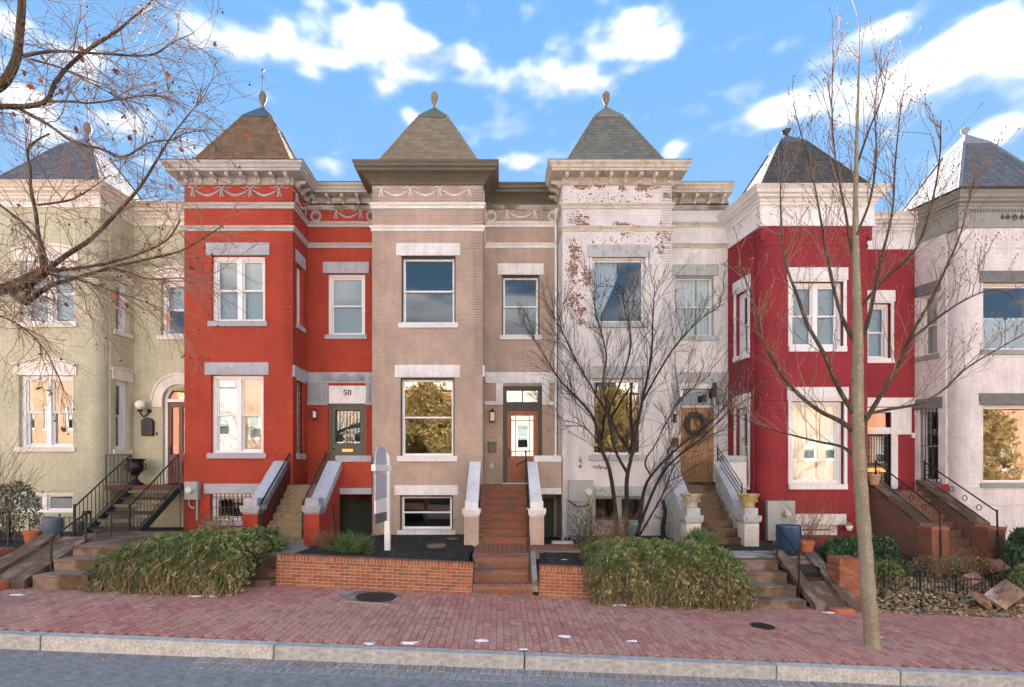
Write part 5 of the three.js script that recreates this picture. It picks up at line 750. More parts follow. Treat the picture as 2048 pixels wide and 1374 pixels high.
{ // brick steps of the dark red house
  const g = thing('front_steps', 'dark brown brick steps with slanting brick walls leading to number 56', 'steps'), r = rng(41), tn = (q) => brickTones[q() < 0.6 ? 3 : 4];
  brickFlight(g, 10.85, 11.85, -13.0, 8, 0.24, 0.35, 0.19, 42, tn);
  obj('landing', [bx(10.4, 12.6, 1.6, 1.88, -ZR + 0.01, -ZF + 0.06)], brickTones[3], g);
  for (const [a, b] of [[10.5, 10.82], [11.88, 12.2]]) {
    obj('cheek_wall', [boxUV(clean(cheek(a + 0.006, b, -13.1, -ZF + 0.04, 0, 1.05, 2.1)))], M.mortarGrey, g);
    for (let k = 0; k < 31; k++) for (let z = -13.1 - (k % 2 ? 0 : 0.1); z > -ZF + 0.06; z -= 0.213) { const y = 0.02 + k * 0.0675, e = Math.max(z - 0.203, -ZF + 0.05), lim = lerp(1.05, 2.1, (-13.1 - z) / 1.86); if (y + 0.06 > lim || z - e < 0.04 || y < 0.1) continue; const m = obj('brick', brickGeo, tn(r), g); m.rotation.y = PI2; m.position.set(a + 0.043, y + 0.03, (z + e) / 2); m.scale.x = (z - e) / 0.203; } obj('cheek_cap', [slab(a - 0.03, b + 0.03, -13.1, -ZF + 0.04, 1.05, 2.1, 0.09)], M.concreteBrown, g);
    obj('pillar', [rbx(a - 0.04, b + 0.04, -0.1, 1.0, -13.1, -12.72, 0.008)], brickTones[3], g); for (let k = 0; k < 12; k++) for (let x = a - 0.04 + (k % 2 ? 0.1 : 0); x < b - 0.02; x += 0.213) { const e = Math.min(x + 0.203, b + 0.04), m = obj('brick', brickGeo, tn(r), g); m.position.set((x + e) / 2, 0.05 + k * 0.0675, -12.76); m.scale.x = (e - x) / 0.203; m.position.z = -12.757; }
    obj('pillar_cap', [rbx(a - 0.06, b + 0.06, 1.0, 1.08, -13.12, -12.7, 0.01)], brickTones[1], g);
    obj('handrail', [bar([(a + b) / 2, 1.12 + 0.35, -12.75], [(a + b) / 2, 2.2 + 0.5, -14.9], 0.02), bar([(a + b) / 2, 1.2, -13], [(a + b) / 2, 2.25, -14.9], 0.014), bar([(a + b) / 2, 0.0, -12.68], [(a + b) / 2, 1.5, -12.72], 0.022), bar([(a + b) / 2, 2.1, -14.9], [(a + b) / 2, 2.75, -14.9], 0.02), ...Array.from({ length: 5 }, (_, i) => new THREE.TorusGeometry(0.07, 0.01, 5, 12).rotateY(PI2).translate((a + b) / 2, 1.52 + i * 0.22, -13.2 - i * 0.4))], M.iron, g);
  }
  const f = frameOf([X(1726, 14.9), -14.9], [X(1766, 14.9), -14.9]); wall(g, f, 0.1, Y(972, 14.9), M.maroon, [], { thick: 0.5, name: 'parapet' });
  const f2 = frameOf([12.2, -14.9], [12.75, -14.9]); wall(g, f2, 0.9, Y(968, 14.9), M.maroon, [], { thick: 0.4, name: 'parapet' });
}
{ // iron stairs of the green house
  const g = thing('iron_stairs', 'black iron stairs with open treads and railings at the green house', 'stairs'), n = 7;
  obj('landing', [bx(-11.2, X(369, ZF) - 0.02, 1.93, 2.03, -ZR + 0.02, -ZF + 0.1)], M.ironRust, g); obj('landing_edge', [bx(-11.2, X(369, ZF) - 0.02, 1.9, 2.04, -ZF + 0.1, -ZF + 0.14)], mat([0.12, 0.045, 0.03]), g);
  for (let i = 0; i < n; i++) obj('tread', [rbx(-10.45, -9.16, 0.78 + i * 0.18, 0.82 + i * 0.18, -13.05 - i * 0.28 - 0.29, -13.05 - i * 0.28, 0.008), bx(-10.44, -9.17, 0.74 + i * 0.18, 0.78 + i * 0.18, -13.05 - i * 0.28 - 0.03, -13.05 - i * 0.28 - 0.01)], i % 2 ? M.ironRust : mat([0.2, 0.17, 0.12], { map: tGrain }), g);
  for (const x of [-10.48, -9.13]) obj('stringer', [slab(x - 0.025, x + 0.025, -12.95, -15.0, 0.55, 1.88, 0.2)], M.ironGreen, g);
  for (const x of [-10.48, -9.13]) ironRail(g, [[x, 0.72, -12.95], [x, 2.06, -ZF + 0.1]], 0.85, x < -10 ? M.ironRust : M.iron, { pitch: 0.16, r: 0.012 });
  ironRail(g, [[-11.2, 2.04, -ZF + 0.08], [-10.5, 2.04, -ZF + 0.08]], 0.86, M.iron, { pitch: 0.11, r: 0.01 }); obj('newel', [bar([-10.48, 0.6, -12.93], [-10.48, 1.62, -12.93], 0.03), bar([-9.13, 0.6, -12.93], [-9.13, 1.62, -12.93], 0.03)], M.iron, g);
  for (let i = 0; i < 8; i++) obj('under_bar', [bar([-9.1 + i * 0.04 - 0.02 * 0, 0.7, -ZF + 0.06 - i * 0.12], [-9.1 + i * 0.04, 1.92, -ZF + 0.06 - i * 0.12], 0.01)], M.iron, g);
  const s = thing('garden_steps', 'worn brownstone steps from the sidewalk towards the green house', 'steps'); flight(s, -8.5, -7.5, -9.55, -10.9, 0.33, 0.95, 3, M.sandstone, { base: 0.3 }); obj('top_slab', [rbx(-9.6, -7.4, 0.85, 0.955, -13, -10.91, 0.02)], M.concreteBrown, s);
  obj('handrail', [bar([-8.55, 0.2, -10.0], [-8.55, 1.15, -10.0], 0.022), bar([-8.55, 1.15, -10.0], [-8.6, 1.55, -10.9], 0.02), bar([-8.6, 1.55, -10.9], [-8.6, 0.9, -10.9], 0.02)], M.ironGreen, s);
  const b = thing('stone_slab_bank', 'slanting weathered brownstone slabs at the foot of the green house garden', 'stone slabs'); obj('slab', [slab(-9.75, -9.4, -9.5, -11.2, 0.3, 0.95, 0.14)], M.sandstone, b); obj('slab', [slab(-9.39, -8.85, -9.55, -11.2, 0.25, 0.9, 0.12)], M.sandstone, b); obj('slab', [slab(-8.84, -8.62, -9.5, -11.2, 0.3, 0.96, 0.14)], M.sandstone, b); obj('slab', [rbx(-9.35, -8.9, 0.2, 0.46, -9.54, -9.3, 0.03)], M.terracotta, b);
  const p = thing('garden_steps', 'short dark brown steps beside the left end of the long brick wall', 'steps'); flight(p, -5.1, -4.53, -10.35, -11.3, 0.1, 0.62, 3, M.concreteBrown, { base: 0.05 }); obj('path', [rbx(-5.2, -4.5, 0.5, 0.63, -12.5, -11.31, 0.02)], M.concrete, p);
}
// ---------- trees and plants ----------
function tube(pts, r0, r1, sides = 4) { // light tube through the points themselves
  const pos = [], idx = [], n = pts.length - 1; let up = V3(0.3, 0.25, 0.9).normalize();
  for (let i = 0; i <= n; i++) { const t = pts[Math.min(i + 1, n)].clone().sub(pts[Math.max(i - 1, 0)]).normalize(), b = t.clone().cross(up).normalize(), c = b.clone().cross(t), r = lerp(r0, r1, i / n); for (let k = 0; k < sides; k++) { const a = k / sides * 6.2832; pos.push(pts[i].x + r * (Math.cos(a) * b.x + Math.sin(a) * c.x), pts[i].y + r * (Math.cos(a) * b.y + Math.sin(a) * c.y), pts[i].z + r * (Math.cos(a) * b.z + Math.sin(a) * c.z)); } }
  for (let i = 0; i < n; i++) for (let k = 0; k < sides; k++) { const a = i * sides + k, b = i * sides + (k + 1) % sides; idx.push(a, b, a + sides, b, b + sides, a + sides); }
  const g = new THREE.BufferGeometry(); g.setAttribute('position', new THREE.Float32BufferAttribute(pos, 3)); g.setIndex(idx); g.computeVertexNormals(); return g;
}
function grow(list, tips, r, p, dir, len, rad, depth, o) { // a twig and its side twigs
  const pts = [p.clone()], d = dir.clone().normalize(); let q = p.clone(); const n = o.seg ?? 3;
  for (let i = 0; i < n; i++) { d.x += (r() - 0.5) * o.wig; d.y += (r() - 0.5) * o.wig + (o.lift ?? 0); d.z += (r() - 0.5) * o.wig; d.normalize(); q = q.clone().addScaledVector(d, len / n); pts.push(q); }
  list.push(tube(pts, rad, Math.max(rad * 0.45, o.min), depth > 1 ? 4 : 3));
  if (depth <= 0) { tips.push([q, d.clone()]); return; }
  const m = o.kids[0] + Math.floor(r() * (o.kids[1] - o.kids[0] + 1));
  for (let k = 0; k < m; k++) { const t = 0.25 + 0.75 * r(), i = Math.min(n - 1, Math.floor(t * n)), s = pts[i].clone().lerp(pts[i + 1], t * n - i), e = d.clone().addScaledVector(V3(r() - 0.5, r() - 0.5 + (o.rise ?? 0), r() - 0.5), o.spread); grow(list, tips, r, s, e, len * (0.45 + 0.35 * r()), rad * 0.55, depth - 1, o); }
  if (r() < 0.8) grow(list, tips, r, q, d, len * 0.6, rad * 0.5, depth - 1, o);
}
const path3 = (pts, Z0, Z1 = Z0) => pts.map(([x, y], i) => { const Z = lerp(Z0, Z1, pts.length > 1 ? i / (pts.length - 1) : 0) + 0.06 * Math.sin(i * 2.3); return V3(X(x, Z), Y(y, Z), -Z); });
function sprout(list, tips, r, pts, step, o, from = 0.1, lenOf = (t) => 1) { // side twigs along a limb
  const c = new THREE.CatmullRomCurve3(pts), L = c.getLength(); for (let s = L * from; s < L; s += step * (0.6 + 0.8 * r())) { const t = s / L, p = c.getPointAt(t), d = c.getTangentAt(t).addScaledVector(V3(r() - 0.5, r() - 0.5 + (o.rise ?? 0), (r() - 0.5) * 0.9), 1.7); grow(list, tips, r, p, d, o.len * lenOf(t) * (0.5 + r()), o.rad * (0.6 + 0.6 * r()), o.depth, o); }
}
const orangeLeaf = (() => { const s = new THREE.Shape(); s.moveTo(0, -0.05); for (const [x, y] of [[0.02, -0.035], [0.045, -0.03], [0.03, -0.005], [0.05, 0.02], [0.02, 0.02], [0, 0.055], [-0.02, 0.02], [-0.05, 0.02], [-0.03, -0.005], [-0.045, -0.03], [-0.02, -0.035]]) s.lineTo(x, y); const g = new THREE.ExtrudeGeometry(s, { depth: 0.002, bevelEnabled: false, steps: 1 }), p = g.attributes.position; for (let i = 0; i < p.count; i++) p.setZ(i, p.getZ(i) + 9 * p.getX(i) ** 2 + 5 * p.getY(i) ** 2); g.computeVertexNormals(); return boxUV(clean(g)); })();
const deadLeaf = [[0.55, 0.17, 0.03], [0.45, 0.12, 0.025], [0.28, 0.08, 0.03]].map((c) => leafMat(c, 0.3));
{ // street tree with grey olive bark in the sidewalk
  const t = thing('street_tree', 'slender bare street tree with grey olive trunk growing through the sidewalk', 'tree'), r = rng(101), Z = 8.15;
  const bole = [[1748, 1312], [1745, 1285], [1738, 1200], [1731, 1100], [1722, 980], [1716, 870], [1715, 760], [1716, 680], [1713, 560], [1711, 430], [1713, 300], [1717, 170], [1719, 62]];
  const bp = path3(bole, Z); bp[0].y = walkY(bp[0].x, -Z) - 0.05;
  const radii = [0.12, 0.108, 0.102, 0.098, 0.094, 0.088, 0.082, 0.072, 0.055, 0.04, 0.026, 0.014, 0.005];
  const segs = []; { const c = new THREE.CatmullRomCurve3(bp), P = c.getPoints(72), pos = [], idx = [], S = 12; P.forEach((p, i) => { const f = i / 72 * 12, k = Math.min(11, Math.floor(f)), rad = lerp(radii[k], radii[k + 1], f - k) * (1 + 0.05 * Math.sin(i * 1.9)) + (i < 4 ? (4 - i) * 0.012 : 0); for (let j = 0; j < S; j++) { const a = j / S * 6.2832; pos.push(p.x + rad * Math.cos(a), p.y, p.z + rad * Math.sin(a)); } }); for (let i = 0; i < 72; i++) for (let j = 0; j < S; j++) { const a = i * S + j, b = i * S + (j + 1) % S; idx.push(a, a + S, b, b, a + S, b + S); } const g = new THREE.BufferGeometry(); g.setAttribute('position', new THREE.Float32BufferAttribute(pos, 3)); g.setIndex(idx); g.computeVertexNormals(); segs.push(g); }
  obj('trunk', segs, M.barkPale, t);
  const limbs = [[[[1712, 868], [1685, 845], [1636, 820], [1587, 779], [1555, 737], [1524, 670], [1506, 600], [1475, 520]], 0.04, Z, 7.2], [[[1714, 838], [1678, 779], [1650, 712], [1615, 649], [1594, 590], [1572, 530], [1563, 457], [1561, 369], [1566, 300]], 0.038, Z, 7.8], [[[1715, 690], [1699, 667], [1681, 625], [1664, 562], [1653, 510], [1640, 430], [1620, 330], [1600, 260], [1586, 205]], 0.034, Z, 8.7], [[[1720, 858], [1744, 820], [1768, 779], [1793, 737], [1812, 692], [1831, 653], [1860, 604], [1890, 540], [1920, 470], [1938, 400], [1952, 345]], 0.04, Z, 7.6], [[[1720, 690], [1734, 650], [1744, 607], [1756, 541], [1772, 480], [1785, 420], [1790, 330], [1800, 230], [1812, 150]], 0.034, Z, 8.8], [[[1724, 830], [1775, 819], [1835, 808], [1880, 785], [1935, 735], [2010, 690], [2060, 660]], 0.028, Z, 7.5], [[[1708, 912], [1685, 894], [1636, 883], [1580, 869], [1531, 855], [1461, 827]], 0.028, Z, 8.9], [[[1713, 545], [1700, 480], [1690, 420], [1672, 330], [1664, 220], [1667, 100]], 0.026, Z, 8.3], [[[1714, 330], [1738, 260], [1762, 200], [1776, 120]], 0.018, Z, 7.9], [[[1716, 620], [1768, 560], [1830, 500], [1860, 420], [1878, 330], [1882, 240]], 0.028, Z, 7.0], [[[1713, 470], [1740, 400], [1752, 320], [1750, 220], [1756, 160]], 0.02, Z, 8.5], [[[1820, 680], [1870, 640], [1930, 600], [1990, 580], [2040, 600]], 0.018, 7.8, 7.2]];
  const tw = [], tips = [], o = { wig: 0.5, spread: 1.6, kids: [1, 2], min: 0.003, len: 0.55, rad: 0.0085, depth: 2, rise: 0.35, lift: 0.05, seg: 3 };
  for (const [px, rad, z0, z1] of limbs) { const P = path3(px, z0, z1); obj('limb', [limb(P, rad, 0.005, 7)], M.bark, t); sprout(tw, tips, r, P, 0.15, o, 0.2, (u) => 1.15 - 0.6 * u); }
  sprout(tw, tips, r, bp, 0.5, { ...o, len: 0.6 }, 0.6);
  obj('twigs', tw, M.twig, t).userData.kind = 'stuff';
  const buds = tips.map(([p]) => new THREE.IcosahedronGeometry(0.009, 0).scale(1, 1.7, 1).translate(p.x, p.y, p.z)); obj('buds', buds, M.twigDry, t).userData.kind = 'stuff';
}
{ // many-stemmed bare shrub tree before the white house
  const t = thing('bare_tree', 'bare many-stemmed dark tree spreading in front of the flaking white house', 'tree'), r = rng(202), Z = 13.0;
  const stems = [[[[1236, 1078], [1232, 1031], [1219, 939], [1201, 891], [1188, 839], [1158, 799], [1123, 764], [1083, 703], [1050, 650]], 0.062], [[[1252, 1080], [1254, 1020], [1254, 957], [1263, 913], [1284, 804], [1302, 716], [1306, 629], [1310, 560]], 0.07], [[[1254, 945], [1232, 904], [1215, 826], [1206, 764], [1213, 712], [1190, 620], [1185, 560]], 0.04], [[[1276, 1078], [1289, 978], [1302, 952], [1337, 913], [1389, 869], [1433, 834], [1470, 790]], 0.045], [[[1268, 1080], [1319, 957], [1346, 922], [1402, 878], [1455, 826], [1490, 800]], 0.042], [[[1263, 910], [1236, 869], [1188, 782], [1149, 716], [1119, 651], [1090, 600]], 0.036], [[[1284, 804], [1320, 740], [1352, 690], [1400, 640], [1440, 610]], 0.03], [[[1215, 826], [1250, 740], [1262, 680], [1250, 620], [1240, 570]], 0.028], [[[1201, 891], [1175, 860], [1150, 845], [1125, 842]], 0.018], [[[1302, 952], [1290, 925], [1310, 890], [1360, 800], [1420, 750]], 0.024], [[[1280, 1070], [1330, 980], [1350, 930], [1372, 912]], 0.026]];
  const tw = [], tips = [], o = { wig: 0.5, spread: 1.5, kids: [2, 3], min: 0.004, len: 0.75, rad: 0.011, depth: 2, rise: 0.25, lift: 0.03, seg: 3 };
  stems.forEach(([px, rad], i) => { const P = path3(px, Z + 0.05 * i, Z + [0.6, -0.4, 0.5, -0.8, 0.3, -0.9, 0.8, -0.6, 0.4, 0.2, -0.3][i]); obj(i < 2 || i === 3 || i === 4 ? 'trunk' : 'limb', [limb(P, rad, 0.007, 7)], M.barkDark, t); sprout(tw, tips, r, P, 0.15, o, 0.3, (u) => 1.2 - 0.45 * u); });
  obj('twigs', tw, M.twigDark, t).userData.kind = 'stuff';
}
{ // large tree beyond the left edge whose branches hang into view
  const t = thing('street_tree', 'large tree whose bare branches with a few orange leaves hang in before the green house', 'tree'), r = rng(303), Z = 6.9;
  const base = V3(-8.9, slope(-8.9) - 0.2, -7.9); obj('trunk', [limb([base, V3(-8.95, 2, -7.85), V3(-8.8, 4, -7.7), V3(-8.85, 6.2, -7.5), V3(-8.4, 8.4, -7.3)], 0.3, 0.12, 12)], M.bark, t);
  const off = (px) => px;
  const limbs = [[[[-330, 690], [-120, 610], [0, 580], [50, 568], [88, 545]], 0.11, 0.075], [[[88, 545], [129, 513], [183, 477], [236, 423], [275, 380], [320, 310], [345, 270], [405, 195]], 0.05, 0.008], [[[-120, 600], [21, 567], [54, 552], [86, 541], [129, 539], [206, 528], [279, 507], [335, 479], [361, 440]], 0.05, 0.012], [[[-200, 620], [0, 575], [43, 601], [56, 608]], 0.06, 0.05], [[[52, 600], [60, 575], [76, 555], [88, 545]], 0.04, 0.035], [[[56, 604], [97, 573], [146, 558], [223, 535], [301, 517], [365, 500], [440, 455]], 0.045, 0.01], [[[215, 535], [258, 545], [301, 558], [365, 556], [420, 562]], 0.022, 0.006], [[[97, 548], [150, 558], [215, 578], [300, 608], [350, 625]], 0.02, 0.005], [[[88, 545], [86, 539], [84, 500], [77, 472], [71, 423], [62, 380], [60, 335], [55, 300], [75, 280], [100, 267]], 0.045, 0.014], [[[-330, 330], [-60, 190], [0, 172], [30, 125], [40, 60], [45, -20], [50, -120]], 0.1, 0.05], [[[-330, 330], [-40, 222], [0, 213], [60, 212], [95, 200], [110, 165], [150, 120], [190, 90], [230, 65], [265, 37], [305, 2], [330, -30]], 0.06, 0.012], [[[30, 213], [90, 245], [150, 285], [200, 297], [245, 314], [300, 285], [345, 280]], 0.03, 0.012], [[[46, 112], [100, 103], [200, 107], [305, 109], [345, 85], [388, 66]], 0.03, 0.006], [[[96, 203], [140, 203], [180, 206], [230, 200], [300, 190], [340, 195]], 0.022, 0.005], [[[60, 118], [120, 135], [180, 165], [240, 195], [300, 212]], 0.018, 0.005], [[[0, 410], [50, 450], [88, 500], [95, 540]], 0.022, 0.02], [[[75, 410], [140, 400], [185, 375], [220, 350]], 0.02, 0.006], [[[345, 280], [375, 265], [410, 262]], 0.012, 0.004], [[[-60, 620], [20, 640], [90, 700], [120, 760]], 0.02, 0.005]];
  const tw = [], tips = [], o = { wig: 0.55, spread: 1.7, kids: [1, 3], min: 0.0026, len: 0.5, rad: 0.0075, depth: 2, rise: -0.12, lift: -0.02, seg: 3 };
  limbs.forEach(([px, a, b], i) => { const P = path3(px, Z + 0.12 * Math.sin(i * 1.7), Z - 0.25 * Math.cos(i * 2.1)); if (px[0][0] <= -330) P.unshift(px[0][1] > 500 ? V3(-8.85, 4.4, -7.7) : V3(-8.5, 7.6, -7.4)); obj('limb', [limb(P, a * 0.72, b * 0.72, 8)], M.bark, t); sprout(tw, tips, r, P, 0.085, o, 0.1, (u) => 1.2 - 0.4 * u); });
  obj('twigs', tw, M.twig, t).userData.kind = 'stuff';
  for (let i = 0; i < 120; i++) { const [p] = tips[Math.floor(r() * tips.length)], l = obj('leaf', orangeLeaf, pick(deadLeaf, r), t); l.position.copy(p).y -= 0.03; l.rotation.set(r() * 6, r() * 6, r() * 6); l.scale.setScalar(0.45 + 0.5 * r()); }
  const pods = []; for (let i = 0; i < 130; i++) { const [p] = tips[Math.floor(r() * tips.length)]; pods.push(new THREE.IcosahedronGeometry(0.013, 1).translate(p.x, p.y - 0.05, p.z), bar([p.x, p.y, p.z], [p.x, p.y - 0.05, p.z], 0.0015, 3)); } obj('seed_pods', pods, M.twigDark, t).userData.kind = 'stuff';
}
// leaf and sprig shapes
function leafGeo(len, w, curl = 0.3) { const g = new THREE.BufferGeometry(), p = [0, 0, 0, w / 2, len * 0.35, curl * w, -w / 2, len * 0.35, curl * w, w * 0.42, len * 0.7, 0, -w * 0.42, len * 0.7, 0, 0, len, -curl * len * 0.4]; g.setAttribute('position', new THREE.Float32BufferAttribute(p, 3)); g.setIndex([0, 1, 2, 1, 3, 2, 2, 3, 4, 3, 5, 4]); g.computeVertexNormals(); return g; }
function sprigGeo(r, n, L, leafLen, leafW, droop) { const list = []; const pts = [V3(0, 0, 0), V3(0.01, L * 0.4, 0.02), V3(0.0, L * 0.75, 0.05 + droop * L * 0.4), V3(0, L * (1 - droop * 0.5), 0.08 + droop * L)]; list.push(tube(pts, 0.003, 0.0015, 3)); const c = new THREE.CatmullRomCurve3(pts); for (let i = 0; i < n; i++) { const q = c.getPointAt(0.15 + 0.85 * (i + r()) / n); list.push(at(leafGeo(leafLen * (0.7 + 0.6 * r()), leafW * (0.7 + 0.6 * r())), q.x, q.y, q.z, r() * 2.4 - 0.4, r() * 6.28, (r() - 0.5) * 1.6)); } return merge(list); }
const rs = rng(404), GEO = { sprig: sprigGeo(rs, 11, 0.17, 0.05, 0.028, 0.5), sprig2: sprigGeo(rs, 9, 0.13, 0.045, 0.03, 0.3), stalk: merge([tube([V3(0, 0, 0), V3(0, 0.12, 0.04), V3(0, 0.16, 0.12), V3(0, 0.08, 0.2), V3(0.01, -0.04, 0.23)], 0.0035, 0.0012, 3), tube([V3(0, 0.02, 0), V3(0.03, 0.1, 0.06), V3(0.05, 0.07, 0.16), V3(0.06, -0.05, 0.19)], 0.003, 0.0012, 3), at(leafGeo(0.04, 0.014), 0, 0.1, 0.18, 2.6), at(leafGeo(0.04, 0.012), 0.05, 0.02, 0.17, 2.2, 1)]), leaf: clean2(leafGeo(0.07, 0.034)), small: clean2(leafGeo(0.04, 0.02)), blade: merge([0, 1, 2, 3, 4, 5, 6].map((i) => { const a = i * 0.9, g = leafGeo(0.34, 0.02, 0.6); return g.rotateX(0.3 + 0.1 * (i % 3)).rotateY(a); })), litter: clean2(leafGeo(0.09, 0.055, 0.55)), needleTuft: sprigGeo(rs, 16, 0.1, 0.05, 0.016, 0.2) };
const foliage = new THREE.MeshPhysicalMaterial({ color: 0xffffff, roughness: 0.7, transmission: 0.2, thickness: 0, side: THREE.DoubleSide });
function scatter(name, geo, n, parent, put, colours, r) { // many copies: ground cover and foliage
  const m = new THREE.InstancedMesh(geo, foliage, n), mm = new THREE.Matrix4(), q = new THREE.Quaternion(); m.name = parent === scene ? numbered(name) : name; m.castShadow = m.receiveShadow = true; m.userData.kind = 'stuff';
  for (let i = 0; i < n; i++) { const { p, e, s, c } = put(i); mm.compose(p, q.setFromEuler(e), V3(s, s, s)); m.setMatrixAt(i, mm); const k = c ?? colours[Math.floor(r() * colours.length)], v = 0.95 + 0.65 * r(); m.setColorAt(i, lin(k[0] * v, k[1] * v, k[2] * v)); }
  parent.add(m); return m;
}
const greens = [[0.1, 0.16, 0.05], [0.14, 0.21, 0.065], [0.075, 0.13, 0.04], [0.19, 0.24, 0.085], [0.25, 0.24, 0.1]], straw = [[0.3, 0.24, 0.11], [0.38, 0.3, 0.15], [0.24, 0.2, 0.08], [0.2, 0.15, 0.08], [0.45, 0.38, 0.22]], browns = [[0.15, 0.09, 0.05], [0.2, 0.13, 0.07], [0.1, 0.06, 0.035]];
function bank(seed, x0, x1, zf, zb, hTop, label, shape = (u) => 1) { // mound of trailing ground cover on the slope above the sidewalk
  const r = rng(seed), surf = (u, t) => { const x = lerp(x0, x1, u), end = Math.min(1, 7 * Math.min(u, 1 - u) + 0.25), y0 = walkY(x, zf), H = (hTop - y0) * shape(u) * Math.sqrt(end); const a = t < 0.62 ? t / 0.62 : 1, b = t < 0.62 ? 0 : (t - 0.62) / 0.38; return V3(x + 0.06 * Math.sin(t * 9 + u * 30), y0 + H * Math.sin(a * PI2 * 0.98) * (1 - 0.18 * b) + 0.05 * Math.sin(u * 37) * a, zf - 0.62 * (1 - Math.cos(a * PI2)) - b * (zf - zb - 0.62) + 0.05 * Math.sin(u * 23 + t * 11)); };
  const g = new THREE.PlaneGeometry(1, 1, 60, 24), p = g.attributes.position; for (let i = 0; i < p.count; i++) { const v = surf(p.getX(i) + 0.5, p.getY(i) + 0.5); p.setXYZ(i, v.x, v.y - 0.07, v.z - 0.08); } g.computeVertexNormals(); structure('garden_bank', clean2(g), M.turf);
  const put = (dry) => () => { const u = r(), t = dry ? Math.pow(r(), 1.5) * 0.8 : 0.08 + 0.92 * Math.pow(r(), 0.8), v = surf(u, t), f = smooth(t, 0.55, 0.75); v.addScaledVector(V3(0, 0.04, 0.05), r() - 0.5); return { p: v, e: new THREE.Euler(lerp(0.9, 0.2, f) + (r() - 0.5) * 1.1, (r() - 0.5) * 2.4, (r() - 0.5) * 0.9, 'YXZ'), s: 0.7 + 0.8 * r(), c: !dry && t < 0.3 && r() < 0.5 ? straw[Math.floor(r() * 5)] : undefined }; };
  const n = Math.round((x1 - x0) * 1900); tag(scatter('ground_cover', GEO.sprig, n, scene, put(false), greens, r), 'green trailing ground cover on the ' + label, 'ground cover'); tag(scatter('ground_cover', GEO.sprig2, n >> 1, scene, put(false), [...greens, [0.16, 0.17, 0.06]], r), 'small leaved ground cover mixed in on the ' + label, 'ground cover'); tag(scatter('dry_stalks', GEO.stalk, Math.round(n * 0.95), scene, put(true), [...straw, [0.09, 0.1, 0.035]], r), 'straw coloured drooping stalks on the ' + label, 'dry stalks');
}
bank(501, -7.5, -4.98, -9.72, -12.4, 1.0, 'bank before the red house', (u) => 0.8 + 0.25 * u); bank(502, 1.86, 4.78, -10.25, -12.6, 0.72, 'bank before the white house', (u) => 1.05 - 0.12 * u);
{ // fallen leaves on the low bank at the right and along the gutter
  const r = rng(505); tag(scatter('leaf_litter', GEO.litter, 7000, scene, () => { const x = lerp(6.95, 14, r()), z = -10.35 - 1.7 * Math.pow(r(), 1.2); return { p: V3(x, yardY(x, z) + 0.02 + 0.05 * r(), z), e: new THREE.Euler(-PI2 + (r() - 0.5) * 1.6, r() * 6.28, r() * 6.28, 'YXZ'), s: 0.6 + 0.7 * r() }; }, [[0.36, 0.22, 0.1], [0.44, 0.3, 0.15], [0.24, 0.14, 0.06], [0.5, 0.37, 0.2], [0.17, 0.1, 0.05], [0.2, 0.17, 0.06]], r), 'tan and brown fallen leaves covering the bank at the right', 'fallen leaves');
  tag(scatter('leaf_litter', GEO.small, 700, scene, () => { const k = r(), x = k < 0.5 ? -2 + 1.3 * (r() + r() + r() - 1.5) * 1 + (r() < 0.5 ? 5 : 0) : lerp(-8, 9, r()), onRoad = r() < 0.62, z = onRoad ? -7.12 + 0.12 * r() * r() * 4 : -10.3 + 0.35 * r(); return { p: V3(x, onRoad ? slope(x) - 0.285 : walkY(x, z) + 0.012, z), e: new THREE.Euler(-PI2 + (r() - 0.5) * 1.2, r() * 6, r() * 6, 'YXZ'), s: 0.5 + 0.7 * r() }; }, [[0.4, 0.28, 0.16], [0.3, 0.16, 0.08], [0.5, 0.4, 0.28], [0.2, 0.12, 0.07]], r), 'scattered dry leaf bits along the gutter and the foot of the walls', 'fallen leaves');
  tag(scatter('mulch_chips', GEO.small, 5200, scene, () => { const right = r() < 0.15, x = right ? lerp(1.0, 1.78, r()) : lerp(-4.25, -0.68, r()), z = right ? lerp(-10.8, -11.95, r()) : lerp(-10.8, -14.9, r()); return { p: V3(x, yardY(x, z) + 0.035 + (x < -3.4 && -z > 12.8 ? -0.4 : 0), z), e: new THREE.Euler(-PI2 + (r() - 0.5) * 1.3, r() * 6, r() * 6, 'YXZ'), s: 0.5 + 0.9 * r() }; }, [[0.02, 0.018, 0.016], [0.035, 0.03, 0.024], [0.012, 0.012, 0.012], [0.05, 0.04, 0.03]], r), 'dark shredded mulch in the beds behind the brick walls', 'mulch');
}
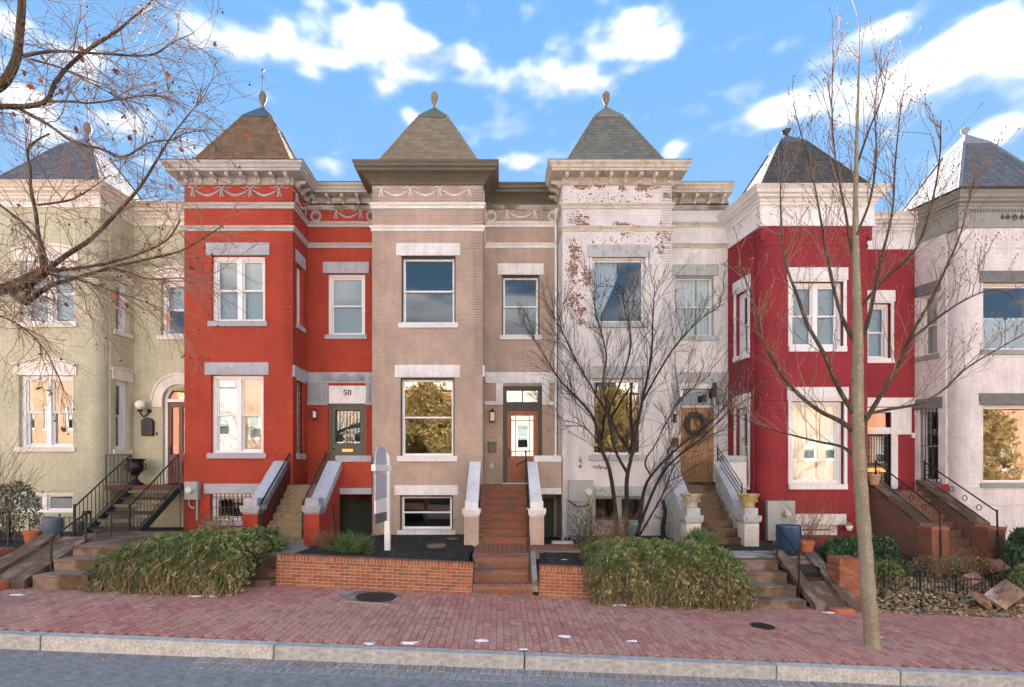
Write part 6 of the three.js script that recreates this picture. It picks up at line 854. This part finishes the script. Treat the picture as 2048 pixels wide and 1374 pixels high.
function shrub(label, x, z, o) {
  const r = rng(o.seed), y0 = o.y ?? yardY(x, z), g = thing(o.name ?? 'shrub', label, o.category ?? 'shrub', [x, y0, z]), st = [], tips = [];
  for (let i = 0; i < (o.stems ?? 12); i++) grow(st, tips, r, V3((r() - 0.5) * o.rx * 0.5, 0, (r() - 0.5) * o.rx * 0.5), V3((r() - 0.5) * 1.3, 1.1, (r() - 0.5) * 1.3), o.h * (0.45 + 0.35 * r()), o.rad ?? 0.008, 2, { wig: 0.5, spread: 1.3, kids: [1, 3], min: 0.002, rise: 0.3, seg: 3 });
  obj('stems', st, o.stemMat ?? M.twigDark, g).userData.kind = 'stuff';
  if (o.leaves) scatter('foliage', o.geo ?? GEO.leaf, o.leaves, g, () => { const a = r() * 6.283, h = Math.pow(r(), 0.7), lump = 0.75 + 0.5 * fbm(a * 1.3 + o.seed, h * 4, 256, 3), rad = o.rx * lump * Math.sqrt(r() * 0.5 + 0.5) * Math.sqrt(Math.max(0.08, 1 - (h * 1.02 - 0.25) ** 2 * 1.35)); return { p: V3(Math.cos(a) * rad, h * o.h * (0.85 + 0.3 * lump * 0.6), Math.sin(a) * rad * (o.flat ?? 0.8)), e: new THREE.Euler((r() - 0.3) * 2, r() * 6.28, (r() - 0.5) * 1.5, 'YXZ'), s: (o.s ?? 1) * (0.7 + 0.7 * r()) }; }, o.colours ?? greens, r);
  if (o.berries) { const l = []; for (let i = 0; i < o.berries; i++) { const a = r() * 6.28, h = o.h * (0.5 + 0.5 * r()), q = o.rx * (0.5 + 0.5 * r()); for (let k = 0; k < 5; k++) l.push(new THREE.IcosahedronGeometry(0.012, 0).translate(Math.cos(a) * q + (r() - 0.5) * 0.06, h + (r() - 0.5) * 0.08, Math.sin(a) * q * 0.8 + (r() - 0.5) * 0.06)); } obj('berries', l, mat([0.35, 0.02, 0.02], { roughness: 0.4 }), g).userData.kind = 'stuff'; }
  return g;
}
const evergreen = [[0.035, 0.08, 0.033], [0.05, 0.11, 0.045], [0.025, 0.055, 0.026], [0.065, 0.13, 0.05]];
shrub('leafy green shrub with red berries and bare stems before the green house', -12.2, -13.0, { seed: 601, rx: 0.75, h: 1.35, leaves: 1500, stems: 26, colours: [...greens, [0.1, 0.05, 0.03], [0.06, 0.09, 0.03]], berries: 16, rad: 0.011 });
shrub('twiggy brown bare shrub at the left edge below the green bay', -12.6, -12.2, { seed: 602, rx: 0.5, h: 2.4, stems: 30, rad: 0.009 });
shrub('brown dry weeds below the meter of the red house', -6.75, -12.6, { seed: 603, rx: 0.5, h: 0.75, stems: 40, stemMat: M.twigDry, leaves: 500, geo: GEO.small, colours: browns });
shrub('tall brown dry weeds left of the red house steps', -6.6, -11.9, { seed: 604, rx: 0.35, h: 0.7, stems: 30, stemMat: M.twigDry, leaves: 350, geo: GEO.small, colours: [...browns, ...straw] });
shrub('brown dry weeds under the bare tree', 2.7, -12.6, { seed: 605, rx: 0.6, h: 0.75, stems: 50, stemMat: M.twigDry, leaves: 700, geo: GEO.small, colours: [...browns, [0.08, 0.1, 0.04]] });
shrub('dry vine tangled over the chain link fence', 2.0, -12.85, { seed: 606, rx: 0.3, h: 0.95, stems: 20, leaves: 500, geo: GEO.small, colours: greens });
shrub('small brown shrub behind the left end of the long brick wall', -3.95, -11.9, { seed: 607, rx: 0.28, h: 0.42, stems: 24, stemMat: M.twigDry, leaves: 260, geo: GEO.small, colours: [[0.14, 0.1, 0.04], [0.1, 0.09, 0.035]] });
shrub('tuft of green strap leaves behind the long brick wall', -3.2, -11.5, { seed: 608, name: 'grass_clump', category: 'grass clump', rx: 0.3, h: 0.12, stems: 3, leaves: 70, geo: GEO.blade, colours: [[0.06, 0.11, 0.03], [0.09, 0.14, 0.04]] });
shrub('clump of green strap leaves at the foot of the pillar by the brown steps', 4.85, -12.75, { seed: 609, name: 'grass_clump', category: 'grass clump', rx: 0.28, h: 0.18, stems: 3, leaves: 80, geo: GEO.blade, colours: [[0.09, 0.15, 0.04], [0.13, 0.18, 0.05]] });
shrub('dense dark evergreen shrub before the dark red house', 8.1, -12.3, { seed: 610, rx: 0.62, h: 0.72, leaves: 2600, colours: evergreen, s: 1.1, rad: 0.01, y: 0.1 });
shrub('smaller dark evergreen shrub next to the brick steps', 9.0, -12.5, { seed: 611, rx: 0.5, h: 0.75, leaves: 1800, colours: evergreen, s: 1.1, y: 0.05 });
shrub('yellow green low shrub behind the street tree trunk', 8.5, -11.6, { seed: 612, rx: 0.42, h: 0.42, leaves: 700, geo: GEO.small, colours: [[0.25, 0.27, 0.04], [0.16, 0.2, 0.04], [0.1, 0.14, 0.03]], y: 0 });
shrub('yellowish dry shrub behind the low iron fence', 10.0, -12.0, { seed: 613, rx: 0.7, h: 0.5, leaves: 900, geo: GEO.small, colours: [[0.22, 0.18, 0.05], [0.2, 0.12, 0.05], [0.1, 0.12, 0.03]], stemMat: M.twigDry, y: -0.05 });
shrub('rusty brown shrub before the brick steps at the right', 11.0, -12.1, { seed: 614, rx: 0.6, h: 0.5, leaves: 700, geo: GEO.small, colours: [[0.25, 0.13, 0.05], [0.18, 0.15, 0.05]], stemMat: M.twigDry, y: -0.1 });
shrub('upright dark evergreen shrub at the right edge', 12.1, -12.0, { seed: 615, rx: 0.55, h: 1.15, leaves: 2600, colours: evergreen, s: 1.2, rad: 0.012, y: -0.1, stems: 20 });
shrub('second upright evergreen shrub at the right edge', 12.9, -12.4, { seed: 616, rx: 0.6, h: 1.2, leaves: 2600, colours: evergreen, s: 1.2, rad: 0.012, y: -0.1, stems: 20 });
shrub('low evergreen in the bottom right garden corner', 11.5, -11.3, { seed: 617, rx: 0.45, h: 0.55, leaves: 1200, colours: greens, y: -0.2 });
shrub('fine dry brown shrub rising behind the blue pot', 7.85, -13.4, { seed: 618, rx: 0.35, h: 1.35, stems: 46, stemMat: M.twigDry, rad: 0.006, y: 0.35 });
// ---------- smaller things ----------
{ // house sign hanging from a white post
  const g = thing('sign_post', 'white post with an arm and hanging grey sign panels seen edge on', 'sign', [X(775, 12), 0.55, -12]);
  obj('post', [rbx(-0.062, 0.062, 0, 2.2, -0.062, 0.062, 0.006), at(new THREE.ConeGeometry(0.085, 0.12, 4).rotateY(Math.PI / 4), 0, 2.26, 0)], M.signWhite, g);
  const dir = Math.atan2(0.06, 0.92); const arm = obj('arm', [rbx(-0.045, 0.045, 1.88, 2.02, -0.22, 1.06, 0.006)], M.signWhite, g); arm.rotation.y = -dir;
  const s = new THREE.Shape(); s.moveTo(0.1, 2.03); s.lineTo(0.95, 2.03); s.quadraticCurveTo(0.95, 2.42, 0.52, 2.42); s.quadraticCurveTo(0.1, 2.42, 0.1, 2.03);
  const panels = [['crest_panel', new THREE.ExtrudeGeometry(s, { depth: 0.03, bevelEnabled: false }).rotateY(-PI2).translate(0.015, 0, 0), M.signGrey], ['sign_panel', rbx(-0.015, 0.015, 1.28, 1.83, 0.1, 0.95, 0.005), M.signGrey], ['sign_panel', rbx(-0.015, 0.015, 0.98, 1.26, 0.1, 0.95, 0.005), M.signWhite], ['sign_panel', rbx(-0.015, 0.015, 0.76, 0.965, 0.1, 0.95, 0.005), M.signDark]];
  for (const [n, geo, m] of panels) obj(n, [geo], m, g).rotation.y = -dir;
  obj('hanger', [bar([0, 1.83, 0.2], [0, 1.9, 0.2], 0.008), bar([0, 1.83, 0.85], [0, 1.9, 0.85], 0.008)], M.iron, g).rotation.y = -dir;
}
function meterBox(label, x0, x1, y0, y1, z, o = {}) {
  const g = thing('electric_meter_box', label, 'meter box', [(x0 + x1) / 2, y0, z], 0, 'electric meters on the house fronts'), w = x1 - x0, h = y1 - y0, cx = o.cx ?? 0, cy = o.cy ?? h * 0.55;
  obj('cabinet', [rbx(-w / 2, w / 2, 0, h, 0.0, 0.16, 0.012)], o.mat ?? M.box, g);
  if (o.doors) obj('door_seam', [bx(-0.004 + (o.seam ?? 0), 0.004 + (o.seam ?? 0), 0.03, h - 0.03, 0.161, 0.165), bx(-w / 2 + 0.02, w / 2 - 0.02, h - 0.025, h - 0.018, 0.161, 0.166)], M.greyFrame, g);
  obj('meter', [at(new THREE.CylinderGeometry(0.1, 0.105, 0.05, 20), cx, cy, 0.185, PI2), at(new THREE.CylinderGeometry(0.085, 0.095, 0.1, 20), cx, cy, 0.24, PI2)], mat([0.62, 0.6, 0.52], { roughness: 0.25 }), g);
  obj('conduit', [limb([V3(-w * 0.2, 0.01, 0.08), V3(-w * 0.25, -0.12, 0.09), V3(0.0, -0.24, 0.08), V3(w * 0.1, -0.2, 0.04)], 0.022, 0.022), bar([w * 0.3, 0, 0.05], [w * 0.3, -(o.drop ?? 0.6), 0.05], 0.03, 8)], M.galv, g);
}
meterBox('small grey electric meter box on the corner of the red house', X(375, ZF), X(402, ZF), Y(999, ZF), Y(963, ZF), -ZF + 0.01, {});
meterBox('wide grey electric cabinet on the flaking white house behind the fence', X(1136, ZF), X(1185, ZF), Y(1003, ZF), Y(960, ZF), -ZF + 0.01, { doors: true, cx: 0.2, cy: 0.28, drop: 1.1 });
meterBox('tall pale green grey electric cabinet on the dark red house', X(1529, Z6), X(1584, Z6), Y(1080, Z6), Y(1001, Z6), -Z6 + 0.012, { doors: true, cx: 0.12, cy: 0.75, drop: 0.3, mat: mat([0.42, 0.46, 0.44], { roughness: 0.5, metalness: 0.15 }) });
{ // chain link fence with its weathered post
  const g = thing('chain_link_fence', 'sagging chain link fence with a weathered post beside the white house', 'fence', [0, 0, 0]), x0 = 1.88, x1 = 2.27, l = [], ya = 0.45, y1 = 1.62, za = -14.6, zb = -13.2;
  for (let i = -14; i < 16; i++) for (const s of [-1, 1]) { const t0 = i / 16, a = clamp(s > 0 ? t0 : t0 + 0.9, 0, 1), b = clamp(s > 0 ? t0 + 0.9 : t0, 0, 1); if (Math.abs(a - b) < 0.02) continue; const f = (t) => clamp((s > 0 ? t - t0 : t0 + 0.9 - t) / 0.9); l.push(bar([lerp(x0, x1, a), lerp(ya, y1, f(a)), lerp(za, zb, a)], [lerp(x0, x1, b), lerp(ya, y1, f(b)), lerp(za, zb, b)], 0.005, 3)); }
  obj('wire_mesh', l, M.galv, g).userData.kind = 'stuff'; obj('top_rail', [limb([V3(x0, y1 + 0.02, za), V3((x0 + x1) / 2, y1 - 0.12, (za + zb) / 2), V3(x1, y1 - 0.02, zb)], 0.02, 0.02)], M.ironGreen, g); obj('post', [bar([x1 + 0.02, 0.3, zb], [x1 + 0.02, 1.72, zb], 0.045, 8), lathe([[0.001, 0.1], [0.05, 0.05], [0.055, 0]], 10).translate(x1 + 0.02, 1.7, zb)], mat([0.3, 0.27, 0.17], { map: tStain }), g); obj('post', [bar([x0, 0.3, za], [x0, 1.7, za], 0.03, 8)], M.galv, g);
}
function pot(label, x, y, z, profile, m, o = {}) { const g = thing('plant_pot', label, 'plant pot', [x, y, z], 0, o.group); obj('pot', [lathe(profile, 26)], m, g); const t = profile[profile.length - 2]; obj('soil', [new THREE.CylinderGeometry(t[0] * 0.96, t[0] * 0.96, 0.015, 18).translate(0, t[1] - 0.03, 0)], M.soil, g); return g; }
const potShape = (r, h) => [[0.001, 0], [r * 0.68, 0], [r * 0.9, h * 0.78], [r * 0.9, h * 0.8], [r, h * 0.8], [r, h], [r * 0.9, h], [r * 0.84, h * 0.9], [0.001, h * 0.88]], jar = (r, h) => [[0.001, 0], [r * 0.62, 0], [r * 0.86, h * 0.3], [r, h * 0.65], [r * 0.95, h * 0.92], [r * 1.0, h], [r * 0.92, h], [r * 0.86, h * 0.92], [0.001, h * 0.9]];
pot('dark blue glazed jar pot beside the worn steps of the white house', X(1577, 12), 0.52, -12, jar(0.27, 0.68), M.blueGlaze); pot('orange terracotta pot next to the dark blue jar', X(1611, 12), 0.5, -12, potShape(0.19, 0.34), M.terracotta);
pot('pale terracotta pot on the red parapet under the iron door', X(1748, 14.75), Y(970, 14.8), -14.75, potShape(0.16, 0.3), mat([0.55, 0.36, 0.26], { map: tGrain }));
pot('small terracotta pot beside the brownstone slabs at the left', X(69, 11.4), 0.86, -11.35, potShape(0.17, 0.28), M.terracotta); pot('blue grey pot at the head of the brownstone slabs', X(105, 11.5), 0.86, -11.5, jar(0.2, 0.55), mat([0.07, 0.1, 0.14], { roughness: 0.35 }));
{ const t = thing('plastic_tub', 'teal plastic tub under the window of the white house', 'tub', [X(1263, 14.2), 0.6, -14.2]); obj('tub', [lathe([[0.001, 0], [0.17, 0], [0.2, 0.34], [0.22, 0.35], [0.22, 0.38], [0.19, 0.38], [0.18, 0.32], [0.001, 0.03]], 22)], M.teal, t); obj('handle', [new THREE.TorusGeometry(0.2, 0.007, 4, 16, Math.PI).rotateX(0.9).translate(0, 0.36, 0)], M.galv, t);
  const u = thing('plastic_tub', 'teal plastic tub under the barred window of the red house', 'tub', [X(428, 14), 0.6, -14]); obj('tub', [lathe([[0.001, 0], [0.15, 0], [0.18, 0.34], [0.2, 0.35], [0.2, 0.38], [0.17, 0.38], [0.16, 0.32], [0.001, 0.03]], 22)], M.teal, u); obj('handle', [new THREE.TorusGeometry(0.18, 0.007, 4, 16, Math.PI).rotateX(0.9).translate(0, 0.36, 0)], M.galv, u);
  const urn = thing('iron_urn', 'black iron urn on the landing of the green house', 'urn', [X(271, 15.6), 2.03, -15.6]); obj('bowl', [lathe([[0.001, 0.3], [0.09, 0.3], [0.2, 0.42], [0.22, 0.56], [0.19, 0.66], [0.24, 0.74], [0.27, 0.75], [0.27, 0.78], [0.2, 0.76], [0.17, 0.62], [0.001, 0.6]], 22)], M.iron, urn); obj('foot', [lathe([[0.001, 0], [0.2, 0], [0.2, 0.06], [0.13, 0.09], [0.07, 0.17], [0.06, 0.24], [0.1, 0.3], [0.001, 0.302]], 20)], M.iron, urn); for (const s of [-1, 1]) obj('handle', [new THREE.TorusGeometry(0.09, 0.016, 6, 14, Math.PI * 1.3).rotateZ(s > 0 ? -1.9 : 1.3).translate(s * 0.23, 0.55, 0)], M.iron, urn);
  const gm = thing('gas_meter', 'dark gas meter with pipes below the green bay', 'gas meter', [X(158, 13.6), 0.72, -13.6]); obj('body', [rbx(-0.13, 0.13, 0.12, 0.42, -0.1, 0.1, 0.04), at(new THREE.CylinderGeometry(0.09, 0.09, 0.06, 16), 0, 0.28, 0.11, PI2)], mat([0.08, 0.08, 0.08], { roughness: 0.5 }), gm); obj('pipe', [bar([0.1, 0.4, 0], [0.1, 0.62, 0], 0.022, 8), bar([0.1, 0.62, 0], [0.3, 0.62, 0], 0.022, 8), bar([0.3, 0.62, 0], [0.3, 0.0, 0], 0.022, 8), bar([-0.1, 0.4, 0], [-0.1, 0.5, 0], 0.022, 8), at(new THREE.CylinderGeometry(0.09, 0.09, 0.05, 14), 0.2, 0.66, 0)], M.iron, gm);
  const sp = thing('water_spigot', 'copper spigot pipe on the flaking white wall', 'spigot', [X(1318, ZF), Y(1040, ZF), -ZF + 0.01]); obj('pipe', [bar([-0.12, 0.08, 0.03], [0.08, 0.05, 0.05], 0.018, 8), bar([0.08, 0.05, 0.05], [0.1, -0.06, 0.12], 0.018, 8)], mat([0.45, 0.25, 0.15], { metalness: 0.5, roughness: 0.5 }), sp); obj('wheel', [new THREE.TorusGeometry(0.03, 0.007, 5, 12).translate(-0.12, 0.12, 0.04)], M.redPlastic, sp);
  const stub = thing('vine_trunk', 'thick dead vine trunk standing against the white house', 'vine', [X(1328, 14.4), 0.5, -14.4]); obj('trunk', [limb([V3(0, 0, 0), V3(-0.03, 0.4, 0), V3(0.02, 0.8, 0.03), V3(-0.03, 1.15, 0)], 0.07, 0.045, 8)], M.barkDark, stub); const rv = rng(71), tw = []; for (let i = 0; i < 60; i++) { const y = 0.1 + rv(), a = rv() * 6.28; tw.push(bar([0, y, 0], [Math.cos(a) * 0.12, y + 0.06, Math.sin(a) * 0.12], 0.005, 3)); } obj('stubs', tw, M.twigDark, stub).userData.kind = 'stuff';
  const shovel = thing('iron_rod', 'dark iron rod leaning against the red cheek wall', 'rod', [-4.42, 0.5, -13.7]); obj('rod', [bar([0.2, 0, 0.1], [0.02, 1.05, -0.1], 0.022, 7), bar([0.2, 0, 0.1], [0.24, -0.05, 0.14], 0.03, 7)], M.iron, shovel);
  const tape = thing('wall_tag', 'small orange yellow tag on the dark red side wall', 'tag', [X(1478, 15.9), Y(886, 15.9), -15.62], -PI2); obj('tag', [rbx(-0.05, 0.05, 0.02, 0.16, 0.0, 0.04, 0.008), rbx(-0.05, -0.02, -0.1, 0.02, 0.0, 0.035, 0.006)], M.yellow, tape);
  const sc = thing('wall_lantern', 'small lantern lamp beside the cellar window of the dark red house', 'lantern', [X(1691, Z6), Y(1052, Z6), -Z6 + 0.02]); obj('cage', [lathe([[0.001, 0.12], [0.04, 0.1], [0.11, 0.04], [0.11, 0.03], [0.001, 0.03]], 8).translate(0, 0, 0.14), bar([0, 0.1, 0.14], [0, 0.14, 0.0], 0.012)], M.brass, sc); obj('lamp_glass', [lathe([[0.001, -0.12], [0.06, -0.11], [0.1, 0.03], [0.001, 0.032]], 8).translate(0, 0, 0.14)], M.lampGlass, sc);
}
for (const [px, py, Z, w, s] of [[907, 1083, 13.9, 0.16, 'small'], [873, 1099, 12.6, 0.24, 'larger']]) { const x = X(px, Z), g = new THREE.CylinderGeometry(w, w * 1.05, 0.05, 18), p = g.attributes.position; for (let i = 0; i < p.count; i++) p.setX(i, p.getX(i) * (1 + 0.08 * Math.sin(Math.atan2(p.getZ(i), p.getX(i)) * 3))); g.translate(x, yardY(x, -Z) + 0.05, -Z); g.computeVertexNormals(); top('stepping_stone', boxUV(clean(g)), M.concreteBrown, s + ' round stepping stone lying on the dark mulch', 'stepping stone', 'stepping stones in the mulch'); }
// brick piers, each brick a piece
function pier(label, x, z, w, d, y0, rows, seed) { const g = thing('brick_pier', label, 'pier', [x, y0, z]), r = rng(seed); obj('core', [bx(-w / 2 + 0.008, w / 2 - 0.008, -0.2, rows * 0.0675, -d / 2 + 0.008, d / 2 - 0.008)], M.mortarGrey, g);
  for (let k = 0; k < rows; k++) { for (let u = -w / 2 - (k % 2 ? 0.1 : 0); u < w / 2 - 0.02; u += 0.213) { const a = Math.max(u, -w / 2), b = Math.min(u + 0.203, w / 2); if (b - a < 0.03) continue; const m = obj('brick', brickGeo, tone(r), g); m.position.set((a + b) / 2, k * 0.0675 + 0.034, d / 2 - 0.045); m.scale.x = (b - a) / 0.203; } for (const s of [-1, 1]) { const m = obj('brick', brickGeo, tone(r), g); m.rotation.y = PI2; m.position.set(s * (w / 2 - 0.045), k * 0.0675 + 0.034, -0.05); m.scale.x = (d - 0.1) / 0.203; } }
  for (let u = -w / 2 + 0.03; u < w / 2; u += 0.067) { const m = obj('brick', rowGeo, tone(r), g); m.position.set(u, rows * 0.0675 + 0.05, 0); m.scale.z = d / 0.203; } }
pier('free standing orange brick pier left of the street tree', X(1689, 11), -11, 0.48, 0.42, slope(7.2) - 0.12, 14, 81); pier('brick pier at the left edge below the green house', -10.0, -10.4, 0.4, 0.4, 0.32, 7, 82);
function lowFence(label, x0, x1, z, y, h, n, m) { const g = thing('low_iron_fence', label, 'fence', [0, 0, 0]), yy = (x) => y + slope(x - x0); for (const k of [0.06, h - 0.03]) obj('rail', [sqbar([x0, yy(x0) + k, z], [x1, yy(x1) + k, z], 0.016)], m, g); for (let i = 0; i <= n; i++) { const x = lerp(x0, x1, i / n); obj(i % 10 ? 'picket' : 'post', [sqbar([x, yy(x) - (i % 10 ? 0 : 0.1), z], [x, yy(x) + h + (i % 10 ? 0 : 0.06), z], i % 10 ? 0.009 : 0.03)], m, g); } }
lowFence('low black iron fence above the leafy bank at the right', 7.5, 10.6, -11.3, -0.17, 0.42, 40, M.iron); lowFence('low dark iron fence along the garden of the green house', -12.4, -8.9, -12.0, 0.88, 0.62, 30, M.ironGreen);
{ // broken paving stones on the leafy bank
  const r = rng(91); for (const [px, py, Z, w, t, l] of [[2010, 1185, 10.9, 0.42, 0.5, 'large pinkish flat stone tilted on the leafy bank'], [1965, 1195, 10.7, 0.3, -0.4, 'brown broken stone leaning on the leafy bank'], [1950, 1152, 11.4, 0.26, 0.1, 'pale orange lump of stone behind the low fence'], [2000, 1125, 11.9, 0.3, 0, 'reddish block of stone beside the right evergreen']]) { const g = rock(-w * 0.8, w * 0.8, -w * 0.5, w * 0.5, -0.05, 0.03, px, 0.09); g.rotateX(-1.25); g.translate(0, -0.06, 0); at(g, X(px, Z), Y(py, Z), -Z, 0.35, 0.4, t); top('broken_stone', boxUV(clean(g)), mat(w > 0.4 ? [0.45, 0.33, 0.28] : [0.33, 0.2, 0.14], { map: tStain }), l, 'stone', 'broken stones on the bank'); }
}
{ // small leftovers of snow
  const r = rng(92), spots = [[235, 1190, 9.55, 0.2], [425, 1190, 9.6, 0.35], [395, 1192, 9.5, 0.22], [30, 1185, 9.1, 0.2], [1240, 1207, 10.1, 0.3], [1275, 1208, 10.12, 0.18], [1330, 1210, 10.1, 0.14], [1372, 1210, 10.1, 0.2], [1400, 1212, 10.05, 0.12], [1660, 1218, 10.15, 0.2], [1690, 1215, 10.2, 0.14], [963, 1277, 7.75, 0.2], [820, 1297, 7.5, 0.22], [735, 1295, 7.42, 0.16], [1048, 1302, 7.45, 0.12], [1130, 1268, 8.1, 0.18], [1265, 1282, 8.0, 0.16], [1755, 1262, 8.7, 0.12], [1128, 1094, 11.3, 0.1]];
  const which = ['leftmost snow scrap at the foot of the left bank', 'widest snow scrap at the foot of the left bank', 'snow scrap in the middle at the foot of the left bank', 'small snow scrap by the brownstone slabs', 'widest snow scrap under the bank of the white house', 'second snow scrap from the left under the bank of the white house', 'third snow scrap from the left under the bank of the white house', 'fourth snow scrap from the left under the bank of the white house', 'rightmost tiny snow scrap under the bank of the white house', 'wider snow scrap at the foot of the sandstone slabs', 'smaller snow scrap at the foot of the sandstone slabs', 'crumpled white snow scrap in the middle of the sidewalk', 'long snow scrap behind the kerb below the long brick wall', 'leftmost snow scrap behind the kerb', 'round snow scrap at the joint of two kerb stones', 'thin snow scrap on the sidewalk below the short brick wall', 'small snow scrap on the sidewalk below the white house bank', 'snow scrap beside the foot of the street tree', 'snow scrap on the mulch behind the short brick wall'];
  spots.forEach(([px, py, Z, w], i) => { const x = X(px, Z), g = new THREE.SphereGeometry(w * 0.6, 14, 6, 0, 6.283, 0, PI2), p = g.attributes.position; for (let k = 0; k < p.count; k++) { const a = Math.atan2(p.getZ(k), p.getX(k)), q = 0.05 + 1.5 * Math.pow(fbm(Math.cos(a) * 3 + i * 7 + 20, Math.sin(a) * 3 + 20, 256, 4), 1.3); p.setXYZ(k, p.getX(k) * q * 1.3, p.getY(k) * 0.14, p.getZ(k) * q * 0.7); } g.computeVertexNormals(); g.translate(x, (i === 18 ? yardY(x, -Z) + 0.05 : walkY(x, -Z)) + 0.002, -Z); top('snow_patch', boxUV(clean(g)), M.snow, which[i], 'snow patch', 'scraps of old snow'); });
}
// ---------- the sunlit side of the street, mirrored in the windows ----------
{
  const cols = [[0.5, 0.26, 0.16], [0.46, 0.31, 0.2], [0.46, 0.2, 0.12], [0.74, 0.7, 0.64], [0.5, 0.28, 0.17], [0.6, 0.46, 0.32], [0.5, 0.24, 0.15], [0.7, 0.66, 0.56], [0.5, 0.27, 0.18], [0.56, 0.4, 0.27]], names = ['orange brick', 'brownish', 'red brick', 'off white', 'rust brick', 'tan', 'dark orange brick', 'cream', 'terracotta brick', 'light brown'];
  let x = -45;
  for (let i = 0; i < 15; i++) {
    const w = 6, h = 8.6 + (i * 37 % 5) * 0.5, y0 = slope(x + w / 2) - 0.2, m = mat(cols[i % 10], { map: tPaint, bump: [bFine, 0.004] }), g = thing('facing_house', names[i % 10] + ' house across the street, ' + ['first', 'second', 'third', 'fourth', 'fifth', 'sixth', 'seventh', 'eighth', 'ninth', 'tenth', 'eleventh', 'twelfth', 'thirteenth', 'fourteenth', 'fifteenth'][i] + ' from the left', 'house', [x + w / 2, y0, 11.5], 0, 'houses across the street');
    const f = frameOf([w / 2, 0], [-w / 2, 0]), hs = []; for (const v of [1.3, 4.6]) for (const u of [0.7, 2.4, 4.2]) hs.push({ u0: u, u1: u + 1.05, v0: v, v1: v + 1.9 });
    wall(g, f, 0, h, m, hs, { brick: false }); obj('side_and_back_walls', [bx(-w / 2, -w / 2 + 0.2, 0, h, 0.281, 8), bx(w / 2 - 0.2, w / 2, 0, h, 0.281, 8), bx(-w / 2 + 0.2, w / 2 - 0.2, 0, h, 7.8, 8), bx(-w / 2 + 0.2, w / 2 - 0.2, h - 0.2, h, 0.281, 7.8)], M.room, g);
    obj('cornice', [bx(-w / 2 + 0.01, w / 2 - 0.01, h - 0.7, h + 0.1, -0.3, -0.001)], M.cream, g);
    for (const o of hs) windowIn(g, f, o.u0, o.u1, o.v0, o.v1, { glass: GL.plain, blind: 'shade', drop: 0.4, sill: { mat: M.stoneWhite, h: 0.12, over: 0.08 } });
    x += w + 0.02;
  }
  const r = rng(700);
  const opp = ['the red house', 'the beige house', 'the white house', 'the dark red house', 'the pale house at the right'];
  [[-19, 1.0], [-5.4, 1.1], [8.2, 1.1], [21, 0.95], [35.5, 1.1]].forEach(([tx, s], n) => {
    const t = thing('facing_tree', 'bare golden twigged tree across the street facing ' + opp[n], 'tree', [tx, slope(tx) - 0.2, 8.9], 0, 'trees across the street'), tw = [], tips = [], P = [V3(0, 0, 0), V3(0.1, 1.6 * s, 0), V3(-0.05, 3.4 * s, 0.1), V3(0.1, 5.6 * s, 0)]; obj('trunk', [limb(P, 0.16, 0.05, 8)], M.bark, t);
    for (let i = 0; i < 13; i++) { const p = V3(0, (1.0 + i * 0.36) * s, 0), d = V3(Math.cos(i * 2.4), 0.85, Math.sin(i * 2.4)); grow(tw, tips, r, p, d, 1.7 * s, 0.045, 3, { wig: 0.35, spread: 1.3, kids: [3, 4], min: 0.006, rise: 0.25, seg: 2 }); }
    if (n === 1 || n === 2 || n === 4) scatter('foliage', GEO.sprig, 2600, t, () => { const a = r() * 6.283, h = r(), q = (2.3 * s) * Math.sqrt(r()) * Math.sqrt(Math.max(0.05, 1 - (h * 2 - 1) ** 2)) * (0.6 + 0.8 * fbm(a * 2 + n, h * 5, 256, 3)); return { p: V3(Math.cos(a) * q, (1.6 + 6.6 * h) * s, Math.sin(a) * q), e: new THREE.Euler(r() * 6, r() * 6, r() * 6), s: 1.6 + 1.8 * r() }; }, [[0.34, 0.22, 0.06], [0.26, 0.16, 0.05], [0.42, 0.3, 0.09], [0.16, 0.13, 0.04]], r);
    obj('crown', tw, n % 2 ? mat([0.4, 0.28, 0.1]) : mat([0.34, 0.22, 0.1]), t).userData.kind = 'stuff';
  });
}
// ---------- put each thing's origin at its base ----------
for (const g of scene.children) {
  if (!g.isGroup || g.userData.kind || g.position.lengthSq() > 0) continue;
  g.updateMatrixWorld(true); const b = new THREE.Box3().setFromObject(g), c = V3((b.min.x + b.max.x) / 2, b.min.y, (b.min.z + b.max.z) / 2);
  for (const k of g.children) k.position.sub(c); g.position.copy(c);
}
// ---------- render ----------
const renderer = new THREE.WebGLRenderer({ antialias: true });
renderer.shadowMap.enabled = true;
renderer.toneMapping = THREE.LinearToneMapping;
renderer.toneMappingExposure = EXPOSURE;
renderer.setSize(1024, 687);
renderer.render(scene, camera);
